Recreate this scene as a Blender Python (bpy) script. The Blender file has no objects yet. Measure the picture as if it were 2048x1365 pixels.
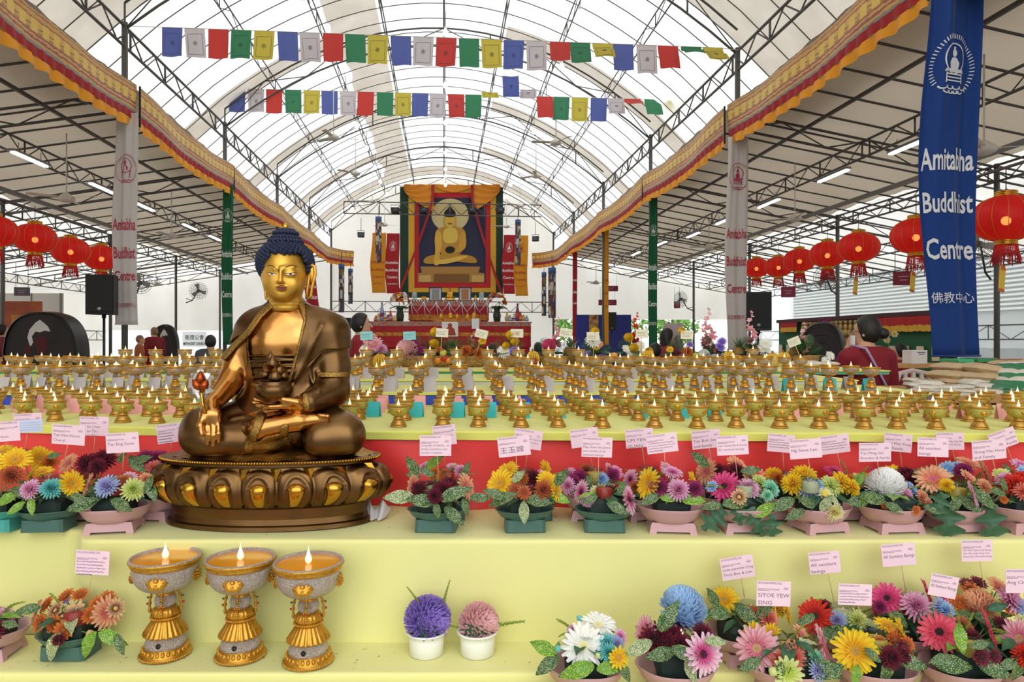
import bpy, bmesh, math, random
import numpy as np
from mathutils import Vector, Matrix, Euler
PI = math.pi
SC = bpy.context.scene
COL = SC.collection
F, CX, CY, CZ = 1400.0, 1024.0, 682.5, 1.55
TH = math.atan(136 / 1400)
CT, ST = math.cos(TH), math.sin(TH)


def P(px, py, d):
    """a point seen at (px, py) that stands d metres in front of the camera"""
    return Vector(((px - CX) / F * d, d, CZ - (py - CY) / F * d))


def S(u, w, z):
    """tent frame (u across, w along the nave) -> world"""
    return Vector((u * CT - w * ST, u * ST + w * CT, z))


def PU(px, py, u):
    """point of the picture on the tent plane u = const"""
    k = (px - CX) / F
    y = u / (k * CT + ST)
    return P(px, py, y)


def PW(px, py, w):
    k = (px - CX) / F
    y = w / (-k * ST + CT)
    return P(px, py, y)


def proj(v):
    return CX + v[0] / v[1] * F, CY - (v[2] - CZ) / v[1] * F


def lin(h):
    if isinstance(h, str):
        h = h.lstrip('#')
        h = [int(h[i:i + 2], 16) / 255 for i in (0, 2, 4)]
    return tuple((c / 12.92 if c <= .04045 else ((c + .055) / 1.055) ** 2.4) for c in h) + (1.0,)


# ---------------------------------------------------------------- materials
MATS = {}


def nodes(m):
    m.use_nodes = True
    nt = m.node_tree
    return nt, nt.nodes, nt.links, nt.nodes['Principled BSDF']


def mat(name, col, rough=.6, metal=0., spec=.5, bump=0., bscale=60., var=0., vscale=4., col2=None,
        emit=0., ecol=None, trans=0., coat=0., sheen=0., sss=0., alpha=1., transm=0., wave=None, voro=None, ior=1.45):
    if name in MATS:
        return MATS[name]
    m = bpy.data.materials.new(name)
    nt, N, L, b = nodes(m)
    b.inputs['Base Color'].default_value = lin(col)
    b.inputs['Roughness'].default_value = rough
    b.inputs['Metallic'].default_value = metal
    b.inputs['Specular IOR Level'].default_value = spec
    b.inputs['IOR'].default_value = ior
    b.inputs['Coat Weight'].default_value = coat
    b.inputs['Coat Roughness'].default_value = .15
    b.inputs['Sheen Weight'].default_value = sheen
    b.inputs['Transmission Weight'].default_value = transm
    b.inputs['Alpha'].default_value = alpha
    if emit:
        b.inputs['Emission Color'].default_value = lin(ecol or col)
        b.inputs['Emission Strength'].default_value = emit
    tc = N.new('ShaderNodeTexCoord')
    if col2 is not None and voro is None:
        nz = N.new('ShaderNodeTexNoise')
        nz.inputs['Scale'].default_value = vscale
        nz.inputs['Detail'].default_value = 5
        L.new(tc.outputs['Object'], nz.inputs['Vector'])
        rp = N.new('ShaderNodeValToRGB')
        rp.color_ramp.elements[0].position = .5 - var
        rp.color_ramp.elements[1].position = .5 + var
        rp.color_ramp.elements[0].color = lin(col)
        rp.color_ramp.elements[1].color = lin(col2)
        L.new(nz.outputs['Fac'], rp.inputs['Fac'])
        L.new(rp.outputs['Color'], b.inputs['Base Color'])
    if voro is not None:      # speckles: voro = (scale, threshold)
        vo = N.new('ShaderNodeTexVoronoi')
        vo.inputs['Scale'].default_value = voro[0]
        L.new(tc.outputs['Object'], vo.inputs['Vector'])
        rp = N.new('ShaderNodeValToRGB')
        rp.color_ramp.interpolation = 'CONSTANT'
        rp.color_ramp.elements[0].color = lin(col)
        rp.color_ramp.elements[1].color = lin(col2)
        rp.color_ramp.elements[1].position = voro[1]
        sep = N.new('ShaderNodeSeparateColor')
        L.new(vo.outputs['Color'], sep.inputs['Color'])
        L.new(sep.outputs[0], rp.inputs['Fac'])
        L.new(rp.outputs['Color'], b.inputs['Base Color'])
    if bump:
        nz2 = N.new('ShaderNodeTexNoise')
        nz2.inputs['Scale'].default_value = bscale
        nz2.inputs['Detail'].default_value = 4
        L.new(tc.outputs['Object'], nz2.inputs['Vector'])
        bp = N.new('ShaderNodeBump')
        bp.inputs['Strength'].default_value = bump
        bp.inputs['Distance'].default_value = .01
        L.new(nz2.outputs['Fac'], bp.inputs['Height'])
        L.new(bp.outputs['Normal'], b.inputs['Normal'])
    if trans:      # thin cloth that lets daylight through
        out = N['Material Output']
        tr = N.new('ShaderNodeBsdfTranslucent')
        tr.inputs['Color'].default_value = lin(col)
        src = b.inputs['Base Color'].links
        if src:
            L.new(src[0].from_socket, tr.inputs['Color'])
        mx = N.new('ShaderNodeMixShader')
        mx.inputs[0].default_value = trans
        L.new(b.outputs[0], mx.inputs[1])
        L.new(tr.outputs[0], mx.inputs[2])
        L.new(mx.outputs[0], out.inputs['Surface'])
    MATS[name] = m
    return m


def glassy(name, col, rough=.02, fac=.85):
    """thin clear glass / plastic: mostly see-through with a gloss"""
    if name in MATS:
        return MATS[name]
    m = bpy.data.materials.new(name)
    nt, N, L, b = nodes(m)
    out = N['Material Output']
    t = N.new('ShaderNodeBsdfTransparent')
    t.inputs['Color'].default_value = lin(col)
    b.inputs['Base Color'].default_value = lin(col)
    b.inputs['Roughness'].default_value = rough
    mx = N.new('ShaderNodeMixShader')
    mx.inputs[0].default_value = fac
    L.new(b.outputs[0], mx.inputs[1])
    L.new(t.outputs[0], mx.inputs[2])
    L.new(mx.outputs[0], out.inputs['Surface'])
    MATS[name] = m
    return m


# ---------------------------------------------------------------- mesh builder
class MB:
    def __init__(s):
        s.v, s.f, s.m, s.sm = [], [], [], []

    def add(s, vs, fs, mi=0, smooth=True, M=None):
        o = len(s.v)
        if M is not None:
            vs = [M @ Vector(v) for v in vs]
        s.v += [tuple(v) for v in vs]
        for f in fs:
            s.f.append(tuple(i + o for i in f))
            s.m.append(mi)
            s.sm.append(smooth)
        return s

    def box(s, c, sz, mi=0, M=None, bev=0.):
        x, y, z = sz[0] / 2, sz[1] / 2, sz[2] / 2
        if bev:
            b = min(bev, x * .9, y * .9, z * .9)
            vs, fs = [], []
            bm = bmesh.new()
            bmesh.ops.create_cube(bm, size=1)
            for v in bm.verts:
                v.co = Vector((v.co.x * sz[0], v.co.y * sz[1], v.co.z * sz[2]))
            bmesh.ops.bevel(bm, geom=bm.edges[:], offset=b, segments=2, affect='EDGES', profile=.5)
            bm.verts.index_update()
            vs = [tuple(v.co + Vector(c)) for v in bm.verts]
            fs = [[v.index for v in f.verts] for f in bm.faces]
            bm.free()
            return s.add(vs, fs, mi, False, M)
        vs = [(c[0] + i * x, c[1] + j * y, c[2] + k * z) for i in (-1, 1) for j in (-1, 1) for k in (-1, 1)]
        fs = [(0, 1, 3, 2), (4, 6, 7, 5), (0, 4, 5, 1), (2, 3, 7, 6), (0, 2, 6, 4), (1, 5, 7, 3)]
        return s.add(vs, fs, mi, False, M)

    def tube(s, pts, r, n=6, mi=0, M=None, closed=False, caps=True):
        pts = [Vector(p) for p in pts]
        k = len(pts)
        rs = r if isinstance(r, (list, tuple)) else [r] * k
        vs, fs = [], []
        up = None
        for i, p in enumerate(pts):
            if closed:
                t = pts[(i + 1) % k] - pts[i - 1]
            else:
                t = pts[min(i + 1, k - 1)] - pts[max(i - 1, 0)]
            t = t.normalized() if t.length > 1e-9 else Vector((0, 0, 1))
            if up is None:
                a = Vector((0, 0, 1)) if abs(t.z) < .9 else Vector((1, 0, 0))
                up = a - t * a.dot(t)
            else:
                up = up - t * up.dot(t)
            up = up.normalized() if up.length > 1e-6 else Vector((1, 0, 0))
            q = t.cross(up)
            for j in range(n):
                a = 2 * PI * j / n
                vs.append(p + (up * math.cos(a) + q * math.sin(a)) * rs[i])
        for i in range(k if closed else k - 1):
            for j in range(n):
                a, b = i * n + j, i * n + (j + 1) % n
                c, d = ((i + 1) % k) * n + (j + 1) % n, ((i + 1) % k) * n + j
                fs.append((a, b, c, d))
        if caps and not closed:
            fs.append(tuple(range(n))[::-1])
            fs.append(tuple(range((k - 1) * n, k * n)))
        return s.add(vs, fs, mi, True, M)

    def lathe(s, prof, n=24, mi=0, M=None, flute=None, sx=1., sy=1., cap=True):
        """prof: (r, z) list; flute: fn(i, angle) -> radius factor"""
        vs, fs = [], []
        for i, (r, z) in enumerate(prof):
            for j in range(n):
                a = 2 * PI * j / n
                q = r * (flute(i, a) if flute else 1)
                vs.append((q * math.cos(a) * sx, q * math.sin(a) * sy, z))
        k = len(prof)
        for i in range(k - 1):
            for j in range(n):
                fs.append((i * n + j, i * n + (j + 1) % n, (i + 1) * n + (j + 1) % n, (i + 1) * n + j))
        if cap:
            if prof[0][0] > 1e-6:
                fs.append(tuple(range(n))[::-1])
            if prof[-1][0] > 1e-6:
                fs.append(tuple(range((k - 1) * n, k * n)))
        return s.add(vs, fs, mi, True, M)

    def ball(s, c, r, n=10, mi=0, M=None):
        r = r if isinstance(r, (list, tuple)) else (r, r, r)
        h = max(4, n // 2 + 1)
        vs, fs = [], []
        for i in range(h + 1):
            t = PI * i / h
            for j in range(n):
                a = 2 * PI * j / n
                vs.append((c[0] + r[0] * math.sin(t) * math.cos(a), c[1] + r[1] * math.sin(t) * math.sin(a), c[2] - r[2] * math.cos(t)))
        for i in range(h):
            for j in range(n):
                fs.append((i * n + j, i * n + (j + 1) % n, (i + 1) * n + (j + 1) % n, (i + 1) * n + j))
        return s.add(vs, fs, mi, True, M)

    def grid(s, fn, nu, nv, mi=0, smooth=True, M=None):
        vs = [fn(i / nu, j / nv) for j in range(nv + 1) for i in range(nu + 1)]
        fs = [(j * (nu + 1) + i, j * (nu + 1) + i + 1, (j + 1) * (nu + 1) + i + 1, (j + 1) * (nu + 1) + i)
              for j in range(nv) for i in range(nu)]
        return s.add(vs, fs, mi, smooth, M)

    def prism(s, poly, y0, y1, mi=0, M=None):
        """poly: list of (x, z); extruded along y"""
        n = len(poly)
        vs = [(x, y0, z) for x, z in poly] + [(x, y1, z) for x, z in poly]
        fs = [tuple(range(n)), tuple(range(n, 2 * n))[::-1]] + [(i, (i + 1) % n, n + (i + 1) % n, n + i)[::-1] for i in range(n)]
        return s.add(vs, fs, mi, False, M)

    def mesh(s, name, mats):
        me = bpy.data.meshes.new(name)
        me.from_pydata(s.v, [], s.f)
        for m in (mats if isinstance(mats, (list, tuple)) else [mats]):
            me.materials.append(m)
        me.polygons.foreach_set('material_index', s.m)
        me.polygons.foreach_set('use_smooth', s.sm)
        me.update()
        return me


def link(name, me, parent=None, loc=None, rot=None, scale=None):
    o = bpy.data.objects.new(name, me)
    COL.objects.link(o)
    if parent is not None:
        o.parent = parent
    if loc is not None:
        o.location = loc
    if rot is not None:
        o.rotation_euler = rot
    if scale is not None:
        o.scale = scale if isinstance(scale, (tuple, list)) else (scale,) * 3
    return o


def ob(name, mb, mats, parent=None, loc=None, rot=None, scale=None):
    return link(name, mb.mesh(name, mats), parent, loc, rot, scale)


def tag(o, label, cat, group=None, kind=None):
    if label:
        o['label'] = label
    if cat:
        o['category'] = cat
    if group:
        o['group'] = group
    if kind:
        o['kind'] = kind
    return o


def thing(name, label, cat, loc=(0, 0, 0), rotz=0., group=None):
    o = link(name, None, None, loc, (0, 0, rotz))
    o.empty_display_size = .05
    return tag(o, label, cat, group)


def struct(name, mb, mats, rot=True, parent=None):
    o = ob(name, mb, mats, parent, None, (0, 0, TH) if rot and parent is None else None)
    if parent is None:
        o['kind'] = 'structure'
    return o


def dup(root, loc, rot=None, scale=None, label=None, group=None):
    r = root.copy()
    COL.objects.link(r)
    r.location = loc
    if rot is not None:
        r.rotation_euler = rot
    if scale is not None:
        r.scale = (scale,) * 3
    if label:
        r['label'] = label
    if group:
        r['group'] = group
    for ch in list(root.children):
        c = ch.copy()
        COL.objects.link(c)
        c.parent = r
        for g in list(ch.children):
            d = g.copy()
            COL.objects.link(d)
            d.parent = c
    return r


# ---------------------------------------------------------------- text
TXT = {}


FONTS = {}


def text_mesh(s, bold=False):
    """returns (mesh verts, faces, width) of a one-line text of size 1, in the XY plane"""
    key = (s, bold)
    if key in TXT:
        return TXT[key]
    cu = bpy.data.curves.new('writing_curve', 'FONT')
    cu.body = s
    cu.size = 1
    cu.resolution_u = 2
    if bold:
        cu.offset = .02
    o = bpy.data.objects.new('writing_curve', cu)
    COL.objects.link(o)
    dg = bpy.context.evaluated_depsgraph_get()
    me = bpy.data.meshes.new_from_object(o.evaluated_get(dg))
    vs = [tuple(v.co) for v in me.vertices]
    fs = [tuple(p.vertices) for p in me.polygons]
    bpy.data.objects.remove(o)
    bpy.data.curves.remove(cu)
    bpy.data.meshes.remove(me)
    w = max([v[0] for v in vs] or [0]) 
    TXT[key] = (vs, fs, w)
    return TXT[key]


def put_text(mb, s, x, z, size, maxw=None, mi=0, center=False, bold=False, fn=None, y=0., sx=1.):
    """writes s into mb in the XZ plane facing -Y; baseline at z"""
    vs, fs, w = text_mesh(s, bold)
    if not vs:
        return 0
    k = size * sx
    if maxw and w * k > maxw:
        k = maxw / w
    x0 = x - w * k / 2 if center else x
    out = []
    for v in vs:
        q = (x0 + v[0] * k, y, z + v[1] * size)
        if fn:
            q = fn(q)
        out.append(q)
    mb.add(out, fs, mi, False)
    return w * k


# ---------------------------------------------------------------- implicit solids -> mesh (surface nets)
def smin(a, b, k):
    h = np.clip(.5 + .5 * (b - a) / k, 0, 1)
    return b + (a - b) * h - k * h * (1 - h)


def sd_rc(p, a, b, ra, rb):
    a, b = np.array(a), np.array(b)
    d = b - a
    t = np.clip(((p - a) @ d) / (d @ d + 1e-12), 0, 1)
    return np.linalg.norm(p - (a + t[..., None] * d), axis=-1) - (ra + (rb - ra) * t)


def sd_ell(p, c, r):
    q = p - np.array(c)
    r = np.array(r)
    k0 = np.linalg.norm(q / r, axis=-1)
    k1 = np.linalg.norm(q / (r * r), axis=-1)
    return k0 * (k0 - 1) / (k1 + 1e-9)


def sd_box(p, c, h, r=0.):
    q = np.abs(p - np.array(c)) - np.array(h) + r
    return np.linalg.norm(np.maximum(q, 0), axis=-1) + np.minimum(q.max(-1), 0) - r


def sd_poly(xy, poly):
    """signed distance (neg inside) of 2D points to a polygon"""
    poly = np.array(poly, float)
    d = np.full(xy.shape[:-1], 1e18)
    s = np.ones(xy.shape[:-1])
    n = len(poly)
    for i in range(n):
        a, b = poly[i], poly[i - 1]
        e = b - a
        w = xy - a
        t = np.clip((w @ e) / (e @ e), 0, 1)
        q = w - t[..., None] * e
        d = np.minimum(d, (q * q).sum(-1))
        c1 = xy[..., 1] >= a[1]
        c2 = xy[..., 1] < b[1]
        c3 = e[0] * w[..., 1] > e[1] * w[..., 0]
        flip = (c1 & c2 & c3) | (~c1 & ~c2 & ~c3)
        s = np.where(flip, -s, s)
    return s * np.sqrt(d)


def sd_line(xy, pts):
    pts = np.array(pts, float)
    d = np.full(xy.shape[:-1], 1e18)
    for a, b in zip(pts[:-1], pts[1:]):
        e = b - a
        w = xy - a
        t = np.clip((w @ e) / (e @ e + 1e-12), 0, 1)
        q = w - t[..., None] * e
        d = np.minimum(d, (q * q).sum(-1))
    return np.sqrt(d)


def nets(fn, lo, hi, res):
    lo = np.array(lo, float)
    n = np.ceil((np.array(hi) - lo) / res).astype(int) + 1
    ax = [lo[i] + np.arange(n[i]) * res for i in range(3)]
    G = np.stack(np.meshgrid(*ax, indexing='ij'), -1)
    D = np.empty(n)
    K_ = 6
    if n.prod() < 60000:
        D[:] = fn(G)
    else:      # coarse pass first, full detail only near the surface
        ci = [np.unique(np.append(np.arange(0, n[i], K_), n[i] - 1)) for i in range(3)]
        Cg = fn(G[np.ix_(*ci)])
        nb = [len(c) - 1 for c in ci]
        mn = np.full(nb, 1e9)
        for i in (0, 1):
            for j in (0, 1):
                for k in (0, 1):
                    mn = np.minimum(mn, np.abs(Cg[i:nb[0] + i, j:nb[1] + j, k:nb[2] + k]))
        near = mn < K_ * res * 2.2 + .006
        rep = [np.append(np.repeat(np.arange(nb[i]), np.diff(ci[i])), nb[i] - 1) for i in range(3)]
        act = near[np.ix_(*rep)]
        D[:] = Cg[:-1, :-1, :-1][np.ix_(*rep)]
        for ax_ in range(3):      # planes shared by two blocks count as near if either is
            sh = np.roll(act, 1, ax_)
            act = act | sh
        pts = G[act]
        out = np.empty(len(pts))
        for i in range(0, len(pts), 200000):
            out[i:i + 200000] = fn(pts[i:i + 200000])
        D[act] = out
    ins = D < 0
    c = np.zeros(n - 1, int)
    acc = np.zeros(tuple(n - 1) + (3,))
    cnt = np.zeros(n - 1)
    cor = [(i, j, k) for i in (0, 1) for j in (0, 1) for k in (0, 1)]

    def sl(o):
        return tuple(slice(o[i], n[i] - 1 + o[i]) for i in range(3))
    for a in cor:
        for axn in range(3):
            if a[axn] == 0:
                b = list(a)
                b[axn] = 1
                da, db = D[sl(a)], D[sl(b)]
                x = (da < 0) != (db < 0)
                t = np.where(x, da / np.where(x, da - db, 1), 0)
                for q in range(3):
                    acc[..., q] += np.where(x, a[q] + (t if q == axn else 0), 0)
                cnt += x
    use = cnt > 0
    idx = np.full(n - 1, -1)
    idx[use] = np.arange(use.sum())
    ijk = np.argwhere(use)
    V = lo + (ijk + acc[use] / cnt[use][:, None]) * res
    faces = []
    for axn in range(3):
        b1, b2 = (axn + 1) % 3, (axn + 2) % 3
        s0 = [slice(1, n[q] - 1) for q in range(3)]
        s0[axn] = slice(0, n[axn] - 1)
        s1 = list(s0)
        s1[axn] = slice(1, n[axn])
        A, B = ins[tuple(s0)], ins[tuple(s1)]
        x = np.argwhere(A != B)
        if len(x) == 0:
            continue
        off = np.ones(3, int)
        off[axn] = 0
        x = x + off
        fl = A[A != B]
        e1, e2 = np.zeros(3, int), np.zeros(3, int)
        e1[b1] = 1
        e2[b2] = 1
        q = [idx[tuple((x - e1 - e2).T)], idx[tuple((x - e2).T)], idx[tuple(x.T)], idx[tuple((x - e1).T)]]
        q = np.stack(q, -1)
        q[~fl] = q[~fl][:, ::-1]
        faces.append(q)
    Fc = np.concatenate(faces) if faces else np.zeros((0, 4), int)
    return V, Fc


def net_mesh(name, fn, lo, hi, res, m, smooth=0):
    V, Fc = nets(fn, lo, hi, res)
    me = bpy.data.meshes.new(name)
    me.from_pydata(V.tolist(), [], Fc.tolist())
    me.polygons.foreach_set('use_smooth', [True] * len(me.polygons))
    if smooth:
        bm = bmesh.new()
        bm.from_mesh(me)
        for _ in range(smooth):
            bmesh.ops.smooth_vert(bm, verts=bm.verts[:], factor=.5, use_axis_x=True, use_axis_y=True, use_axis_z=True)
        bm.to_mesh(me)
        bm.free()
    me.materials.append(m)
    return me


RND = random.Random(7)

# ---------------------------------------------------------------- camera
cam = bpy.data.cameras.new('camera')
cam.sensor_width = 36
cam.lens = 36 * F / 2048
cam.clip_end = 500
camo = link('camera', cam, None, (0, 0, CZ), (PI / 2, 0, 0))
SC.camera = camo

ORD = ['first', 'second', 'third', 'fourth', 'fifth', 'sixth', 'seventh', 'eighth', 'ninth', 'tenth', 'eleventh', 'twelfth',
       'thirteenth', 'fourteenth', 'fifteenth', 'sixteenth', 'seventeenth', 'eighteenth', 'nineteenth', 'twentieth']


def ordn(i):
    """0-based -> words"""
    if i < 20:
        return ORD[i]
    t = {2: 'twenty', 3: 'thirty', 4: 'forty'}[(i + 1) // 10]
    return (t[:-1] + 'ieth') if (i + 1) % 10 == 0 else t + '-' + ORD[(i + 1) % 10 - 1]
# ================================================================ tent shell
HW = 5.93
WK = [-4.3 + 6 * k for k in range(8)]           # first bay unseen, added to dim the foreground; frames: -4.3 1.7 7.7 13.7 19.7 25.7 31.7 37.7


def zv(u):
    return 9.9 - 2.45 * (u / HW) ** 2


def zx_(u):
    """vault line carried on past the eave truss"""
    a = abs(u)
    return zv(u) if a <= HW else zv(HW) - (a - HW) * .95


def za(u):
    return 6.3 - .17 * (abs(u) - HW)


steel = mat('dark_steel', '#63605e', .55, .3, bump=.05)
steel_l = mat('grey_steel', '#7d7a78', .5, .4)
black = mat('black_plastic', '#17171a', .5)
white_pl = mat('white_plastic', '#e8e6e0', .45)


def expr_roof():
    m = bpy.data.materials.new('vault_canvas')
    nt, N, L, b = nodes(m)
    out = N['Material Output']
    tc = N.new('ShaderNodeTexCoord')
    sp = N.new('ShaderNodeSeparateXYZ')
    L.new(tc.outputs['Object'], sp.inputs[0])

    def M(op, a, b2=None, clamp=False):
        n = N.new('ShaderNodeMath')
        n.operation = op
        n.use_clamp = clamp
        for i, q in enumerate((a, b2)):
            if q is None:
                continue
            if isinstance(q, (int, float)):
                n.inputs[i].default_value = q
            else:
                L.new(q, n.inputs[i])
        return n.outputs[0]
    nz = N.new('ShaderNodeTexNoise')
    nz.inputs['Scale'].default_value = .6
    L.new(tc.outputs['Object'], nz.inputs['Vector'])
    wob = M('MULTIPLY', M('SUBTRACT', nz.outputs['Fac'], .5), .5)
    u, w = sp.outputs[0], sp.outputs[1]
    uw = M('ADD', u, wob)
    au = M('ABSOLUTE', u)
    A = M('MULTIPLY', M('GREATER_THAN', uw, -2.95), M('LESS_THAN', u, -1.75))          # opaque lengthwise strip
    fr = M('ABSOLUTE', M('SUBTRACT', M('FRACT', M('DIVIDE', M('ADD', w, -10.7), 6.0)), .5))
    B = M('MULTIPLY', M('LESS_THAN', fr, .085), M('GREATER_THAN', au, 1.75))           # overlaps at the frames
    Cc = M('MULTIPLY', M('LESS_THAN', w, 13.9), M('GREATER_THAN', au, 2.6))
    D = M('GREATER_THAN', w, 35.6)
    f = M('MAXIMUM', M('MAXIMUM', A, B), M('MAXIMUM', Cc, D))
    nz2 = N.new('ShaderNodeTexNoise')
    nz2.inputs['Scale'].default_value = 1.3
    nz2.inputs['Detail'].default_value = 6
    L.new(tc.outputs['Object'], nz2.inputs['Vector'])
    r1 = N.new('ShaderNodeValToRGB')
    r1.color_ramp.elements[0].position, r1.color_ramp.elements[1].position = .3, .75
    r1.color_ramp.elements[0].color, r1.color_ramp.elements[1].color = lin('#ececea'), lin('#f6f6f5')
    r2 = N.new('ShaderNodeValToRGB')
    r2.color_ramp.elements[0].position, r2.color_ramp.elements[1].position = .3, .75
    r2.color_ramp.elements[0].color, r2.color_ramp.elements[1].color = lin('#bdb3a5'), lin('#d2c9bc')
    L.new(nz2.outputs['Fac'], r1.inputs[0])
    L.new(nz2.outputs['Fac'], r2.inputs[0])
    mx = N.new('ShaderNodeMix')
    mx.data_type = 'RGBA'
    L.new(f, mx.inputs[0])
    L.new(r1.outputs[0], mx.inputs[6])
    L.new(r2.outputs[0], mx.inputs[7])
    L.new(mx.outputs[2], b.inputs['Base Color'])
    b.inputs['Roughness'].default_value = .7
    tr = N.new('ShaderNodeBsdfTranslucent')
    L.new(mx.outputs[2], tr.inputs['Color'])
    ms = N.new('ShaderNodeMixShader')
    L.new(M('SUBTRACT', .56, M('MULTIPLY', f, .10)), ms.inputs[0])
    L.new(b.outputs[0], ms.inputs[1])
    L.new(tr.outputs[0], ms.inputs[2])
    L.new(ms.outputs[0], out.inputs['Surface'])
    return m


canvas_v = expr_roof()
canvas_a = mat('aisle_canvas', '#b0a08c', .8, trans=.26, col2='#c0b19c', var=.2, vscale=.35)
canvas_b = mat('outer_canvas', '#d3cec4', .8, trans=.5, col2='#efece6', var=.25, vscale=.4)
canvas_w = mat('wall_canvas', '#ebe7df', .8, trans=.56, col2='#dcd6cc', var=.3, vscale=.5)
plastic_s = glassy('clear_sheet', '#eef2f2', .12, .55)

fl = MB().box((0, 20, -.05), (160, 160, .1))
struct('floor', fl, mat('asphalt', '#8f8d88', .85, col2='#a3a19b', var=.2, vscale=2, bump=.2, bscale=40))

for k in range(len(WK) - 1):      # one vault panel per bay, its cross pipes as parts
    w0, w1 = WK[k], WK[k + 1]
    r = MB()
    r.grid(lambda a, b: ((a * 2 - 1) * 7.55, w0 + (w1 - w0) * b,
                         zx_((a * 2 - 1) * 7.55) + .58 - .05 * abs(math.sin(b * PI * 7))), 48, 14)
    c = struct('ceiling', r, canvas_v)
    for i in range(7):
        w = w0 + (i + .5) * (w1 - w0) / 7
        p = MB().tube([((a / 14 - 1) * 7.4, w, zx_((a / 14 - 1) * 7.4) + .5) for a in range(29)], .012, 5)
        ob('cross_pipe', p, steel, c)
    for sd in (-1, 1):
        r = MB()
        r.grid(lambda a, b: (sd * (HW - .1 + a * 5.77), w0 + (w1 - w0) * b,
                             za(HW - .1 + a * 5.77) + .05 + .03 * math.sin(a * 9 + b * 2 * PI) - .04 * abs(math.sin(b * PI * 6))), 10, 18)
        c = struct('ceiling', r, canvas_a)
        r = MB()
        r.grid(lambda a, b: (sd * (11.6 + a * 5.9), w0 + (w1 - w0) * b,
                             za(11.6 + a * 5.9) + .05 - .04 * abs(math.sin(b * PI * 6))), 8, 14)
        c2 = struct('ceiling', r, canvas_b)
        for i in range(6):
            w = w0 + (i + .5) * (w1 - w0) / 6
            ob('cross_pipe', MB().box((sd * 8.77, w, za(8.77) - .03), (5.75, .05, .05),
                                      M=None) if False else
               MB().tube([(sd * HW, w, za(HW) - .02), (sd * 11.6, w, za(11.6) - .02)], .024, 5), steel, c)
            ob('cross_pipe', MB().tube([(sd * 11.6, w, za(11.6) - .02), (sd * 17.4, w, za(17.4) - .02)], .024, 5), steel, c2)

TN = [0]


def trim(mb, m=steel):
    TN[0] += 1
    return struct('trim_%d' % TN[0], mb, m)


def truss_path(pts, dz, r=.025, web=.6, n=5, double=False):
    """two chords a height dz apart with zig-zag webs"""
    t = MB()
    pts = [Vector(p) for p in pts]
    t.tube(pts, r, n)
    t.tube([p + Vector((0, 0, dz)) for p in pts], r, n)
    L = 0
    acc = [0]
    for a, b in zip(pts[:-1], pts[1:]):
        L += (b - a).length
        acc.append(L)

    def at(s):
        for i in range(len(pts) - 1):
            if s <= acc[i + 1] + 1e-6:
                return pts[i].lerp(pts[i + 1], (s - acc[i]) / max(1e-9, acc[i + 1] - acc[i]))
        return pts[-1]
    k = max(1, round(L / web))
    for i in range(k):
        a, b = at(L * i / k), at(L * (i + 1) / k)
        if i % 2:
            t.tube([a + Vector((0, 0, dz)), b], r * .55, 4)
        else:
            t.tube([a, b + Vector((0, 0, dz))], r * .55, 4)
        if i % 3 == 0:
            t.tube([a, a + Vector((0, 0, dz))], r * .8, 4)
    return t


for k, w in enumerate(WK):
    if k >= 1:
        trim(truss_path([((a / 10 - 1) * HW, w, zv((a / 10 - 1) * HW) - .08) for a in range(21)], .5, .025, 1.3))
        for sd in (-1, 1):      # rafters of the aisles
            trim(truss_path([(sd * HW, w, za(HW) - .45), (sd * 11.6, w, za(11.6) - .45)], .33, .028, .9))
            trim(truss_path([(sd * 11.6, w, za(11.6) - .4), (sd * 17.4, w, za(17.4) - .4)], .3, .025, .9))
w0, w1 = -4.3, 37.7
trim(MB().tube([(0, w0, zv(0) + .44), (0, w1, zv(0) + .44)], .03, 6))
for u in (1.58, 3.1, 4.65):
    for sd in (-1, 1):
        trim(truss_path([(sd * u, w0, zv(u) + .1), (sd * u, w1, zv(u) + .1)], .3, .016, .8))
for sd in (-1, 1):
    trim(truss_path([(sd * HW, w0, 7.05), (sd * HW, w1, 7.05)], .38, .03, .55))
    for u in (8.75, 11.6, 14.5, 17.4):
        trim(truss_path([(sd * u, w0, za(u) - .42), (sd * u, w1, za(u) - .42)], .34, .027, .55))
    trim(MB().box((sd * 10.2, (w0 + w1) / 2, za(10.2) - .5), (.07, w1 - w0, .1)), steel_l)
    trim(MB().box((sd * 7.4, (w0 + w1) / 2, za(7.4) - .12), (.05, w1 - w0, .06)))
# stage truss across the nave, in front of the end wall
trim(truss_path([(-HW + .9, 36.0, 8.0), (HW - .9, 36.0, 8.0)], .6, .03, .6))
trim(truss_path([(-HW, 37.6, 3.1), (HW, 37.6, 3.1)], .55, .025, .6))

SIDE = {-1: 'left', 1: 'right'}
for k, w in enumerate(WK):
    if k <= 1:
        continue
    for sd in (-1, 1):
        for row, u in enumerate((HW, 11.6)):
            zt = 7.5 if row == 0 else za(u) - .05
            lab = 'grey steel tent post, %s edge of the %s, %s from the front' % (
                SIDE[sd], ('nave', 'side aisle')[row], ORD[k - 2])
            t = thing('tent_post', lab, 'post', S(sd * u, w, 0), TH)
            ob('pole', MB().tube([(0, 0, 0), (0, 0, zt)], .055, 10), steel, t)
            ob('base_plate', MB().box((0, 0, .01), (.24, .24, .02)), steel, t)

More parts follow.
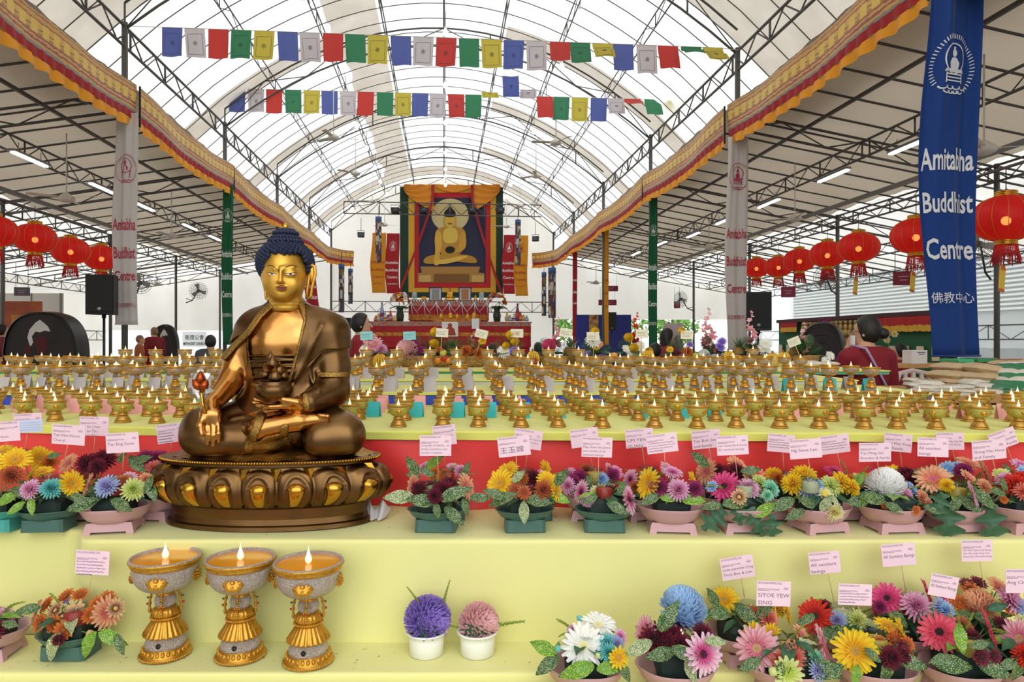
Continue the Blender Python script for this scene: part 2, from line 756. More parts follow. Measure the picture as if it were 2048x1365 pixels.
# ---- walls
def cloth_wall(name, u0, w0, u1, w1, z0, z1, m, fold=.04, n=60, nz=8, zt=None):
    r = MB()
    du, dw = u1 - u0, w1 - w0
    ln = math.hypot(du, dw)
    nx, ny = -dw / ln, du / ln

    def fn(a, b):
        u, w = u0 + du * a, w0 + dw * a
        top = zt(u, w) if zt else z1
        f = fold * (math.sin(a * ln * 2.3 + math.sin(b * 3) * .7) + .5 * math.sin(a * ln * 5.1 + b * 2 + 1))
        return (u + nx * f, w + ny * f, z0 + (top - z0) * b)
    r.grid(fn, n, nz)
    return struct(name, r, m)


cloth_wall('wall_back', -HW, 38.0, HW, 38.0, 0.0, 9, canvas_w, .07, 70, 10, lambda u, w: zv(u) + .55)
cloth_wall('wall_back', HW, 38.2, 17.4, 38.2, 2.75, 5, canvas_w, .10, 60, 8, lambda u, w: za(u))
cloth_wall('wall_back', -17.4, 38.2, -HW, 38.2, 2.1, 5, canvas_w, .10, 60, 8, lambda u, w: za(u))
cloth_wall('wall_left', -17.5, -4.2, -17.5, 38.2, .0, 4.3, canvas_w, .05, 90, 6)
cloth_wall('wall_right', 17.5, -4.2, 17.5, 38.2, .0, 4.3, plastic_s, .06, 120, 8)
for sd in (-1, 1):
    cloth_wall('wall_front', sd * 5.6, -4.2, sd * 17.4, -4.2, 0, 6, canvas_a, .05, 50, 6)  # unseen canvas, added to keep sky light off the sides
    trim(truss_path([(sd * 17.4, 2, 1.6), (sd * 17.4, 38, 1.6)], .45, .025, .9))

# ---- outside: a louvred building, trees, a pale block
t = thing('building', 'pale grey building with rows of horizontal louvres beyond the clear plastic side wall', 'building', S(27, 22, 0), TH)
ob('facade', MB().box((3, 0, 4), (6, 60, 8)), mat('pale_wall', '#c9cbca', .8), t)
b = MB()
for i in range(16):
    b.box((-.1, 0, 3.1 + i * .22), (.25, 60, .1))
ob('louvre', b, mat('white_louvre', '#f1f1ef', .5), t)
ob('dark_base', MB().box((-.06, 0, .6), (.1, 60, 1.2)), mat('grey_base', '#8e9294', .8), t)
t = thing('building', 'white low building with pale blue panels beyond the left back wall', 'building', S(-14, 50, 0), TH)
ob('facade', MB().box((0, 0, 2.5), (22, 4, 5)), mat('white_wall', '#e6ebee', .7), t)
ob('blue_panel', MB().box((6, -2.05, 1.6), (3, .1, 2.2)), mat('sky_blue_panel', '#5b86c4', .6), t)
ob('red_fascia', MB().box((2, -2.05, 3.2), (8, .1, .35)), mat('red_fascia', '#c97e76', .6), t)
leafg = mat('tree_leaf', '#5d8a3a', .7, col2='#86b25a', var=.2, vscale=3)
bark = mat('bark', '#5b4a3a', .9)
for i, (u, w, h) in enumerate(((9, 47, 4.8), (12.5, 50, 5.5), (6.8, 52, 5.2), (16, 48, 4.6))):
    t = thing('tree', 'green leafy tree outside the back wall, %s from the left' % ORD[[1, 2, 0, 3][i]], 'tree', S(u, w, 0), TH)
    ob('trunk', MB().tube([(0, 0, 0), (.1, 0, h * .5), (0, .1, h * .8)], [.18, .14, .08], 7), bark, t)
    b = MB()
    for _ in range(420):
        a, e, q = RND.uniform(0, 2 * PI), RND.uniform(-.9, 1), RND.uniform(.5, 1)
        rr = h * .42 * q * math.sqrt(max(0, 1 - e * e * .8))
        c = Vector((rr * math.cos(a), rr * math.sin(a), h * .62 + e * h * .4 * q))
        s = RND.uniform(.16, .3)
        M_ = Matrix.Translation(c) @ Euler((RND.uniform(0, 6), RND.uniform(0, 6), 0)).to_matrix().to_4x4()
        b.add([(-s, 0, 0), (0, -s * .5, .05), (s, 0, 0), (0, s * .5, .05)], [(0, 1, 2, 3)], 0, True, M_)
    ob('foliage', b, leafg, t)

# ================================================================ valances
def brocade():
    m = bpy.data.materials.new('gold_brocade')
    nt, N, L, b = nodes(m)
    tc = N.new('ShaderNodeTexCoord')
    sp = N.new('ShaderNodeSeparateXYZ')
    L.new(tc.outputs['UV'], sp.inputs[0])

    def M(op, a, b2=None):
        n = N.new('ShaderNodeMath')
        n.operation = op
        for i, q in enumerate((a, b2)):
            if q is None:
                continue
            if isinstance(q, (int, float)):
                n.inputs[i].default_value = q
            else:
                L.new(q, n.inputs[i])
        return n.outputs[0]
    nz = N.new('ShaderNodeTexNoise')
    nz.inputs['Scale'].default_value = 9
    nz.inputs['Detail'].default_value = 6
    L.new(tc.outputs['UV'], nz.inputs['Vector'])
    wv = M('ABSOLUTE', M('SINE', M('MULTIPLY', sp.outputs[0], 11)))          # repeating arches
    jit = M('MULTIPLY', M('SUBTRACT', nz.outputs['Fac'], .5), .16)
    y = M('ADD', sp.outputs[1], jit)
    rp = N.new('ShaderNodeValToRGB')
    cr = rp.color_ramp
    cr.interpolation = 'CONSTANT'
    st = [(0, '#77736c'), (.09, '#c8982e'), (.17, '#97352a'), (.235, '#cf9f36'), (.30, '#a03a28'), (.36, '#a87420'), (.44, '#d4a428'),
          (.50, '#8f6c1c'), (.55, '#d9aa30'), (.70, '#a54222'), (.76, '#cc9c34'), (.86, '#b0602a'), (.91, '#cc9f42'), (.965, '#5d5b60')]
    cr.elements[0].position, cr.elements[0].color = 0, lin(st[0][1])
    cr.elements[1].position, cr.elements[1].color = st[1][0], lin(st[1][1])
    for p, c in st[2:]:
        e = cr.elements.new(p)
        e.color = lin(c)
    L.new(y, rp.inputs[0])
    mx = N.new('ShaderNodeMix')
    mx.data_type = 'RGBA'
    band = M('MULTIPLY', M('GREATER_THAN', sp.outputs[1], .38), M('LESS_THAN', sp.outputs[1], .72))
    arch = M('GREATER_THAN', M('ADD', wv, M('MULTIPLY', jit, 3)), .62)
    L.new(M('MULTIPLY', band, arch), mx.inputs[0])
    L.new(rp.outputs[0], mx.inputs[6])
    mx.inputs[7].default_value = lin('#e6bd3a')
    vo = N.new('ShaderNodeTexVoronoi')
    vo.inputs['Scale'].default_value = 26
    L.new(tc.outputs['UV'], vo.inputs['Vector'])
    mx2 = N.new('ShaderNodeMix')
    mx2.data_type = 'RGBA'
    L.new(M('MULTIPLY', M('LESS_THAN', vo.outputs['Distance'], .3), .3), mx2.inputs[0])
    L.new(mx.outputs[2], mx2.inputs[6])
    mx2.inputs[7].default_value = lin('#8a3a24')
    L.new(mx2.outputs[2], b.inputs['Base Color'])
    b.inputs['Roughness'].default_value = .55
    b.inputs['Sheen Weight'].default_value = .3
    return m


BROC = brocade()
redcl = mat('red_pleat_cloth', '#a01118', .75, sheen=.05)
orcl = mat('orange_frill_cloth', '#e8980f', .75, sheen=.05)


def grid_uv(name, fn, nu, nv, su, m, parent):
    mb = MB().grid(fn, nu, nv)
    me = mb.mesh(name, m)
    uv = me.uv_layers.new(name='UVMap')
    for p in me.polygons:
        for li in p.loop_indices:
            i = me.loops[li].vertex_index
            uv.data[li].uv = ((i % (nu + 1)) / nu * su, (i // (nu + 1)) / nv)
    return link(name, me, parent)


for sd in (-1, 1):
    for k in range(6):
        wa, wb = WK[k + 1] + .02, WK[k + 2] - .02
        ln = wb - wa
        inw = 1.2 if k == 5 else 0      # the last length turns inward along the end wall
        t = thing('valance', 'gold brocade valance, red and orange frill, %s side of nave, %s length from front' % (
            SIDE[sd], ORD[k]), 'valance', S(sd * (HW - .22), wa, 6.32), TH)

        def base(a, z, amp=0, fr=0, ph=0):
            sag = -.09 * math.sin(PI * a) - .010 * math.sin(a * 17 + k)
            x = -sd * (.035 * math.sin(a * 5 + k) + .014 * math.sin(a * 14 + z * 4) + amp * math.sin(a * fr + ph) + inw * max(0, a - .55) ** 2 * 4)
            return (x, a * ln, z + sag)
        grid_uv('brocade', lambda a, b: base(a, -.52 + .52 * b), 40, 6, ln, BROC, t)
        bs = base(0, 0)
        ob('black_strap', MB().box((bs[0] - sd * .02, bs[1] - .02, -.39), (.03, .03, .76)), black, t)
        ob('red_pleat', MB().grid(lambda a, b: base(a, -.66 + .15 * b - .008 * math.sin(a * 60), .016 * (1.2 - b), ln * 24, 0), 220, 2), redcl, t)
        ob('orange_frill', MB().grid(lambda a, b: base(a, -.82 + .165 * b + .016 * math.sin(a * ln * 9) * (1 - b), .03 * (1.2 - b), ln * 15, .5), 200, 3), orcl, t)

# ================================================================ lamps and fans overhead
bulb_m = mat('bulb_glow', '#ffffff', .3, emit=9, ecol='#f4f8ff')
tube_m = mat('tube_glow', '#ffffff', .3, emit=5, ecol='#f2f8ff')


def bulb_proto(label, loc):
    t = thing('hanging_bulb', label, 'light bulb', loc, 0, 'bare bulbs under the vault')
    ob('bulb', MB().lathe([(0, -.1), (.045, -.085), (.07, -.045), (.072, -.01), (.055, .04), (.035, .07)], 12), bulb_m, t)
    ob('socket', MB().lathe([(.035, .07), (.04, .075), (.04, .14), (.012, .16), (.006, .17)], 10), white_pl, t)
    ob('cord', MB().tube([(0, 0, .16), (.01, 0, .55)], .008, 5), black, t)
    return t


ridge = [65, 122, 170, 213, 245, 278, 305, 338, 352, 370]
proto = None
for i, py in enumerate(ridge):
    d = 8.0 * F / (CY - py)
    lab = 'bare white bulb hanging below the ridge of the vault, %s from the front' % ORD[i]
    loc = P(891, py, d)
    proto = bulb_proto(lab, loc) if proto is None else dup(proto, loc, None, None, lab) and proto
for sd, lst in ((1, [(1160, 27), (1123, 133), (1092, 207), (1068, 262), (1048, 306), (1032, 342), (1021, 369), (1010, 394)]),
                (-1, [(606, 10), (655, 120), (690, 191), (714, 250), (733, 296), (750, 335), (761, 363), (774, 388)])):
    for i, (px, py) in enumerate(lst):
        d = 6.95 * F / (CY - py)
        dup(proto, P(px, py, d), None, None, 'bare white bulb hanging under the %s side of the vault, %s from the front' % (SIDE[sd], ORD[i]))

proto = None
fanw = mat('fan_white', '#d9d3c8', .5)
fans = [(667, 275, 19), (1112, 285, 19.5), (711, 347, 24), (1072, 352, 24), (745, 403, 30), (1040, 412, 30), (769, 450, 34), (1013, 453, 34),
        (133, 397, 14), (343, 472, 20), (312, 568, 30), (1968, 298, 9.6), (1590, 437, 16.5), (1418, 495, 24), (1192, 566, 34)]
fn_l = ['left half of the nave, nearest of four', 'right half of the nave, nearest of four', 'left half of the nave, second of four', 'right half of the nave, second of four',
        'left half of the nave, third of four', 'right half of the nave, third of four', 'left half of the nave, farthest of four',
        'right half of the nave, farthest of four', 'left aisle, nearest there', 'left aisle, middle of three', 'left aisle, farthest there',
        'right aisle beside the blue banner', 'right aisle above the lantern row', 'right aisle between the green and white banners', 'right aisle near the yellow banner']
for i, (px, py, d) in enumerate(fans):
    lab = 'white three-blade ceiling fan in the ' + fn_l[i]
    if proto is None:
        t = proto = thing('ceiling_fan', lab, 'fan', P(px, py, d), 0, 'ceiling fans')
        ob('motor', MB().lathe([(0, -.08), (.09, -.075), (.15, -.04), (.16, 0), (.13, .04), (.05, .1), (.02, .12)], 20), fanw, t)
        ob('rod', MB().tube([(0, 0, .1), (0, 0, 1.3)], .013, 6), fanw, t)
        for j in range(3):
            a = j * 2 * PI / 3 + .4
            M_ = Matrix.Rotation(a, 4, 'Z')
            b = MB().grid(lambda p, q: (.13 + p * .55, (q - .5) * (.09 + .05 * p), .01 + .03 * (q - .5)), 6, 2, M=M_)
            b.tube([(.1, 0, .0), (.2, 0, .0)], .02, 6, M=M_)
            o = ob('blade', b, fanw, t)
            md = o.modifiers.new('thickness', 'SOLIDIFY')
            md.thickness = .006
    else:
        dup(proto, P(px, py, d), (0, 0, i * .7), None, lab)

proto = None
tubes = [(60, 320, 14.7), (205, 378, 17.5), (290, 415, 20), (380, 455, 23.5), (430, 477, 26), (1820, 293, 13.7), (1666, 353, 16.2), (1537, 408, 19.4), (1448, 443, 22.3),
         (1386, 471, 25.2), (1322, 488, 27.5), (1272, 508, 30.5)]
for i, (px, py, d) in enumerate(tubes):
    lf = px < 900
    lab = 'white fluorescent tube light under the %s aisle truss, %s from the front' % ('left' if lf else 'right', ORD[i if lf else i - 5])
    if proto is None:
        t = proto = thing('tube_light', lab, 'light', P(px, py, d), TH, 'fluorescent tube lights')
        b = MB().box((0, 0, .05), (.13, 1.25, .05))
        b.tube([(0, -.4, .07), (0, -.4, .25)], .008, 5).tube([(0, .4, .07), (0, .4, .25)], .008, 5)
        ob('housing', b, mat('lamp_housing', '#9b9894', .5), t)
        for s in (-.03, .03):
            ob('tube', MB().tube([(s, -.6, 0), (s, .6, 0)], .018, 8), tube_m, t)
    else:
        dup(proto, P(px, py, d), (0, 0, TH), None, lab)
# ================================================================ the large seated statue
SHZ = CZ - .583          # upper shelf surface
R0 = Vector(((555 - CX) / F * 2.27, 2.27, SHZ))
K = 2.038
PXM = .0008


def SP(zx, zy, Y):
    v = P(zx / K + 300, zy / K + 420, 2.27 + Y) - R0
    return np.array((v.x, v.y, v.z))


def ZXY(p):
    x, y, z = p[..., 0] + R0.x, p[..., 1] + R0.y, p[..., 2] + R0.z
    return np.stack([((x / y * F + CX) - 300) * K, ((CY - (z - CZ) / y * F) - 420) * K], -1)


def zf0(zy, Y):
    return float(SP(520, zy, Y)[2])


def surfY(fn, zx, zy, y0=-.3, y1=.15, n=180):
    ys = np.linspace(y0, y1, n)
    pts = np.array([SP(zx, zy, y) for y in ys])
    d = fn(pts)
    i = np.argmax(d < 0)
    if not (d < 0).any():
        return None
    return ys[i] - (ys[1] - ys[0]) * .5


copper = mat('polished_copper_gold', '#cf9a5e', .2, 1., col2='#b8792f', var=.25, vscale=7, bump=.03, bscale=14)
bronze = mat('dark_bronze', '#7a5a38', .33, 1., col2='#5d452c', var=.25, vscale=9, bump=.04, bscale=25)
bronze2 = mat('brown_bronze', '#80603c', .34, 1., col2='#654a2d', var=.25, vscale=8, bump=.05, bscale=18)
goldm = mat('matte_gold', '#d9a645', .42, .85, coat=.1)
goldp = mat('polished_gold', '#d7a843', .22, 1., col2='#b9822a', var=.3, vscale=12)
goldt = mat('engraved_gold', '#b08a48', .36, 1., bump=.3, bscale=520, col2='#7d5f30', var=.14, vscale=200)
navy = mat('navy_hair', '#222a44', .55, spec=.4)
copred = mat('red_copper', '#b5551f', .25, .8, col2='#8f3a14', var=.3, vscale=20)
silv = mat('tarnished_silver', '#b9b0a6', .3, 1.)

statue = thing('seated_statue', 'large gilded bronze seated statue on a lotus base, navy curled hair, on the yellow shelf', 'statue', R0)


def arm_r(p):
    d = sd_rc(p, SP(418, 500, .03), SP(352, 640, .02), .052, .040)
    d = smin(d, sd_rc(p, SP(352, 640, .02), SP(330, 700, -.01), .040, .039), .02)
    d = smin(d, sd_rc(p, SP(330, 705, -.01), SP(245, 800, -.125), .039, .027), .015)
    return d


def hand_r(p):
    d = sd_rc(p, SP(246, 795, -.125), SP(248, 835, -.15), .026, .028)
    d = smin(d, sd_box(p, SP(246, 850, -.16), (.032, .012, .024), .012), .012)
    for (x0, x1, y1, r) in ((212, 207, 915, .0078), (234, 235, 953, .0084), (257, 258, 960, .0084), (279, 280, 945, .0078)):
        k = sd_rc(p, SP(x0, 880, -.165), SP((x0 + x1) / 2, (880 + y1) / 2, -.176), r, r)
        k = smin(k, sd_rc(p, SP((x0 + x1) / 2, (880 + y1) / 2, -.176), SP(x1, y1, -.172), r, r * .8), .003)
        d = smin(d, k, .0035)
    k = sd_rc(p, SP(222, 835, -.165), SP(205, 880, -.185), .012, .0105)
    k = smin(k, sd_rc(p, SP(205, 880, -.185), SP(212, 915, -.19), .0105, .008), .005)
    return smin(d, k, .008)


def arm_l(p):
    d = sd_rc(p, SP(728, 510, .03), SP(748, 640, .02), .058, .046)
    d = smin(d, sd_rc(p, SP(748, 640, .02), SP(745, 735, -.0), .046, .046), .02)
    d = smin(d, sd_rc(p, SP(745, 740, -.0), SP(650, 785, -.10), .045, .031), .02)
    return d


def hand_l(p):
    d = sd_rc(p, SP(650, 785, -.10), SP(610, 792, -.12), .028, .024)
    d = smin(d, sd_rc(p, SP(605, 795, -.125), SP(555, 803, -.125), .024, .018), .012)
    for (x1, y1, yy, r) in ((425, 772, -.10, .0085), (420, 786, -.115, .0085), (436, 800, -.13, .0085), (462, 812, -.145, .008)):
        k = sd_rc(p, SP(560, 800, yy - .005), SP(490, 803, yy - .004), r + .002, r)
        k = smin(k, sd_rc(p, SP(490, 803, yy - .004), SP(x1, y1, yy), r, r * .75), .004)
        d = smin(d, k, .007)
    k = sd_rc(p, SP(600, 785, -.145), SP(545, 775, -.155), .012, .010)
    k = smin(k, sd_rc(p, SP(545, 775, -.155), SP(508, 764, -.15), .010, .007), .005)
    return smin(d, k, .008)


def trunk(p):
    d = sd_ell(p, SP(560, 545, .035), (.142, .088, .125))
    d = smin(d, sd_rc(p, SP(445, 478, .04), SP(705, 485, .04), .055, .06), .05)
    d = smin(d, sd_ell(p, SP(555, 690, .03), (.125, .085, .125)), .05)
    d = smin(d, sd_ell(p, SP(545, 830, .03), (.185, .105, .075)), .05)
    d = smin(d, sd_rc(p, SP(560, 440, .04), SP(558, 385, .03), .06, .046), .04)
    # pectorals
    d = smin(d, sd_ell(p, SP(495, 540, -.015), (.055, .04, .045)), .03)
    d = smin(d, sd_ell(p, SP(600, 540, -.015), (.055, .04, .045)), .03)
    return d


def upper(p):
    d = trunk(p)
    d = smin(d, arm_r(p), .02)
    return smin(d, arm_l(p), .025)


def legs(p):
    d = sd_rc(p, SP(420, 860, .03), SP(222, 905, -.07), .078, .063)
    d = smin(d, sd_rc(p, SP(215, 890, -.05), SP(200, 930, -.09), .058, .05), .03)
    d = smin(d, sd_rc(p, SP(640, 860, .03), SP(770, 905, -.06), .075, .066), .03)
    d = smin(d, sd_rc(p, SP(700, 930, -.095), SP(800, 925, -.075), .054, .055), .03)
    d = smin(d, sd_rc(p, SP(260, 935, -.10), SP(470, 935, -.085), .052, .05), .03)
    d = smin(d, sd_ell(p, SP(490, 890, .0), (.2, .1, .07)), .03)
    return d


def shin(p):      # bare gilded shin and foot crossing over the lap
    d = smin(sd_rc(p, SP(380, 908, -.085), SP(450, 893, -.128), .034, .036), sd_rc(p, SP(450, 893, -.128), SP(600, 862, -.125), .036, .03), .01)
    d = smin(d, sd_rc(p, SP(600, 862, -.12), SP(715, 852, -.11), .026, .018), .02)
    d = smin(d, sd_rc(p, SP(350, 855, -.03), SP(560, 838, -.085), .03, .027), .02)
    for i in range(5):
        d = smin(d, sd_rc(p, SP(690, 838 + i * 4, -.125 + i * .012), SP(725 - i * 2, 842 + i * 4, -.13 + i * .012), .0075, .0065), .004)
    return d


def robe_open(p):
    q = ZXY(p)
    ch = [(486, 385), (630, 380), (632, 450), (606, 560), (582, 650), (566, 720), (428, 720), (412, 640), (402, 575), (400, 510), (440, 440)]
    ar = [(402, 492), (392, 560), (396, 640), (378, 720), (300, 840), (60, 1000), (60, 700), (270, 600), (338, 530)]
    return np.minimum(sd_poly(q, ch), sd_poly(q, ar)) * PXM


LO, HI = (-.36, -.21, .18), (.32, .19, .80)
body_f = lambda p: np.minimum(smin(smin(upper(p), hand_r(p), .008), hand_l(p), .008), shin(p))
o = link('body', net_mesh('body', body_f, (-.36, -.22, .24), (.32, .16, .76), .003, copper, 1), statue)
o['label'] = 'polished copper-gold bare chest, arms, hands and shin'


def robe_f(p):
    d = upper(p)
    q = ZXY(p)
    # folds that run from the shoulder to the lap
    for ln, r in (([(480, 400), (400, 480), (330, 560)], .004), ([(780, 560), (700, 575), (640, 640), (585, 700)], .004),
                  ([(760, 480), (690, 540), (620, 640)], .004), ([(660, 700), (650, 640), (690, 590)], .005), ([(690, 740), (680, 660)], .004),
                  ([(406, 500), (410, 600), (425, 690), (470, 730)], .005)):
        d = d - r * np.exp(-(sd_line(q, ln) / 9.0) ** 2)
    return np.maximum(d - .006, -robe_open(p))


ob_r = link('robe', net_mesh('robe', robe_f, LO, HI, .0033, bronze, 1), statue)


def shawl_f(p):
    q = ZXY(p)
    poly = [(630, 380), (690, 395), (830, 450), (830, 566), (705, 574), (655, 622), (600, 690), (562, 724), (584, 655), (608, 560), (634, 450)]
    d = upper(p) - .014 - .004 * np.exp(-(sd_line(q, [(700, 470), (640, 600), (590, 690)]) / 12.0) ** 2)
    return np.maximum(d, sd_poly(q, poly) * PXM)


o = link('shawl', net_mesh('shawl', shawl_f, LO, HI, .0033, bronze, 1), statue)


def trim_f(p):
    q = ZXY(p)
    u = upper(p)
    ds = np.full(u.shape, 9.)
    for ln, w in (([(622, 385), (640, 450), (615, 560), (590, 650), (574, 715)], 15), ([(487, 392), (445, 432), (398, 500), (345, 552), (300, 600)], 13),
                  ([(690, 672), (800, 672)], 11), ([(418, 715), (500, 728), (560, 724)], 9), ([(632, 760), (640, 810)], 13)):
        ds = np.minimum(ds, (sd_line(q, ln) - w) * PXM)
    d = np.maximum(u - .0120, ds)
    return d


o = link('robe_trim', net_mesh('robe_trim', trim_f, LO, HI, .003, goldt, 1), statue)
o['label'] = 'engraved gold band along the robe edge'


def belt_f(p):
    q = ZXY(p)
    pl = sd_poly(q, [(402, 592), (600, 590), (575, 712), (418, 712)]) * PXM
    rip = .0022 * np.sin(q[..., 1] / 3.6) + .002 * np.sin(q[..., 1] / 8.0 + q[..., 0] / 40)
    return np.maximum(trunk(p) - .006 - rip, pl)


o = link('waist_band', net_mesh('waist_band', belt_f, (-.2, -.15, .4), (.15, .1, .65), .0032, bronze, 0), statue)


def lower_f(p):
    q = ZXY(p)
    d = legs(p) - .004
    for ln in ([(440, 850), (410, 910), (380, 985)], [(560, 890), (575, 950), (640, 985)], [(330, 850), (380, 840)]):
        d = d - .004 * np.exp(-(sd_line(q, ln) / 7.0) ** 2)
    fl = SP(490, 985, -.1)[2] - .012
    return np.maximum(d, fl - p[..., 2])


o = link('lower_robe', net_mesh('lower_robe', lower_f, (-.36, -.21, .19), (.34, .19, .46), .0045, bronze2, 1), statue)


def hem_f(p):
    q = ZXY(p)
    ds = np.minimum(sd_line(q, [(452, 838), (430, 900), (400, 970)]) - 19, sd_line(q, [(548, 890), (545, 930), (575, 985)]) - 17) * PXM
    ds = np.minimum(ds, sd_poly(q, [(400, 975), (470, 925), (540, 910), (580, 985)]) * PXM)
    return np.maximum(smin(legs(p), shin(p), .01) - .0085, ds)


o = link('robe_hem', net_mesh('robe_hem', hem_f, (-.2, -.21, .19), (.15, .1, .46), .0042, goldt, 1), statue)
o['label'] = 'engraved gold hem falling over the lap'
zt = SP(490, 985, -.14)[2]
zpad = zf0(1026, -.14)


def pad(a, b):
    w = 1 + .014 * math.sin(a * 2 * PI * 17) + .01 * math.sin(a * 2 * PI * 29)
    k = b if b < .86 else .86 + (b - .86) * 1.0
    z = zt - .006 - .004 * b if b < .86 else (zt - .010) + (zpad + .002 - zt + .010) * ((b - .86) / .14) ** .7
    return (.325 * k * math.cos(a * 2 * PI) * (w if b > .8 else 1), .150 * k * math.sin(a * 2 * PI) * (w if b > .8 else 1), z + .002 * math.sin(a * 2 * PI * 23) * (b > .7))


o = ob('seat_cloth', MB().grid(pad, 160, 22), mat('pad_bronze', '#94713c', .33, 1., bump=.2, bscale=60), statue, (-.014, 0, 0))

# ---- head
HC = SP(550, 262, .0)


def face_f(p):
    d = sd_ell(p, SP(551, 238, .012), (.0695, .086, .078))
    d = smin(d, sd_ell(p, SP(546, 292, -.002), (.0635, .074, .066)), .03)
    d = smin(d, sd_ell(p, SP(540, 348, -.046), (.026, .026, .018)), .03)
    # cheeks
    d = smin(d, sd_ell(p, SP(503, 305, -.048), (.024, .020, .026)), .025)
    d = smin(d, sd_ell(p, SP(578, 305, -.048), (.026, .020, .026)), .025)
    # nose
    n = sd_rc(p, SP(533, 236, -.079), SP(531, 290, -.095), .0045, .0075)
    n = smin(n, sd_rc(p, SP(522, 295, -.084), SP(543, 295, -.084), .0055, .0055), .005)
    d = smin(d, n, .006)
    # brows and lids
    d = smin(d, sd_rc(p, SP(486, 234, -.060), SP(514, 240, -.073), .006, .006), .014)
    d = smin(d, sd_rc(p, SP(552, 240, -.074), SP(584, 234, -.064), .006, .005), .016)
    d = smin(d, sd_ell(p, SP(498, 260, -.064), (.018, .012, .011)), .006)
    d = smin(d, sd_ell(p, SP(571, 260, -.0655), (.020, .012, .011)), .009)
    # lips
    d = smin(d, sd_ell(p, SP(536, 315, -.081), (.018, .008, .0042)), .004)
    d = smin(d, sd_ell(p, SP(536, 324, -.079), (.015, .0085, .0048)), .004)
    # neck with creases
    nk = sd_rc(p, SP(556, 385, .01), SP(552, 330, .012), .054, .05)
    q = ZXY(p)
    for y in (378, 392):
        nk = nk + .0016 * np.exp(-((q[..., 1] - y) / 3.0) ** 2)
    d = smin(d, nk, .012)
    fl = SP(556, 412, -.03)[2]
    return np.maximum(d, fl - p[..., 2])


o = link('head', net_mesh('head', face_f, (-.09, -.13, .66), (.16, .13, 1.0), .0026, goldm, 1), statue)
o['label'] = 'matte gold face with half closed eyes'


def on_face(zx, zy, lift=.0012):
    y = surfY(face_f, zx, zy, -.14, .1, 240)
    return tuple(SP(zx, zy, (0 if y is None else y) - lift))


def face_line(pts, r, mb, n=16):
    ps = []
    for (a, b) in zip(pts[:-1], pts[1:]):
        for i in range(6):
            ps.append(on_face(a[0] + (b[0] - a[0]) * i / 6, a[1] + (b[1] - a[1]) * i / 6))
    ps.append(on_face(*pts[-1]))
    k = len(ps)
    mb.tube(ps, [r * (.35 + .65 * math.sin(PI * i / (k - 1))) for i in range(k)], 6)


def face_patch(poly, mb, lift=.0009):
    """small filled patch lying on the face"""
    cx, cy = sum(p[0] for p in poly) / len(poly), sum(p[1] for p in poly) / len(poly)
    vs = [on_face(cx, cy, lift)]
    n = len(poly)
    for s in (.5, 1):
        vs += [on_face(cx + (x - cx) * s, cy + (y - cy) * s, lift) for x, y in poly]
    fs = [(0, 1 + i, 1 + (i + 1) % n) for i in range(n)]
    fs += [(1 + i, 1 + n + i, 1 + n + (i + 1) % n, 1 + (i + 1) % n) for i in range(n)]
    mb.add(vs, fs)


line_m = mat('painted_line', '#3a2413', .6)
b = MB()
face_line([(475, 231), (481, 228), (490, 226), (500, 228.5), (510, 235), (518, 244), (525, 254)], .0011, b)
face_line([(542, 250), (547, 241), (556, 233), (568, 228.5), (581, 226.5), (592, 228.5), (602, 233)], .0011, b)
ob('eyebrow', b, line_m, statue)
ew = mat('eye_white', '#efe6d8', .4)
for (pl, ir, lid) in (([(480, 257), (490, 258), (502, 260), (516, 264), (505, 267), (490, 265)], (497, 260), [(477, 255), (488, 256.5), (502, 258.5), (519, 264)]),
                      ([(550, 262), (566, 260), (582, 258), (598, 256), (586, 265), (565, 267)], (573, 261), [(547, 261.5), (564, 258.5), (582, 256.5), (601, 254)])):
    b = MB()
    face_patch(pl, b, .0016)
    e = ob('eye', b, ew, statue)
    b = MB()
    face_patch([(ir[0] + 6 * math.cos(a), ir[1] + 1 + 3.4 * math.sin(a)) for a in [i * PI / 4 for i in range(8)]], b, .0021)
    ob('iris', b, line_m, e)
    b = MB()
    face_line(lid, .001, b)
    ob('eyelid_line', b, line_m, e)
b = MB()
face_patch([(515, 314), (526, 311.5), (536, 313.5), (546, 311.5), (560, 313), (555, 322), (545, 328), (533, 328.5), (521, 322)], b, .0017)
lip = ob('lips', b, mat('dull_red_lip', '#8a4a33', .45), statue)
b = MB()
face_line([(514, 315), (526, 316.5), (537, 317.5), (548, 316), (561, 313.5)], .0009, b)
ob('lip_line', b, line_m, lip)
for pts, c in (([(455, 238), (449, 246), (456, 275), (466, 300), (472, 340), (474, 362), (481, 368), (487, 358), (486, 330), (480, 300), (474, 280), (470, 262)], (464, 262)),
               ([(645, 232), (658, 225), (672, 232), (674, 262), (667, 292), (660, 318), (656, 352), (647, 366), (638, 362), (640, 330), (645, 300), (646, 270)], (660, 258))):
    b = MB()
    b.tube([SP(x, y, .005) for x, y in pts], .0052, 8, closed=True)
    cc = SP(c[0], c[1], .012)
    b.ball(cc, (.011, .008, .034), 12)
    ob('ear', b, goldm, statue)

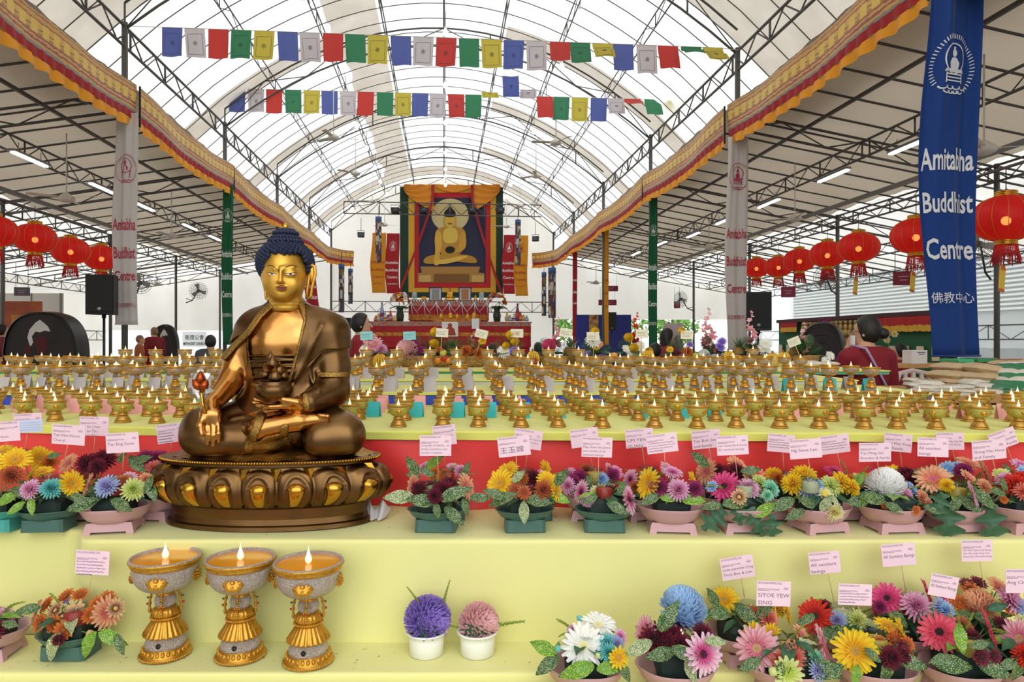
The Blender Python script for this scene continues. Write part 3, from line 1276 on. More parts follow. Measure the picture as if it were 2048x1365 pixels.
# ---- hair: rows of snail curls over a cap and a two-tier crown
b = MB()
capc, capr = SP(552, 218, .02), np.array((.083, .09, .072))
hl = SP(548, 178, -.07)[2]
N_ = 620
for i in range(N_):
    z = 1 - 1.85 * (i + .5) / N_
    a = i * 2.399963
    r = math.sqrt(1 - z * z)
    n = np.array((r * math.cos(a), r * math.sin(a), z))
    p = capc + n * capr
    q = ZXY(p)
    if n[1] < .25:
        edge = 176 + max(0, abs(q[0] - 550) - 62) * 1.6
        if q[1] > edge and 468 < q[0] < 642:
            continue
    if p[2] < SP(550, 300, .03)[2]:
        continue
    b.ball(p, .0088, 6)
    b.ball(p + n * .007, .0048, 5)
capf = MB().ball(capc, tuple(capr * .93), 24)
for (zy, rr, hh) in ((136, .052, .018), (121, .043, .014), (101, .037, .014)):
    c = SP(553, zy, .02)
    capf.ball(c, (rr, rr, hh), 20)
    m_ = int(rr * 620)
    for j in range(m_):
        for lv in (-.5, .25, .8):
            a = 2 * PI * (j + lv) / m_
            k = math.sqrt(max(0, 1 - lv * lv * .8))
            p = c + np.array((rr * k * math.cos(a), rr * k * math.sin(a), hh * lv))
            b.ball(p, .0075, 5)
hair = ob('hair', b, navy, statue)
# cut the cap so it stays behind the forehead
vs = []
for v in capf.v:
    v = np.array(v)
    q = ZXY(v)
    if v[1] < capc[1] - .005 and q[1] > 172:
        v[1] = capc[1] - .005 + (v[1] - capc[1]) * .05
    vs.append(tuple(v))
capf.v = vs
ob('scalp', capf, navy, hair)
c = SP(552, 70, .02)
fb = MB().lathe([(.012, -.020), (.019, -.016), (.019, -.012), (.009, -.0095), (.0095, -.006), (.0118, 0), (.0105, .006), (.006, .0105), (.0025, .0125), (.0015, .016), (0, .0165)], 16, M=Matrix.Translation(c))
ob('finial', fb, goldp, statue)

# ---- bowl with fruit in the left hand
bc = SP(508, 742, -.13)
b = MB().lathe([(.0, -.034), (.03, -.03), (.05, -.008), (.056, .008), (.05, .02), (.044, .024), (.047, .031), (.042, .033), (.038, .026), (0, .018)], 28, M=Matrix.Translation(bc))
bowl = ob('alms_bowl', b, bronze, statue)
b = MB()
for (x, y, r, dy) in ((485, 635, .02, 0), (500, 612, .018, -.01), (528, 640, .017, -.008), (470, 655, .016, -.01), (545, 660, .015, 0), (510, 665, .02, -.02), (492, 585, .012, 0)):
    M_ = Matrix.Translation(SP(x, y + 18, -.13 + dy))
    b.lathe([(0, -r), (r * .8, -r * .5), (r, 0), (r * .7, r * .8), (r * .25, r * 1.4), (0, r * 1.9)], 12, M=M_)
ob('offered_fruit', b, bronze2, bowl)
b = MB()
for i in range(14):
    a = i * 2 * PI / 14
    M_ = Matrix.Translation(bc + np.array((0, 0, .032))) @ Matrix.Rotation(a, 4, 'Z') @ Matrix.Rotation(-.9 + .3 * (i % 2), 4, 'Y')
    b.grid(lambda u, v: (.02 + .05 * u, (v - .5) * .026 * math.sin(PI * (.12 + .88 * u) ** .8), .006 * math.sin(u * 3)), 5, 2, M=M_)
ob('bowl_leaf', b, goldp, bowl)

# ---- the plant in the right hand
b = MB().tube([SP(225, 830, -.18), SP(215, 790, -.18), SP(211, 755, -.175), SP(207, 735, -.17)], [.005, .004, .004, .005], 7)
stem = ob('plant_stem', b, goldp, statue)
b = MB()


def bud(mb, base, tip, w):
    base, tip = Vector(base), Vector(tip)
    ax = tip - base
    q = Vector((0, 0, 1)).rotation_difference(ax.normalized()).to_matrix().to_4x4()
    L_ = ax.length
    mb.lathe([(0, 0), (w * .6, L_ * .12), (w, L_ * .38), (w * .8, L_ * .65), (w * .3, L_ * .9), (0, L_)], 12, M=Matrix.Translation(base) @ q)


bud(b, SP(207, 735, -.175), SP(172, 690, -.18), .013)
bud(b, SP(210, 735, -.185), SP(236, 692, -.18), .013)
bud(b, SP(206, 715, -.17), SP(206, 655, -.17), .014)
ob('fruit_bud', b, copred, stem)
b = MB()
for (x, y, tx, ty) in ((207, 730, 150, 745), (207, 730, 265, 738), (205, 690, 165, 665), (208, 690, 248, 668), (207, 680, 212, 640), (205, 750, 178, 765), (210, 750, 240, 762)):
    p0, p1 = Vector(SP(x, y, -.16)), Vector(SP(tx, ty, -.155))
    ax = p1 - p0
    sd_ = Vector((0, 1, 0)).cross(ax).normalized() * .011
    b.grid(lambda u, v: p0 + ax * u + sd_ * (v - .5) * 2 * math.sin(PI * min(1, .1 + .9 * u)) + Vector((0, -.008 * math.sin(u * 3), 0)), 6, 2)
ob('plant_leaf', b, silv, stem)

# ---- lotus base (oval)
NP = 16
tab = []
for i in range(721):
    a = i / 720 * 2 * PI
    tab.append((.36 * math.cos(a), .16 * math.sin(a)))
cum = [0]
for p, q in zip(tab[:-1], tab[1:]):
    cum.append(cum[-1] + math.hypot(q[0] - p[0], q[1] - p[1]))


def th_of(s):
    s = (s % 1.0) * cum[-1]
    return np.interp(s, cum, np.linspace(0, 2 * PI, 721))


def zf(zy, Y):
    return float(SP(520, zy, Y)[2])


z_top, z_bead = zf(1028, -.145), zf(1035, -.15)
z_p1, z_p0 = zf(1052, -.15), zf(1216, -.15)
z_low = zf(1218, -.14)
OX = -.022


def oval(s, a, b, z):
    t = th_of(s)
    return (OX + a * math.cos(t), b * math.sin(t), z)


PH = .5 / NP * .4


def petal(s, v):
    """v 0..1 from petal foot to top"""
    u = ((s * NP + .31) % 1.0) * 2 - 1
    prof = .80 + .26 * math.sin(PI * min(1, v * .92 + .06) ** .9) * (1 - .25 * v) if v < 1 else .9
    ba = .335 * (.905 + .15 * math.sin(PI * (v ** .85) * .9 + .15))
    top = .70 + .24 * math.sqrt(max(0, 1 - (u * .98) ** 2))
    e = top - v
    out = .025 * (1 - abs(u) ** 8) * min(1, max(0, e / .05))
    # raised inner rim
    ri = math.sqrt((u / .66) ** 2 + ((v - .33) / .47) ** 2)
    if e > 0:
        out += .008 * math.exp(-((ri - 1) / .12) ** 2)
        if ri < .9:
            out -= .004
    k = ba + out
    return oval(s, k + .008, (k + .008) * .455, z_p0 + (z_p1 - z_p0) * v)


b = MB()
NS, NV = NP * 22, 44
b.grid(lambda a, v: petal(a, v), NS, NV)
pet = ob('lotus_base', b, bronze2, statue)
b = MB()
prof = [(.316 + .006, .142, 0.0), (.33, .15, .004), (.328, .149, .016), (.316, .142, .02), (.312, .140, z_low * .5), (.318, .143, z_low - .004), (.34, .155, z_p0 + .003)]
for (A, B) in zip(prof[:-1], prof[1:]):
    b.grid(lambda s, v: oval(s, A[0] + (B[0] - A[0]) * v, A[1] + (B[1] - A[1]) * v, A[2] + (B[2] - A[2]) * v), 96, 1)
ob('base_band', b, bronze2, pet)
b = MB()
prof = [(.34, .152, z_p1), (.345, .152, z_bead - .006), (.352, .154, z_bead - .004), (.352, .154, z_bead + .004), (.345, .149, z_top), (.335, .146, z_top + .002), (.0, .0, z_top + .003)]
for (A, B) in zip(prof[:-1], prof[1:]):
    b.grid(lambda s, v: oval(s, A[0] + (B[0] - A[0]) * v, A[1] + (B[1] - A[1]) * v, A[2] + (B[2] - A[2]) * v), 96, 1)
ob('base_top', b, bronze2, pet)
b = MB()
for i in range(190):
    b.ball(oval(i / 190, .353, .1545, z_bead), .0042, 6)
ob('bead_rim', b, goldp, pet)
for i in range(NP):
    s = (i + .5 - .31) / NP
    b = MB()

    def boss(u, v):
        w = .80 * (.55 + .45 * v) * math.sqrt(max(.02, 1 - max(0, (v - .72) / .28) ** 2))
        uu = (u - .5) * 2
        x, y, z = petal(s + uu * w / NP * .34, .03 + .60 * v)
        bulge = .017 * math.sqrt(max(0, 1 - uu * uu)) * min(1, (1 - v) * 5) ** .5 * (.35 + .65 * min(1, v * 1.6)) - .001
        t = th_of(s)
        nx, ny = math.cos(t) / .36, math.sin(t) / .16
        l = math.hypot(nx, ny)
        return (x + nx / l * bulge, y + ny / l * bulge, z)
    b.grid(boss, 10, 12)
    ob('petal_boss', b, goldp, pet)
for i in range(NP):
    s = (i - .31) / NP
    b = MB()
    p0, p1, p2 = petal(s - .17 / NP, .97), petal(s + .17 / NP, .97), petal(s, .66)
    p3 = petal(s, .97)
    t = th_of(s)
    nx, ny = math.cos(t) / .36, math.sin(t) / .16
    l = math.hypot(nx, ny)
    sh = lambda p, e: (p[0] + nx / l * e, p[1] + ny / l * e, p[2])
    b.add([sh(p0, .004), sh(p1, .004), sh(p2, .008), sh(p3, .02)], [(0, 3, 2), (3, 1, 2), (0, 1, 3)], 0, False)
    ob('petal_tip', b, goldp, pet)
# ================================================================ stepped shelves and lamp tables
yel = mat('yellow_satin', '#e2dd8f', .55, sheen=.2, bump=.06, bscale=3, col2='#e6e298', var=.3, vscale=1.5)
yelg = mat('lime_yellow_cloth', '#dcd966', .6, sheen=.2, bump=.05, bscale=5)
redsat = mat('red_satin', '#e63c38', .42, sheen=.4, bump=.25, bscale=5, col2='#dc2c2c', var=.3, vscale=3)
LOZ, UPZ = CZ - .883, CZ - .583
T1, T2, T3, T4 = CZ - .314, CZ - .257, CZ - .228, CZ - .204


def eoff(x):
    return -.03 * (x + .5) if x > -.5 else -.13 * (x + .5)


def step_mesh(front, dback, z, zb, x0, x1, n=120, wrk=.004, rad=.012, seed=0):
    """cloth-covered step: top + front face with a rounded edge and soft wrinkles"""
    mb = MB()
    prof = []

    def fn(a, b):
        x = x0 + (x1 - x0) * a
        f = front(x)
        w = wrk * (math.sin(x * 4.1 + seed) * math.sin(x * 1.7 + 2 * seed) + .5 * math.sin(x * 11 + seed * 3))
        if b < .45:           # riser from the bottom up
            t = b / .45
            zz = zb + (z - rad - zb) * t
            return (x, f - w * (1 - t) * 1.6 - .003 * math.sin(x * 23 + seed) * (1 - t), zz)
        if b < .6:
            t = (b - .45) / .15 * PI / 2
            return (x, f + rad * (1 - math.cos(t)), z - rad + rad * math.sin(t))
        t = (b - .6) / .4
        return (x, f + rad + (dback - f - rad) * t, z + wrk * .12 * math.sin(x * 9 + t * 7 + seed))
    mb.grid(fn, n, 40)
    return mb


def lower_front(x):
    return 1.859


t = thing('flower_shelf', 'lower yellow satin covered step that carries the three large lamps', 'shelf', (0, 0, 0))
ob('cloth', step_mesh(lower_front, 2.10, LOZ, .1, -2.2, 2.3, 140, .003, .01, 1), yel, t)
t = thing('front_step', 'lowest yellow satin covered step under the front row of flower bowls', 'shelf', (0, 0, 0))
ob('cloth', step_mesh(lambda x: 1.60, 1.852, LOZ - .025, .1, -2.2, 2.3, 80, .002, .01, 5), yel, t)
t = thing('display_shelf', 'upper yellow satin covered step under the seated statue', 'shelf', (0, 0, 0))
ob('cloth', step_mesh(lambda x: 2.05 if x > -1.27 else 2.05 + .10 * min(1, (-1.27 - x) / .05) + .05 * (-1.27 - x), 2.50, UPZ, LOZ - .02, -2.4, 2.6, 140, .005, .012, 2), yel, t)
t = thing('lamp_table', 'long lamp table with a red satin skirt and lime yellow cloth, lowest tier', 'table', (0, 0, 0))
f1 = lambda x: 2.44 + eoff(x)
ob('tablecloth', step_mesh(f1, 3.43, T1, T1 - .03, -3.3, 3.2, 140, .001, .006, 3), yelg, t)
b = MB()


def skirt(a, v):
    x = -3.3 + 6.5 * a
    g = .022 * math.sin(x * 5.3 + math.sin(x * 2.1) * 2) + .013 * math.sin(x * 13 + v * 4 + 1) + .005 * math.sin(x * 29 + v * 6) * v
    return (x, f1(x) + .012 + g * (.3 + .7 * (1 - v)), UPZ - .0 + (T1 - .012 - UPZ) * v)


b.grid(skirt, 260, 12)
o = ob('skirt', b, redsat, t)
o['label'] = 'red satin skirt'
XB = lambda c, d: c + (905 - CX) / F * d
c_end = (1830 - 905) / F * 3.45
for (nm, zt_, zb_, da, db, cm, lab) in (
        ('lamp_table', T2, T1, 3.43, 4.10, mat('blue_riser', '#3d55c4', .6), 'lime yellow lamp tier with a blue front edge'),
        ('lamp_table', T3, T2, 4.10, 4.84, mat('white_riser', '#d9ddd4', .6), 'lime yellow lamp tier with a white front edge'),
        ('lamp_table', T4, T3, 4.84, 5.75, mat('green_riser', '#57b08a', .6), 'topmost lamp tier with a sea green front edge')):
    t = thing(nm, lab, 'table', (0, 0, 0))
    xa, xb = -4.4, XB(c_end, da) + (.1 if zt_ != T4 else .75)
    b = MB().box(((xa + xb) / 2, (da + db) / 2, zt_ - .004), (xb - xa, db - da, .008))
    o = ob('tablecloth', b, yelg, t)
    b = MB().box(((xa + xb) / 2, (da + db) / 2 + .004, (zt_ + zb_) / 2 - .006), (xb - xa - .01, db - da - .012, zt_ - zb_ - .004))
    o = ob('riser', b, cm, t)
    b = MB().box(((xa + xb) / 2, (da + db) / 2 + .1, zb_ / 2), (xb - xa - .1, db - da - .25, zb_ - .02))
    ob('table_body', b, mat('table_skirt_red', '#9b2226', .7), t)

# ================================================================ lamps
silver = mat('antique_silver', '#d6cbc8', .36, .6, bump=.8, bscale=330, col2='#b3a29e', var=.14, vscale=260)
goldl = mat('lamp_gold', '#dba440', .34, .75, col2='#b57c26', var=.3, vscale=70)
goldo = mat('olive_gold', '#c8bd68', .38, .45, col2='#b0a24e', var=.3, vscale=60, bump=.5, bscale=260)
golda = mat('antique_gold', '#d0a04c', .4, .6, col2='#a87830', var=.25, vscale=90)
wax_o = mat('amber_wax', '#f09c14', .12, coat=.6, sss=0)
wax_d = mat('dark_amber_wax', '#b98232', .2)
flame_m = mat('led_flame', '#fff3dc', .4, emit=.55, ecol='#ffe2b0')
flame_s = mat('led_flame_glow', '#fff1d2', .4, emit=.9, ecol='#ffe3ae')
blackm = mat('black_button', '#15130f', .4)


def flame_mb(r, h, n=12):
    return MB().lathe([(r * .35, 0), (r * .8, h * .08), (r, h * .22), (r * .85, h * .36), (r * .5, h * .54), (r * .22, h * .74), (r * .08, h * .92), (0, h)], n)


def plaque(mb, R, z, w, h, a, slope=0., mi=0):
    """lobed medallion lying on a bowl of radius R at height z"""
    M_ = Matrix.Rotation(a, 4, 'Z') @ Matrix.Translation((0, -R, z)) @ Matrix.Rotation(slope, 4, 'X')
    n = 24
    vs, fs = [(0, -.05 * w, 0)], []
    for k, (s, yy) in enumerate(((.55, -.05 * w), (.9, -.04 * w), (1, .12 * w))):
        for i in range(n):
            t = 2 * PI * i / n
            q = s * (1 + .07 * math.cos(6 * t)) + (.14 * s if abs(t - PI / 2) < .2 else 0)
            vs.append((w / 2 * q * math.cos(t), yy + (R - math.sqrt(max(0, R * R - (w / 2 * q * math.cos(t)) ** 2))) * .9, h / 2 * q * math.sin(t)))
    fs += [(0, 1 + i, 1 + (i + 1) % n) for i in range(n)]
    for k in (0, 1):
        fs += [(1 + k * n + i, 1 + (k + 1) * n + i, 1 + (k + 1) * n + (i + 1) % n, 1 + k * n + (i + 1) % n) for i in range(n)]
    mb.add(vs, fs, mi, True, M_)
    for i in range(10):
        t = 2 * PI * i / 10
        mb.ball((w * .33 * math.cos(t), -.06 * w, h * .33 * math.sin(t)), w * .055, 6, mi, M_)
    mb.ball((0, -.06 * w, h * .12), (w * .13, w * .1, h * .14), 8, mi, M_)
    mb.ball((0, -.06 * w, -h * .16), (w * .08, w * .07, h * .09), 8, mi, M_)


def goblet(name, label, loc, hi=True, group=None):
    """tall silver and gold butter lamp, .28 m high, rim radius .094"""
    n = 64 if hi else 18
    t = thing(name, label, 'butter lamp', loc, 0, group)
    fl = lambda k, s: (lambda i, a: 1 + s * abs(math.sin(k * a)) if True else 1)
    foot = MB()
    foot.lathe([(.060, 0), (.066, .003), (.068, .007), (.066, .011), (.061, .013), (.0605, .016), (.056, .030), (.053, .031)], n)
    if hi:
        for i in range(72):
            a = 2 * PI * i / 72
            foot.ball((.067 * math.cos(a), .067 * math.sin(a), .007), .0034, 6)
        for i in range(26):
            a = 2 * PI * i / 26
            M_ = Matrix.Rotation(a, 4, 'Z') @ Matrix.Translation((0, -.0585, .022)) @ Matrix.Rotation(-.25, 4, 'X')
            foot.ball((0, 0, 0), (.0058, .004, .0078), 8, 0, M_)
            foot.ball((0, -.003, .004), (.003, .002, .003), 6, 0, M_)
    ft = ob('foot', foot, goldl, t)
    ob('foot_band', MB().lathe([(.054, .030), (.0525, .042), (.047, .056), (.043, .064)], n), silver, t)
    if hi:
        o = ob('power_button', MB().lathe([(.0, .003), (.0045, .003), (.005, .001), (.007, .001), (.007, 0)], 16, M=Matrix.Translation((0, -.0505, .044)) @ Matrix.Rotation(PI / 2 - .3, 4, 'X')), [blackm], t)
    sk = MB()
    m_ = 96 if hi else 32
    sk.lathe([(.042, .062), (.056, .064), (.0565, .067), (.050, .078), (.041, .092), (.034, .104), (.030, .108)], m_,
             flute=lambda i, a: 1 + (.09 if 0 < i < 6 else 0) * (abs(math.sin(12 * a)) - .5) * (1.3 - i * .12))
    sk.lathe([(.034, .106), (.0375, .109), (.0375, .112), (.033, .114)], n)
    sk.lathe([(.033, .113), (.037, .119), (.035, .129), (.029, .137), (.024, .140)], m_, flute=lambda i, a: 1 + .06 * (abs(math.sin(10 * a)) - .4) * (0 < i < 4))
    if hi:
        for i in range(40):
            a = 2 * PI * i / 40
            sk.ball((.038 * math.cos(a), .038 * math.sin(a), .1105), .0031, 6)
    ob('petal_skirt', sk, goldl, t)
    ob('stem', MB().lathe([(.022, .138), (.0275, .147), (.029, .156), (.0265, .166), (.022, .171)], n), silver, t)
    cl = MB().lathe([(.021, .170), (.0245, .172), (.0245, .176), (.022, .178), (.024, .180), (.034, .183), (.050, .1885), (.064, .196)], n)
    ob('collar', cl, golda, t)
    ob('bowl', MB().lathe([(.062, .1945), (.071, .202), (.080, .215), (.0845, .232), (.086, .248), (.087, .256)], n), silver if hi else mat('lilac_gold', '#c2b0ae', .36, .45, col2='#ab9378', var=.3, vscale=30), t)
    rim = MB().lathe([(.0865, .2545), (.090, .258), (.091, .262), (.0895, .265), (.0935, .269), (.0948, .273), (.0935, .277), (.089, .2775), (.0875, .274), (.0865, .268)], n)
    if hi:
        for i in range(110):
            a = 2 * PI * i / 110
            rim.ball((.0937 * math.cos(a), .0937 * math.sin(a), .2715), .0026, 6)
    ob('rim', rim, goldl, t)
    if hi:
        ob('rim_lip', MB().lathe([(.0945, .2755), (.0925, .2785), (.0885, .2785), (.0868, .2755), (.0862, .269)], n, cap=False), silver, t)
    ob('wax', MB().lathe([(.0, .2705), (.0868, .2705)], n, cap=False), wax_o if hi else wax_d, t)
    ob('flame', flame_mb(.0098, .050, 16) if hi else flame_mb(.0125, .058, 10), flame_m if hi else flame_s, t, (0, 0, .2705))
    for i in range(4):
        pb = MB()
        if hi:
            plaque(pb, .0845, .229, .056, .042, i * PI / 2 + .08, -.28)
        else:
            pb.ball((0, 0, 0), (.019, .008, .014), 8, 0, Matrix.Rotation(i * PI / 2 + .08, 4, 'Z') @ Matrix.Translation((0, -.083, .229)))
        ob('medallion', pb, goldl, t)
    if hi:
        for i in range(4):
            cb = MB()
            M_ = Matrix.Rotation(i * PI / 2 + .1, 4, 'Z')
            for j in range(11):
                z = .182 - j * .0058
                y = -.033 - .008 * math.sin(min(1, j / 6) * PI / 2)
                s = .0036 if j % 3 else .0052
                cb.ball((0, y, z), s, 6, 0, M_)
                if j % 3 == 0:
                    cb.ball((.006, y + .001, z), .0028, 6, 0, M_).ball((-.006, y + .001, z), .0028, 6, 0, M_)
            ch = ob('bead_chain', cb, goldl, t)
            g = MB().ball((0, -.046, .1645), .0032, 8, 0, M_)
            ob('gem', g, mat('green_gem', '#2f6b4a', .2), ch)
            g = MB().ball((0, -.047, .147), .0034, 8, 0, M_)
            ob('gem', g, mat('red_gem', '#a82a1c', .2), ch)
    return t


bigs = [(331, 1332, 'leftmost of the three, beside the green flower bowl'), (481, 1336, 'middle of the three on the lower step'), (617, 1347, 'rightmost of the three, nearest the white pots')]
for i, (px, py, lb) in enumerate(bigs):
    h = CZ - LOZ
    d = h * F / (py - CY) + .066
    x = (px - CX) / F * d
    g = goblet('butter_lamp', 'large amber filled butter lamp, ' + lb, (x, d, LOZ), True, 'three large butter lamps')
    g.rotation_euler = (0, 0, [.1, .05, .02][i])


def small_lamp(label, loc):
    t = thing('butter_lamp', label, 'butter lamp', loc, 0, 'small green gold butter lamps')
    n = 18
    ft = MB().lathe([(.029, 0), (.0305, .002), (.030, .006), (.027, .008)], n)
    ft.lathe([(.027, .008), (.026, .012), (.019, .024), (.0165, .028)], 28, flute=lambda i, a: 1 + .08 * (abs(math.sin(9 * a)) - .4) * (0 < i < 3))
    ft.lathe([(.0165, .028), (.0195, .030), (.0195, .0335), (.0145, .036), (.017, .040), (.024, .0425)], n)
    ob('foot', ft, golda, t)
    ob('bowl', MB().lathe([(.022, .0415), (.030, .047), (.0345, .056), (.0362, .066), (.037, .073)], 22), goldo, t)
    ob('rim', MB().lathe([(.0365, .072), (.0385, .0745), (.0405, .0785), (.0400, .0815), (.0375, .082), (.0360, .079), (.0352, .074)], 22), golda, t)
    ob('wax', MB().lathe([(0, .0755), (.0358, .0755)], 18, cap=False), wax_d, t)
    ob('flame', flame_mb(.0058, .030, 10), flame_s, t, (0, 0, .0755))
    for i in range(4):
        M_ = Matrix.Rotation(i * PI / 2 + .3, 4, 'Z') @ Matrix.Translation((0, -.0345, .060)) @ Matrix.Rotation(-.15, 4, 'X')
        pb = MB().ball((0, 0, 0), (.0085, .0036, .0085), 8, 0, M_)
        for q in range(4):
            pb.ball((.0075 * math.cos(q * PI / 2), -.0005, .0075 * math.sin(q * PI / 2)), (.0045, .003, .0045), 6, 0, M_)
        ob('medallion', pb, goldl, t)
    return t


def tent_card_mesh(m, name):
    b = MB()
    for s in (-1, 1):
        b.add([(-.028, s * .018, 0), (.028, s * .018, 0), (.028, 0, .062), (-.028, 0, .062)], [(0, 1, 2, 3)], 0, False)
    me = b.mesh(name, m)
    return me


CARDM = {c: tent_card_mesh(mat('card_' + c, h, .7), 'place_card') for c, h in (('pink', '#f0a9a4'), ('teal', '#3fb9bd'), ('grey', '#bcb2b4'))}


def inframe(v, m=12):
    if v[1] < .2:
        return False
    px, py = proj(v)
    return -m < px < 2048 + m and 0 < py < 1365


def side_word(px, row, cnt):
    """unique words for a lamp by its row and its count away from the statue"""
    s = 'left' if px < 555 else 'right'
    cnt[s] = cnt.get(s, 0)
    return s


def lay_rows(rows, cols, d1, z, proto_fn, dz_scale, tail, kind, xmax=None, jit=.012):
    """lamps in rows; labels count away from the statue along each row"""
    global LPROTO
    for ri, d in enumerate(rows):
        spots = []
        for c in cols:
            cc = (c - 905) / F * d1
            if xmax is not None and cc > xmax:
                continue
            x = XB(cc, d) + RND.uniform(-jit, jit)
            y = d + eoff(x) * (1 if kind == 'small' else .35) + RND.uniform(-jit, jit)
            v = Vector((x, y, z))
            if inframe(v, 22):
                spots.append(v)
        lf = [v for v in spots if proj(v)[0] < 555][::-1]
        lf = sorted(lf, key=lambda v: -proj(v)[0])
        rt = sorted([v for v in spots if proj(v)[0] >= 555], key=lambda v: proj(v)[0])
        for s, lst in (('left', lf), ('right', rt)):
            for i, v in enumerate(lst):
                where = '%s, %s row, %s %s of the statue' % (tail, ORD[ri], ordn(i), s)
                yield v, where


LP = {}
cols1 = [-330, -250, -175, -100, -25, 53, 128, 208, 290, 363, 438, 505, 575, 640, 704, 797, 889, 961, 1037, 1120, 1205, 1303, 1391, 1464, 1552, 1629, 1711, 1775, 1855, 1933, 2010, 2090, 2170, 2250, 2330, 2410]
for v, where in lay_rows([2.57, 2.79, 2.98, 3.15, 3.31], cols1, 2.57, T1, None, 1, 'lowest lamp table', 'small'):
    lab = 'small green gold lamp, ' + where
    if 's' not in LP:
        LP['s'] = small_lamp(lab, v)
    else:
        dup(LP['s'], v, (0, 0, RND.uniform(-.5, .5)), None, lab)
cols2 = [918 + 82 * k for k in range(-16, 13)]
for rows, z, tail in (([3.47, 3.66, 3.85], T2, 'blue edged lamp tier'), ([4.16, 4.40, 4.64], T3, 'white edged lamp tier')):
    for v, where in lay_rows(rows, cols2, 3.47, z, None, 1, tail, 'tall', c_end - .07):
        lab = 'tall silver goblet lamp, ' + where
        if 't' not in LP:
            LP['t'] = goblet('butter_lamp', lab, v, False, 'tall goblet lamps')
            LP['t'].scale = (.465,) * 3
        else:
            dup(LP['t'], v, (0, 0, RND.uniform(-.5, .5)), .465, lab)
top_px = [251, 311, 370, 431, 492, 552, 612, 672, 733, 794, 860, 913, 975, 1037, 1097, 1157, 1506]
for i, px in enumerate(top_px):
    d = 5.02 if px != 1506 else 5.3
    v = Vector(((px - CX) / F * d, d, T4))
    dup(LP['t'], v, (0, 0, RND.uniform(-.5, .5)), .52, 'tall goblet lamp of the far row along the topmost tier, %s from the left' % ordn(i), 'goblet lamps on the topmost tier')


def cards(rows, cols, d1, z, tail, colfn, xmax=None, sc=1., dx=.047):
    for ri, d in enumerate(rows):
        k = 0
        for c in cols:
            cc = (c - 905) / F * d1
            if xmax is not None and cc > xmax:
                continue
            x = XB(cc, d) + dx + RND.uniform(-.006, .006)
            y = d + eoff(x) * (1 if sc == 1 else .35)
            if not inframe((x, y, z), 10):
                continue
            px, py = proj((x, y, z))
            col = colfn(px, ri)
            k += 1
            o = link('place_card', CARDM[col], None, (x, y, z + .0005), (0, 0, RND.uniform(-.25, .25)), sc)
            tag(o, '%s folded card, %s, %s card row, %s from the left' % (col, tail, ORD[ri], ordn(k - 1)), 'card', 'folded place cards')


cards([2.89, 3.06, 3.23], cols1, 2.57, T1, 'lowest lamp table', lambda px, r: 'teal' if r == 0 and 340 < px < 1480 else 'pink')
cards([3.57, 3.76], cols2, 3.47, T2, 'blue edged tier', lambda px, r: 'teal' if (px > 1560 and r == 0) else 'grey', c_end - .07, 1.08, .05)
cards([4.28], cols2, 3.47, T3, 'white edged tier', lambda px, r: 'grey', c_end - .07, 1.05, .055)
# ================================================================ flowers
FC = dict(y=('#efb40e', '#fbdb2a', '#b98f3a'), p=('#e8849a', '#f6c2cb', '#c79a72'), h=('#cf2a6c', '#ef5a98', '#35181e'), l=('#d9589f', '#f2c3de', '#8a3a62'),
          m=('#4d0c1c', '#82203a', '#420a16'), g=('#86185a', '#ad3575', '#6a1040'), o=('#b84d18', '#e0802c', '#8a5a1a'), e=('#ea8a6c', '#f6c399', '#c0607a'),
          w=('#f7f6ea', '#fefefc', '#e2d79a'), c=('#f3e25c', '#f8f3c6', '#dfc23a'), v=('#7d5cc0', '#b598e8', '#6a46ac'), t=('#2da5aa', '#84d8d6', '#2da5aa'),
          b=('#74aae0', '#b8d8f5', '#5a96d2'), r=('#c41c10', '#e63c24', '#3a2a20'), R=('#a6482a', '#cf7044', '#8a3a1a'), k=('#ea6450', '#f5a28c', '#e08a5a'),
          L=('#c6d853', '#e8efa2', '#a8b83a'), n=('#62c898', '#b0ead0', '#62c898'), x=('#c08ad6', '#bcd0ee', '#b87ac8'), C=('#dc3c5c', '#f26a80', '#241214'),
          z=('#7c1828', '#eac491', '#c9ab55'), E=('#da3c8c', '#f8d3e4', '#4a1428'), P=('#ef8c9a', '#fcd3d5', '#e67688'), q=('#d98aa0', '#f2d6dc', '#b87a6a'))


def flower_mat(k):
    nm = 'petal_' + k + ('_deep' if k.isupper() else '')
    if nm in MATS:
        return MATS[nm]
    m = bpy.data.materials.new(nm)
    nt, N, L, b = nodes(m)
    tc = N.new('ShaderNodeTexCoord')
    ln = N.new('ShaderNodeVectorMath')
    ln.operation = 'LENGTH'
    L.new(tc.outputs['Object'], ln.inputs[0])
    rp = N.new('ShaderNodeValToRGB')
    rp.color_ramp.elements[0].position, rp.color_ramp.elements[1].position = .28, .75
    rp.color_ramp.elements[0].color, rp.color_ramp.elements[1].color = lin(FC[k][0]), lin(FC[k][1])
    L.new(ln.outputs['Value'], rp.inputs[0])
    L.new(rp.outputs[0], b.inputs['Base Color'])
    b.inputs['Roughness'].default_value = .65
    b.inputs['Sheen Weight'].default_value = .15
    tr = N.new('ShaderNodeBsdfTranslucent')
    L.new(rp.outputs[0], tr.inputs['Color'])
    ms = N.new('ShaderNodeMixShader')
    ms.inputs[0].default_value = .38
    L.new(b.outputs[0], ms.inputs[1])
    L.new(tr.outputs[0], ms.inputs[2])
    L.new(ms.outputs[0], N['Material Output'].inputs['Surface'])
    MATS[nm] = m
    return m


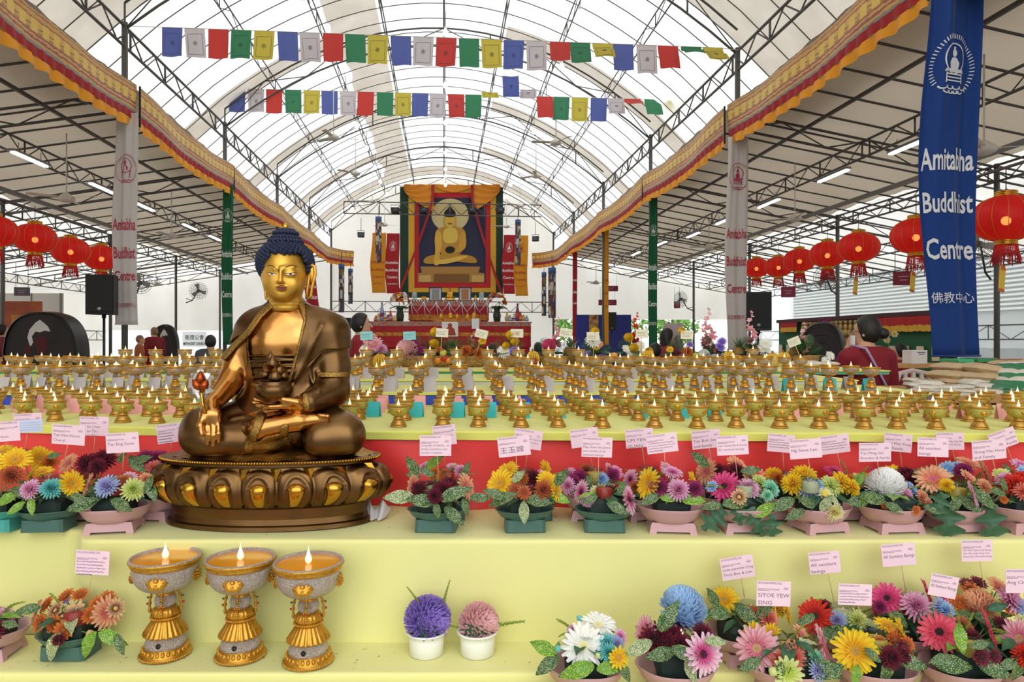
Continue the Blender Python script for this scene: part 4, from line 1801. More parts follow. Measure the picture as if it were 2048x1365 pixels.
def petals(mb, n, r0, r1, w, elev, curl, z0=0., ph=0., rnd=.06, nseg=4, cupw=.3):
    """ring of n petals from radius r0 to r1, tilted by elev, bending down by curl"""
    for i in range(n):
        a = 2 * PI * (i + ph) / n + RND.uniform(-rnd, rnd)
        L_ = (r1 - r0) * RND.uniform(.88, 1.08)
        e = elev + RND.uniform(-.08, .08)
        M_ = Matrix.Rotation(a, 4, 'Z') @ Matrix.Translation((r0, 0, z0)) @ Matrix.Rotation(-e, 4, 'Y')
        ww = w * RND.uniform(.85, 1.1)
        mb.grid(lambda u, v: (L_ * u, (v - .5) * ww * (math.sin(PI * (.10 + .80 * u ** .9)) ** .7), L_ * (-curl * u * u) + cupw * ww * (2 * v - 1) ** 2), nseg, 2, M=M_)


FMESH = {}


def flower_mesh(ty, k):
    if (ty, k) in FMESH:
        return FMESH[(ty, k)]
    mb, cb = MB(), None
    if ty == 'G':
        petals(mb, 20, .14, 1.0, .25, .10, .10, 0, 0)
        petals(mb, 18, .14, .88, .22, .24, .10, .03, .5)
        petals(mb, 16, .10, .45, .10, .5, .1, .05, .3)
        cb = MB().lathe([(.24, .03), (.24, .09), (.17, .12), (.08, .10), (0, .085)], 16)
        for i in range(26):
            a = i * 2.4
            cb.ball((.2 * math.sqrt(i / 26) * math.cos(a), .2 * math.sqrt(i / 26) * math.sin(a), .11), .022, 5)
        nm = 'gerbera_flower'
    elif ty == 'M':
        for n, r1, el, z in ((20, 1.0, .05, 0), (20, .95, .28, .04), (18, .82, .55, .09), (15, .66, .82, .14), (11, .48, 1.08, .18), (7, .3, 1.3, .2)):
            petals(mb, n, .08, r1, .22, el, .12 - el * .25, z, RND.random(), .05, 3, .5)
        nm = 'chrysanthemum_flower'
    elif ty == 'Q':
        N_ = 430
        for i in range(N_):
            z = 1 - 1.38 * (i + .5) / N_
            a = i * 2.399963 + RND.uniform(-.25, .25)
            r = math.sqrt(max(0, 1 - z * z))
            nrm = Vector((r * math.cos(a), r * math.sin(a), z))
            q = Vector((1, 0, 0)).rotation_difference((nrm + Vector((RND.uniform(-.22, .22), RND.uniform(-.22, .22), .3 + RND.uniform(-.2, .2)))).normalized()).to_matrix().to_4x4()
            M_ = Matrix.Translation(nrm * .55) @ q
            mb.grid(lambda u, v: (.47 * u, (v - .5) * .15 * math.sin(PI * (.12 + .72 * u)), .16 * u * u + .05 * (2 * v - 1) ** 2), 3, 2, M=M_)
        mb.ball((0, 0, .1), (.62, .62, .5), 14)
        nm = 'pompon_flower'
    elif ty == 'D':
        petals(mb, 15, .18, 1.0, .34, .15, .05, 0, 0, .08, 3)
        petals(mb, 12, .15, .72, .30, .45, .05, .04, .5, .08, 3)
        cb = MB().lathe([(.26, .04), (.26, .12), (.14, .18), (0, .19)], 12)
        nm = 'daisy_flower'
    else:
        mb.lathe([(0, -.9), (.5, -.6), (.75, -.1), (.72, .35), (.4, .75), (0, .85)], 12, flute=lambda i, a: 1 + .08 * math.cos(8 * a))
        nm = 'flower_bud'
    me = mb.mesh(nm, flower_mat(k))
    ce = cb.mesh('flower_center', mat('center_' + k + ('_deep' if k.isupper() else ''), FC[k][2], .8, bump=.4, bscale=8)) if cb else None
    FMESH[(ty, k)] = (nm, me, ce)
    return FMESH[(ty, k)]


leaf_ms = dict(
    s=mat('speckled_leaf', '#28502a', .4, col2='#ccd090', voro=(80, .83), spec=.5),
    c=mat('cream_leaf', '#476a35', .45, col2='#e2dfb2', voro=(80, .62)),
    y=mat('lime_leaf', '#5e8f32', .4, col2='#d3d860', voro=(55, .83)),
    d=mat('dark_leaf', '#2c5136', .5, col2='#3b6343', var=.2, vscale=5))
stem_m = mat('flower_stem', '#5f8a3c', .6)
twig_m = mat('sprig_green', '#8fa040', .7)
LMESH = {}


def leaf_mesh(kind, shape):
    if (kind, shape) in LMESH:
        return LMESH[(kind, shape)]
    mb = MB()
    if shape == 'o':      # lobed chrysanthemum leaf
        def fn(u, v):
            w = .27 * math.sin(PI * min(1, .04 + .96 * u)) ** .6 * (1 + .62 * math.sin(u * 19 + 1.2)) + .02
            return (u, (v - .5) * 2 * w, -.18 * u * u + .06 * abs(2 * v - 1) + .03 * math.sin(u * 13))
        mb.grid(fn, 26, 6)
    else:
        cv = {'a': .25, 'b': .5, 'f': .05}[shape]

        def fn(u, v):
            w = .23 * math.sin(PI * (.02 + .96 * u) ** .85) ** .9
            return (u, (v - .5) * 2 * w, .35 * u * cv - cv * 1.3 * u * u + .10 * abs(2 * v - 1) * (1 - u * .3) + .012 * math.sin(u * 16))
        mb.grid(fn, 14, 6)
    LMESH[(kind, shape)] = mb.mesh('leaf', leaf_ms[kind])
    return LMESH[(kind, shape)]


def sprig_mesh():
    if 'sprig' in LMESH:
        return LMESH['sprig']
    mb = MB()
    pts = [(t, .0, .22 * t - .35 * t ** 3) for t in [i / 10 for i in range(11)]]
    mb.tube(pts, [.018 - .012 * i / 10 for i in range(11)], 5)
    for i in range(40):
        t = .15 + .85 * i / 40
        z = .22 * t - .35 * t ** 3
        a = i * 2.4
        l = .16 * (1.15 - t)
        M_ = Matrix.Translation((t, 0, z)) @ Matrix.Rotation(a, 4, 'X') @ Matrix.Rotation(-.7, 4, 'Y')
        mb.add([(0, 0, 0), (l * .6, .028, 0), (l, 0, 0), (l * .6, -.028, 0)], [(0, 1, 2, 3)], 0, True, M_)
        mb.ball((t + .02, .03 * math.cos(a), z + .03 * math.sin(a)), .02, 5)
    LMESH['sprig'] = mb.mesh('sprig', twig_m)
    return LMESH['sprig']


def basis(x, n):
    """rotation whose X axis is x and whose Z is near n"""
    x = Vector(x).normalized()
    z = Vector(n) - x * Vector(n).dot(x)
    z.normalize()
    y = z.cross(x)
    return Matrix((x, y, z)).transposed()


def face_rot(n, spin=0.):
    q = Vector((0, 0, 1)).rotation_difference(Vector(n).normalized()).to_matrix() @ Matrix.Rotation(spin, 3, 'Z')
    return q.to_euler()


bowl_m = dict(g=mat('green_plastic', '#4a6e66', .4, col2='#41655c', var=.3, vscale=6), t=mat('teal_plastic', '#49a39b', .4),
              p=mat('pink_plastic', '#c79a94', .35, col2='#c298a0', var=.3, vscale=6), w=mat('white_cup', '#f0f0ec', .35))
foam_m = mat('dark_foam_holder', '#1e2f29', .6, bump=.2, bscale=60)
foam_g = mat('green_foam', '#35664a', .85, bump=.3, bscale=90)
BM = {}


def bowl_mesh(k):
    if k in BM:
        return BM[k]
    b = MB()
    if k in 'gt':
        b.lathe([(.060, .036), (.074, .044), (.084, .056), (.0885, .063), (.092, .065), (.0915, .067), (.087, .066), (.080, .058), (.066, .046), (0, .043)], 40, sy=.80)
        pts = [(-.062, -.04), (-.052, -.049), (.052, -.049), (.062, -.04), (.062, .04), (.052, .049), (-.052, .049), (-.062, .04)]
        vs = [(x * 1.0, y, 0) for x, y in pts] + [(x * .97, y * .97, .040) for x, y in pts]
        vs = [(x, y, z + (.004 if z == 0 and abs(x) < .055 else 0)) for x, y, z in vs]
        b.add(vs, [(i, (i + 1) % 8, 8 + (i + 1) % 8, 8 + i) for i in range(8)] + [tuple(range(8))[::-1], tuple(range(8, 16))], 0, False)
        nm = 'bowl'
    elif k == 'p':
        b.lathe([(.048, .026), (.072, .031), (.088, .046), (.097, .064), (.104, .0745), (.1035, .077), (.098, .075), (.088, .056), (.070, .040), (0, .036)], 64, sy=.84,
                flute=lambda i, a: 1 + .035 * (abs(math.cos(3 * a)) - .6) * (1 if i < 8 else .5))
        for s in ((1, 1), (1, -1), (-1, 1), (-1, -1)):
            b.add([(s[0] * .072, s[1] * .060, 0), (s[0] * .050, s[1] * .060, 0), (s[0] * .050, s[1] * .040, 0), (s[0] * .072, s[1] * .040, 0),
                   (s[0] * .064, s[1] * .053, .031), (s[0] * .046, s[1] * .053, .031), (s[0] * .046, s[1] * .036, .031), (s[0] * .064, s[1] * .036, .031)],
                  [(0, 1, 5, 4), (1, 2, 6, 5), (2, 3, 7, 6), (3, 0, 4, 7), (0, 3, 2, 1)], 0, False)
        vs = [(x, y, .007) for x, y in ((-.069, -.058), (.069, -.058), (.069, .058), (-.069, .058))] + [(x, y, .033) for x, y in ((-.062, -.052), (.062, -.052), (.062, .052), (-.062, .052))]
        b.add(vs, [(0, 1, 5, 4), (1, 2, 6, 5), (2, 3, 7, 6), (3, 0, 4, 7)], 0, False)
        nm = 'bowl'
    else:
        b.lathe([(0, 0), (.040, 0), (.047, .004), (.0495, .045), (.050, .060), (.0575, .0625), (.059, .066), (.057, .068), (.048, .066), (.044, .05), (0, .048)], 40)
        nm = 'cup'
    BM[k] = b.mesh(nm, bowl_m[k])
    return BM[k]


def foam_mesh():
    if 'foam' not in BM:
        b = MB()
        pts = [(-.055, -.042), (-.045, -.05), (.045, -.05), (.055, -.042), (.055, .042), (.045, .05), (-.045, .05), (-.055, .042)]
        vs = [(x * .95, y * .95, .045) for x, y in pts] + [(x, y, .080) for x, y in pts] + [(x * .8, y * .8, .092) for x, y in pts]
        b.add(vs, [(j * 8 + i, j * 8 + (i + 1) % 8, j * 8 + 8 + (i + 1) % 8, j * 8 + 8 + i) for j in (0, 1) for i in range(8)] + [tuple(range(16, 24))], 0, False)
        BM['foam'] = b.mesh('foam_block', foam_m)
    return BM['foam']


glass_m = glassy('jar_glass', '#f2f6f2', .04, .88)
MATS['jar_glass'].node_tree.nodes['Principled BSDF'].inputs['Base Color'].default_value = lin('#4a5254')
MATS['jar_glass'].node_tree.nodes['Principled BSDF'].inputs['Specular IOR Level'].default_value = 1.0
waxc = dict(r=mat('red_wax', '#cf2a20', .3, sss=0), y=mat('yellow_wax', '#e9c452', .35), o=mat('orange_wax', '#f09a1c', .3), c=mat('pale_wax', '#ece4c4', .4))
JW = dict(r='red', y='yellow', o='orange', c='pale')
wick_m = mat('wick', '#f0ead8', .6)
flame_c = mat('candle_flame', '#ffe2a0', .4, emit=6, ecol='#ffd78a')
JM = {}


JL = {}


def jar_label(px, row, k):
    st = dict(UF='front row of upper step', UB='back row of upper step', LF='front row of lower step', LB='back row of lower step', LL='lower step')[row]
    sd = 'left' if px < 555 else 'right'
    i = JL[(st, sd)] = JL.get((st, sd), -1) + 1
    if row == 'LL':
        return 'red candle jar among the orange daisies, lower step left of the lamps'
    n = ['first', 'second', 'third', 'fourth', 'fifth', 'sixth', 'seventh', 'eighth', 'ninth']
    return '%s candle jar, %s, %s %s' % (k, st, n[i], 'from the left edge' if sd == 'left' else ('to the right of the statue' if row[0] == 'U' else 'from the white cups'))


def jar(px, py, d, w, k, short, lit=False, row='UF'):
    """glass candle jar whose rim is seen at (px, py)"""
    v = P(px, py, d)
    r = w / F * d / 2
    t = thing('candle_jar', jar_label(px, row, ('lit ' if lit else '') + JW[k]), 'candle', (v.x, v.y, v.z - 1.75 * r), 0, 'glass candle jars')
    if 'g' not in JM:
        JM['g'] = MB().lathe([(0, 0), (.8, 0), (.92, .08), (.95, .25), (.95, 1.15), (.84, 1.36), (.82, 1.45), (.96, 1.52), (1.0, 1.6), (.98, 1.70), (.9, 1.75), (.86, 1.68),
                              (.80, 1.5), (.80, 1.36), (.90, 1.14), (.90, .1), (0, .06)], 32).mesh('glass', glass_m)
        JM['k'] = MB().tube([(0, 0, 1.2), (.06, 0, 1.5), (.12, .02, 1.62)], .03, 5).mesh('wick', wick_m)
    if k not in JM:
        JM[k] = MB().lathe([(0, .08), (.86, .08), (.885, .2), (.885, 1.14), (.80, 1.24), (0, 1.2)], 28).mesh('wax', waxc[k])
    link('glass', JM['g'], t, None, None, r)
    link('wax', JM[k], t, None, None, r)
    link('wick', JM['k'], t, None, None, r)
    if lit:
        ob('flame', flame_mb(.16, .55, 10), flame_c, t, (.1 * r, 0, 1.5 * r), None, r)
    return t


ROWD = dict(UF=(2.165, UPZ), UB=(2.31, UPZ), LF=(1.805, LOZ - .025), LB=(1.955, LOZ), LL=(1.97, LOZ))
import re


def arrangement(short, row, px, bowl, flows, leaves='', jars='', fill=10, foam=True, sprig=2, cup=False, dd=0.):
    d0, z = ROWD[row]
    d0 += dd
    x = (px - CX) / F * d0
    root = Vector((x, d0, z))
    t = thing('flower_arrangement', short, 'flower pot', root, RND.uniform(-.08, .08) if bowl != 'p' else RND.uniform(-.25, .25), 'flower arrangements')
    Rz = Matrix.Rotation(-t.rotation_euler[2], 3, 'Z')
    loc = lambda v: Rz @ (Vector(v) - root)
    link('cup' if cup else 'bowl', bowl_mesh(bowl), t)
    if foam:
        link('foam_block', foam_mesh(), t, None, None, (1.0, 1, {'F': 1.14, 'B': 1.1, 'L': 1.1}[row[1]] if row != 'LF' else 1.3))
    toks = re.findall(r'([GMQDB])([A-Za-z])(-?\d+),(\d+),(\d+)([<>^v.]?)', flows)
    ys = [int(q[3]) for q in toks]
    y0, y1 = min(ys), max(ys + [min(ys) + 25])
    core = Vector((x, d0, z + .085 + (.03 if row == 'LF' else 0)))
    for ty, k, fx, fy, fd, turn in toks:
        fx, fy, fd = int(fx), int(fy), int(fd)
        f = (fy - y0) / (y1 - y0)
        df = d0 + (.03 - .11 * f if not cup else -.0)
        v = P(fx, fy, df)
        n = (v - core)
        n.z = n.z * .6 + .02
        n = n.normalized() + Vector((0, -1.1, .36))
        if turn == '<':
            n = Vector((-1, -.5, .35))
        elif turn == '>':
            n = Vector((1, -.5, .35))
        elif turn == '^':
            n = Vector((.1, -.35, 1))
        elif turn == 'v':
            n = Vector((0, -1, -.25))
        if cup:
            n = Vector((0, -.5, 1))
        nm, me, ce = flower_mesh(ty, k)
        s = fd / F * df / 2 * {'B': .9, 'D': 1.22, 'M': 1.12}.get(ty, 1.06)
        o = link(nm, me, t, loc(v), (Rz @ face_rot(n).to_matrix() @ Matrix.Rotation(RND.uniform(0, 6), 3, 'Z')).to_euler(), s)
        if ce:
            link('flower_center', ce, o)
        if not cup:
            vb = v - n.normalized() * s * .15
            q = core + Vector((RND.uniform(-.02, .02), -.01, .0))
            ob('stem', MB().tube([loc(vb), loc(vb.lerp(q, .5) + Vector((0, 0, -.004))), loc(q)], .0016, 5), stem_m, t)
    for k, sh, lx, ly, an, ln in re.findall(r'([scyd])([abfo])(-?\d+),(\d+),(-?\d+),(\d+)', leaves):
        lx, ly, an, ln = int(lx), int(ly), math.radians(int(an)), int(ln)
        dl = d0 - .085
        v = P(lx, ly, dl)
        L_ = ln / F * dl * 1.0
        dr = Vector((math.cos(an), -.25, math.sin(an))).normalized()
        m3 = basis(dr, (0, -1, .55))
        link('leaf', leaf_mesh(k, sh), t, loc(v - dr * L_ * .5), (Rz @ m3).to_euler(), L_)
    for i in range(fill):
        a = 2 * PI * (i + RND.uniform(-.3, .3)) / fill
        dr = Vector((math.cos(a), math.sin(a) * .8, RND.uniform(-.15, .35))).normalized()
        L_ = RND.uniform(.045, .08)
        q = core + Vector((math.cos(a) * .03, math.sin(a) * .025, .02))
        k = RND.choice('ssydddc')
        link('leaf', leaf_mesh(k, RND.choice('ab')), t, loc(q), (Rz @ basis(dr, (0, -.2, 1))).to_euler(), L_)
    for i in range(sprig):
        a = RND.uniform(.2, PI - .2)
        dr = Vector((math.cos(a), -.1, abs(math.sin(a)) * .7 + .2)).normalized()
        q = core + Vector((math.cos(a) * .03, .01, .02))
        link('sprig', sprig_mesh(), t, loc(q), (Rz @ basis(dr, (0, -.5, 1))).to_euler(), RND.uniform(.05, .085))
    for jx, jy, jw, jk, lit in re.findall(r'(-?\d+),(\d+),(\d+)([ryoc])(!?)', jars):
        jar(int(jx), int(jy), d0 - .02, int(jw), jk, short, bool(lit), row)
    return t


A = arrangement
# upper step, left of the statue
A('teal bowl of yellow gerberas cut by the left picture edge, upper step', 'UF', -4, 't', 'Gy31,922,58 Gy4,906,44 MR23,953,42 Gy-12,930,50', 'ya12,1000,200,50 sa40,985,-20,40')
A('green bowl with rainbow chrysanthemums and yellow gerberas, upper step left', 'UF', 99, 'g', 'Ml62,980,38 Mt103,978,40 Mn112,972,26 Gy143,968,52> Gy62,956,42< Gy85,945,40^', 'yf33,1018,215,40 yf64,1014,-75,36 sa160,1000,-30,40', '97,949,40r')
A('bowl of yellow gerberas standing behind the rainbow chrysanthemums, upper step left', 'UB', 72, 'g', 'Gy79,918,52> MR46,914,34 Mo100,925,30', 'sa108,912,20,30')
A('pink bowl with peach gerbera, lavender and lime chrysanthemums, upper step left', 'UF', 230, 'p', 'Ge178,972,50< Mx215,974,44 ML267,980,44 Do246,964,26 Me292,960,28 Dq260,955,24', 'sf300,968,60,44 sf166,1012,195,62 sf245,1012,-25,50 sf305,985,-60,44', '232,952,44r')
A('bowl of maroon chrysanthemums and a peach gerbera behind the lavender one, upper step left', 'UB', 188, 'p', 'Ge137,928,42 Mm174,928,40 Mm207,922,46 Me228,914,30 Mm196,934,34', 'sa285,920,25,40 sa245,915,60,30', '176,932,30r')
A('pink bowl of magenta and rust chrysanthemums half hidden by the statue base', 'UB', 310, 'p', 'Mg290,920,40 Mg315,920,40 Mk308,938,34 Mm330,930,34', 'sf275,930,-40,50 sa300,965,-50,50')
# upper step, right of the statue
A('green bowl of peach gerberas and maroon chrysanthemums, first right of the statue', 'UF', 874, 'g', 'Ge827,970,48< Mm839,980,34 Mm887,984,46 Mm898,969,32 Ge931,975,54> Bm862,966,14 Mm870,993,30',
  'cf797,996,178,62 sf842,1003,170,60 sb908,988,32,62 sa931,1015,-70,34 sf908,1033,-40,52 sa874,1022,-75,34 sf962,997,0,44 sf824,932,120,46 sf853,945,150,34', '884,968,34r')
A('bowl of pink and orange daisies behind the first green bowl right of the statue', 'UB', 892, 'g', 'Ml851,938,28 Do868,949,26 Do887,952,26 Ml922,944,28 Dq905,936,22', 'yf870,925,35,44 sa932,940,70,34 sa826,952,160,30', '893,937,33r')
A('green bowl of bright yellow gerberas and rust daisies, second right of the statue', 'UF', 1049, 'g', 'Gy1001,968,58 Gy1016,942,44 DR1030,982,28 DR1048,986,26 Bm1062,976,16 MR1086,981,38 Gy1094,965,48 Gy1112,985,44>',
  'cf1048,1026,-88,46 sb1000,1000,200,50 sb990,988,150,44 sf1123,955,55,46 yf1120,998,-20,44 sa1078,1003,0,54 sa1015,995,30,44 cf1038,953,45,36', '1051,971,36r')
A('bowl of maroon and pink blooms behind the yellow gerberas, second right of the statue', 'UB', 1066, 'g', 'Mm1067,957,32 Gl1082,953,28 Gy1090,942,44> Do1045,960,24', 'sa1030,945,120,30', '1049,938,36r')
A('green bowl with a lemon chrysanthemum between pink gerberas, third right of the statue', 'UF', 1208, 'g', 'Mc1199,990,44 GE1164,985,48< Mm1231,988,32 GE1256,1000,60> Ml1175,1003,24', 'sf1235,1018,-25,48 sa1180,1000,200,34 sa1244,975,60,30', '1208,967,36r')
A('bowl of magenta and lilac daisies behind the lemon chrysanthemum', 'UB', 1186, 'p', 'Mg1160,958,36 Mb1203,959,28 Mg1225,952,30 GE1217,940,30> Ml1140,950,28 Ml1136,972,32 MR1172,940,26 Mg1150,965,26 Dl1233,945,26', 'sa1180,965,-60,30', '1189,936,36y')
A('pink bowl with orange yellow gerberas, a pink and two magenta chrysanthemums', 'UF', 1342, 'p', 'Gy1298,968,66< Mg1319,976,38 Ml1356,981,44 Mg1389,979,34 Gy1384,964,42> Gl1345,946,42^', 'yf1336,997,-10,40 yf1384,1000,-5,56 sa1300,1000,200,44', '1347,960,42r')
A('bowl of pink gerberas and bronze chrysanthemums behind the orange yellow gerberas', 'UB', 1292, 'p', 'GE1262,960,44< Mo1288,952,30 Mm1302,950,30 GE1335,942,40 MR1270,975,24', 'sa1275,985,200,40', '1296,934,40c')
A('pink bowl with a large hot pink gerbera and hanging dark lobed leaves', 'UF', 1485, 'p', 'Gh1449,974,66 Dz1478,995,28 Ml1496,980,44 ML1519,969,38 Mn1540,979,36 Db1424,974,22 Mn1534,992,24', 'do1428,1040,215,60 do1478,1030,-80,44 do1514,1045,-60,60 sb1423,1012,180,40 sb1470,1008,10,50 yf1530,1020,40,50 do1545,1055,-90,50', '1489,962,38c', sprig=3)
A('bowl of maroon chrysanthemums and peach gerberas behind the hot pink gerbera', 'UB', 1448, 'p', 'Ge1413,944,54< Mm1438,946,36 Mm1472,946,40 Ge1474,930,44 Dk1512,955,40 Dz1500,962,30 Mm1455,952,30', 'sf1398,920,140,50 sf1502,942,10,40 sa1450,975,-50,40')
A('pink bowl of yellow, lilac blue and lime chrysanthemums with a cream one hanging in front', 'UF', 1636, 'p', 'My1587,970,46 My1607,956,52 Mx1614,978,46 Mb1632,974,34 ML1661,973,42 Mc1668,1024,36v My1682,967,44 My1702,976,36 Dc1650,990,28', 'sa1565,1010,200,54 cf1652,1006,60,40 sf1610,1005,150,44 sa1720,1003,15,50 sa1590,1030,-160,44', '1620,955,36c', sprig=3)
A('bowl of yellow chrysanthemums behind the lilac blue one', 'UB', 1572, 'p', 'My1547,952,34 Mo1556,958,26 Dq1580,960,26 Dy1600,945,26', 'sa1540,965,160,34', '1581,944,38c', sprig=4)
A('bowl of hot pink gerberas and a yellow candle behind the lime chrysanthemum', 'UB', 1700, 'p', 'Gh1668,944,42^ Gh1744,950,34> Do1700,962,24 ML1716,962,30 My1735,960,24', 'ya1720,958,60,34', '1697,950,32y', sprig=4)
A('pink bowl with a large white pompon chrysanthemum and small pink ones', 'UF', 1783, 'p', 'Qw1771,976,74 Ml1808,991,34 Db1826,982,26 Me1843,996,30 Do1771,1012,14 Do1832,1022,18 Mx1818,975,24 De1856,1008,22', 'yf1727,1003,-130,36 sf1742,998,170,60 sa1790,1018,-20,44 sa1870,1020,-10,44', '', sprig=3)
A('bowl of maroon chrysanthemums and yellow blooms behind the white pompon', 'UB', 1812, 'p', 'Gy1783,946,40 Mm1812,952,38 Mm1824,962,34 Dy1795,960,22 Dy1850,948,26', 'sa1840,945,40,34', '1836,940,36c', sprig=3)
A('pink bowl with a big peach gerbera and dark lobed leaves hanging over the edge', 'UF', 1910, 'p', 'Ge1866,960,66 My1893,972,28 Gl1943,990,52> Me1967,975,32 De1936,957,34 By1905,976,18', 'do1898,1046,-95,80 do1985,1050,-85,80 sa1970,1000,-35,60 sf1912,1005,60,40 sf1940,1012,-30,50 do1880,1010,-120,50', '1913,966,40y', sprig=3)
A('bowl of peach gerberas and light blue blooms at the back, near the right picture edge', 'UB', 1935, 'p', 'Ge1968,946,56> Ge1936,928,48^ Mg1926,944,34 Db1895,938,28 Db1915,935,24 Bc1906,934,12', 'sa1890,955,150,34', '', sprig=4)
A('pink bowl of red chrysanthemums cut by the right picture edge, upper step', 'UF', 2043, 'p', 'Mr2030,972,46 Mk2046,985,36 Ml2012,962,34 DL2002,950,28 Do2008,1000,14 Mr2052,960,36', 'sa1996,985,160,34 sf2005,968,120,34')
A('bowl of lilac and blue blooms behind the red chrysanthemums, right picture edge', 'UB', 2046, 'p', 'Gl2044,934,44 Db2052,946,30 MR2020,952,30', 'sa2015,940,120,30')
# lower step
A('pink bowl with a pink chrysanthemum cut by the left picture edge, lower step', 'LL', -22, 'p', 'Ml4,1240,46 Ml-20,1235,46 Mm-12,1260,40', 'sa20,1250,0,34')
A('green bowl of orange daisies and peach gerberas on the lower step, left of the lamps', 'LL', 143, 'g',
  'Ge75,1225,48< Dz112,1222,32 Dz151,1232,44 Ge213,1226,64> Do81,1247,32 Do108,1249,30 Do128,1261,34 Do182,1231,30 Do132,1194,30 Do161,1191,28 Do216,1198,28 Dz231,1218,32 Mm118,1280,24 Bz180,1268,22 Dx134,1203,16 Do95,1210,28 Do197,1210,30',
  'cb103,1297,240,64 yb174,1292,235,62 yb222,1276,-20,56 sf58,1220,185,46 sa240,1290,-70,44', '151,1212,46r', dd=-.0)
ROWD['WC'] = (1.975, LOZ)
for (sh, px, tok, lv, sc) in (('white cup with one big violet pompon chrysanthemum', 853, 'Qv855,1240,90', [(826, 1190, 125, 34), (893, 1184, 75, 38)], 1.04),
                              ('white cup with one big salmon pink pompon chrysanthemum', 955, 'QP957,1247,78', [(918, 1257, 165, 40), (1020, 1247, 12, 52), (930, 1275, 250, 30)], 1.0)):
    t = A(sh + ' on the lower step', 'WC', px, 'w', tok, '', '', 0, False, 0, True)
    ob('foam_block', MB().lathe([(.043, .05), (.043, .08), (.042, .094), (.02, .098), (0, .098)], 24), foam_g, t)
    for (lx, ly, an, ln) in lv:
        an = math.radians(an)
        dr = Vector((math.cos(an), -.05, math.sin(an)))
        L_ = ln / F * 1.97 * 1.4
        link('sprig', sprig_mesh(), t, P(lx, ly, 1.97) - t.location - dr * L_ * .6, basis(dr, (0, -1, .6)).to_euler(), L_)
A('bowl with white gerberas and turquoise chrysanthemums on the lower step, beside the white cups', 'LF', 1171, 'p',
  'Gw1166,1293,84 Gw1196,1253,74^ Mt1213,1289,40 Mt1216,1306,36 Mx1232,1288,32 Dy1236,1316,38 Bt1159,1238,18 Bt1115,1299,20 BL1195,1312,16 Ml1146,1262,24 Mc1132,1284,24 Dl1240,1275,28',
  'sf1095,1331,215,60 yb1155,1342,190,70 yb1221,1336,15,56 yf1085,1296,150,60 sa1250,1345,-60,44', '1174,1266,50o!', sprig=4)
A('pink bowl of maroon chrysanthemums and pale pink gerberas in front of the blue pompon', 'LF', 1352, 'p',
  'Qb1365,1222,90 Mm1311,1278,60 Mm1332,1286,44 Mm1358,1288,40 Dm1361,1248,32 Mm1403,1268,42 GE1405,1309,80 Gp1292,1262,60< Mm1345,1272,40',
  'sb1336,1236,60,66 cf1277,1297,200,60 cf1381,1342,-70,52 sa1320,1310,185,60 sf1370,1308,-15,60 cf1432,1284,0,44', '1360,1265,50r!', sprig=2)
A('bowl with a yellow gerbera and a red candle at the back of the lower step', 'LB', 1484, 'p', 'Gy1448,1201,62 Gy1572,1224,46> Mk1536,1240,42 My1553,1218,34', 'sf1424,1196,120,50 sf1494,1232,-40,66 sf1433,1228,170,56 sa1530,1220,50,46 sa1540,1250,-30,50', '1500,1206,46r', sprig=2)
A('bowl of pale pink gerberas, coral and yellow blooms around a yellow candle', 'LF', 1573, 'p',
  'Gp1515,1298,88 Gp1642,1292,78> Mk1552,1316,38 Mk1584,1315,56 DL1575,1345,52 Dy1509,1269,40 Dy1541,1266,34 DL1607,1298,36 Mn1630,1318,34 Mx1636,1342,40 De1600,1270,36 BL1546,1344,26', 'sa1500,1330,200,50 sa1660,1340,-30,60 sa1560,1345,-100,40', '1572,1278,52y', sprig=2)
A('bowl with red gerberas and a lime chrysanthemum at the back of the lower step', 'LB', 1690, 'p', 'Gr1631,1233,66 Mx1673,1242,36 ML1713,1242,42 Gr1750,1232,44> ML1788,1244,34 Bt1790,1256,20 Mm1648,1214,28 DL1640,1205,24', 'sa1612,1240,200,40 sf1680,1268,10,70 sf1650,1270,190,56', '1684,1212,48c', sprig=3)
A('bowl with a large golden yellow gerbera and a yellow candle, lower step', 'LF', 1752, 'p',
  'Gy1711,1303,86 Gy1800,1267,60> Gy1772,1252,46^ Do1789,1281,38 Do1760,1290,30 Mm1781,1316,44 Mm1803,1312,38 Do1815,1290,30 Dm1805,1296,28', 'sb1774,1345,-95,56 sf1821,1326,-15,64 ya1712,1352,-100,44 sf1660,1345,200,60 sf1745,1312,-40,40', '1751,1264,50y', sprig=2)
A('bowl with hot pink gerberas and lilac chrysanthemum, red candle, back of lower step', 'LB', 1820, 'p', 'Gh1774,1198,62 Ml1831,1214,56 Gh1852,1186,48> Mx1882,1216,38 Mb1892,1222,32 Gh1884,1200,40 Mg1760,1215,28', 'sa1800,1240,-40,44 sa1860,1240,-20,50', '1826,1190,46r', sprig=3)
A('bowl with coral pink gerberas and dark red daisies around a yellow candle, lower step right', 'LF', 1922, 'p', 'GC1879,1266,78 GC1974,1258,72> Dm1962,1314,32 Dm1989,1313,26 Mm1945,1276,32 DR1928,1248,30 Mm2000,1250,30', 'yf1919,1278,-85,60 sf1985,1340,-20,70 sa1905,1330,0,80 sa1960,1290,20,40 sa1880,1320,190,46', '1931,1264,52y', sprig=3)
A('bowl with a peach pompon and small orange daisies, back of the lower step', 'LB', 1962, 'p', 'Qe1957,1211,60 Do1919,1207,30 Do1940,1180,30 Dm1934,1170,26 Dm1956,1167,28 Ge1998,1178,52 Ml2020,1204,54 Mb2040,1215,34 Do2012,1214,30 Mm2005,1250,30', 'df1995,1215,20,40 sa1930,1230,160,40 sa1970,1240,-20,50', '1976,1192,48y', sprig=3)
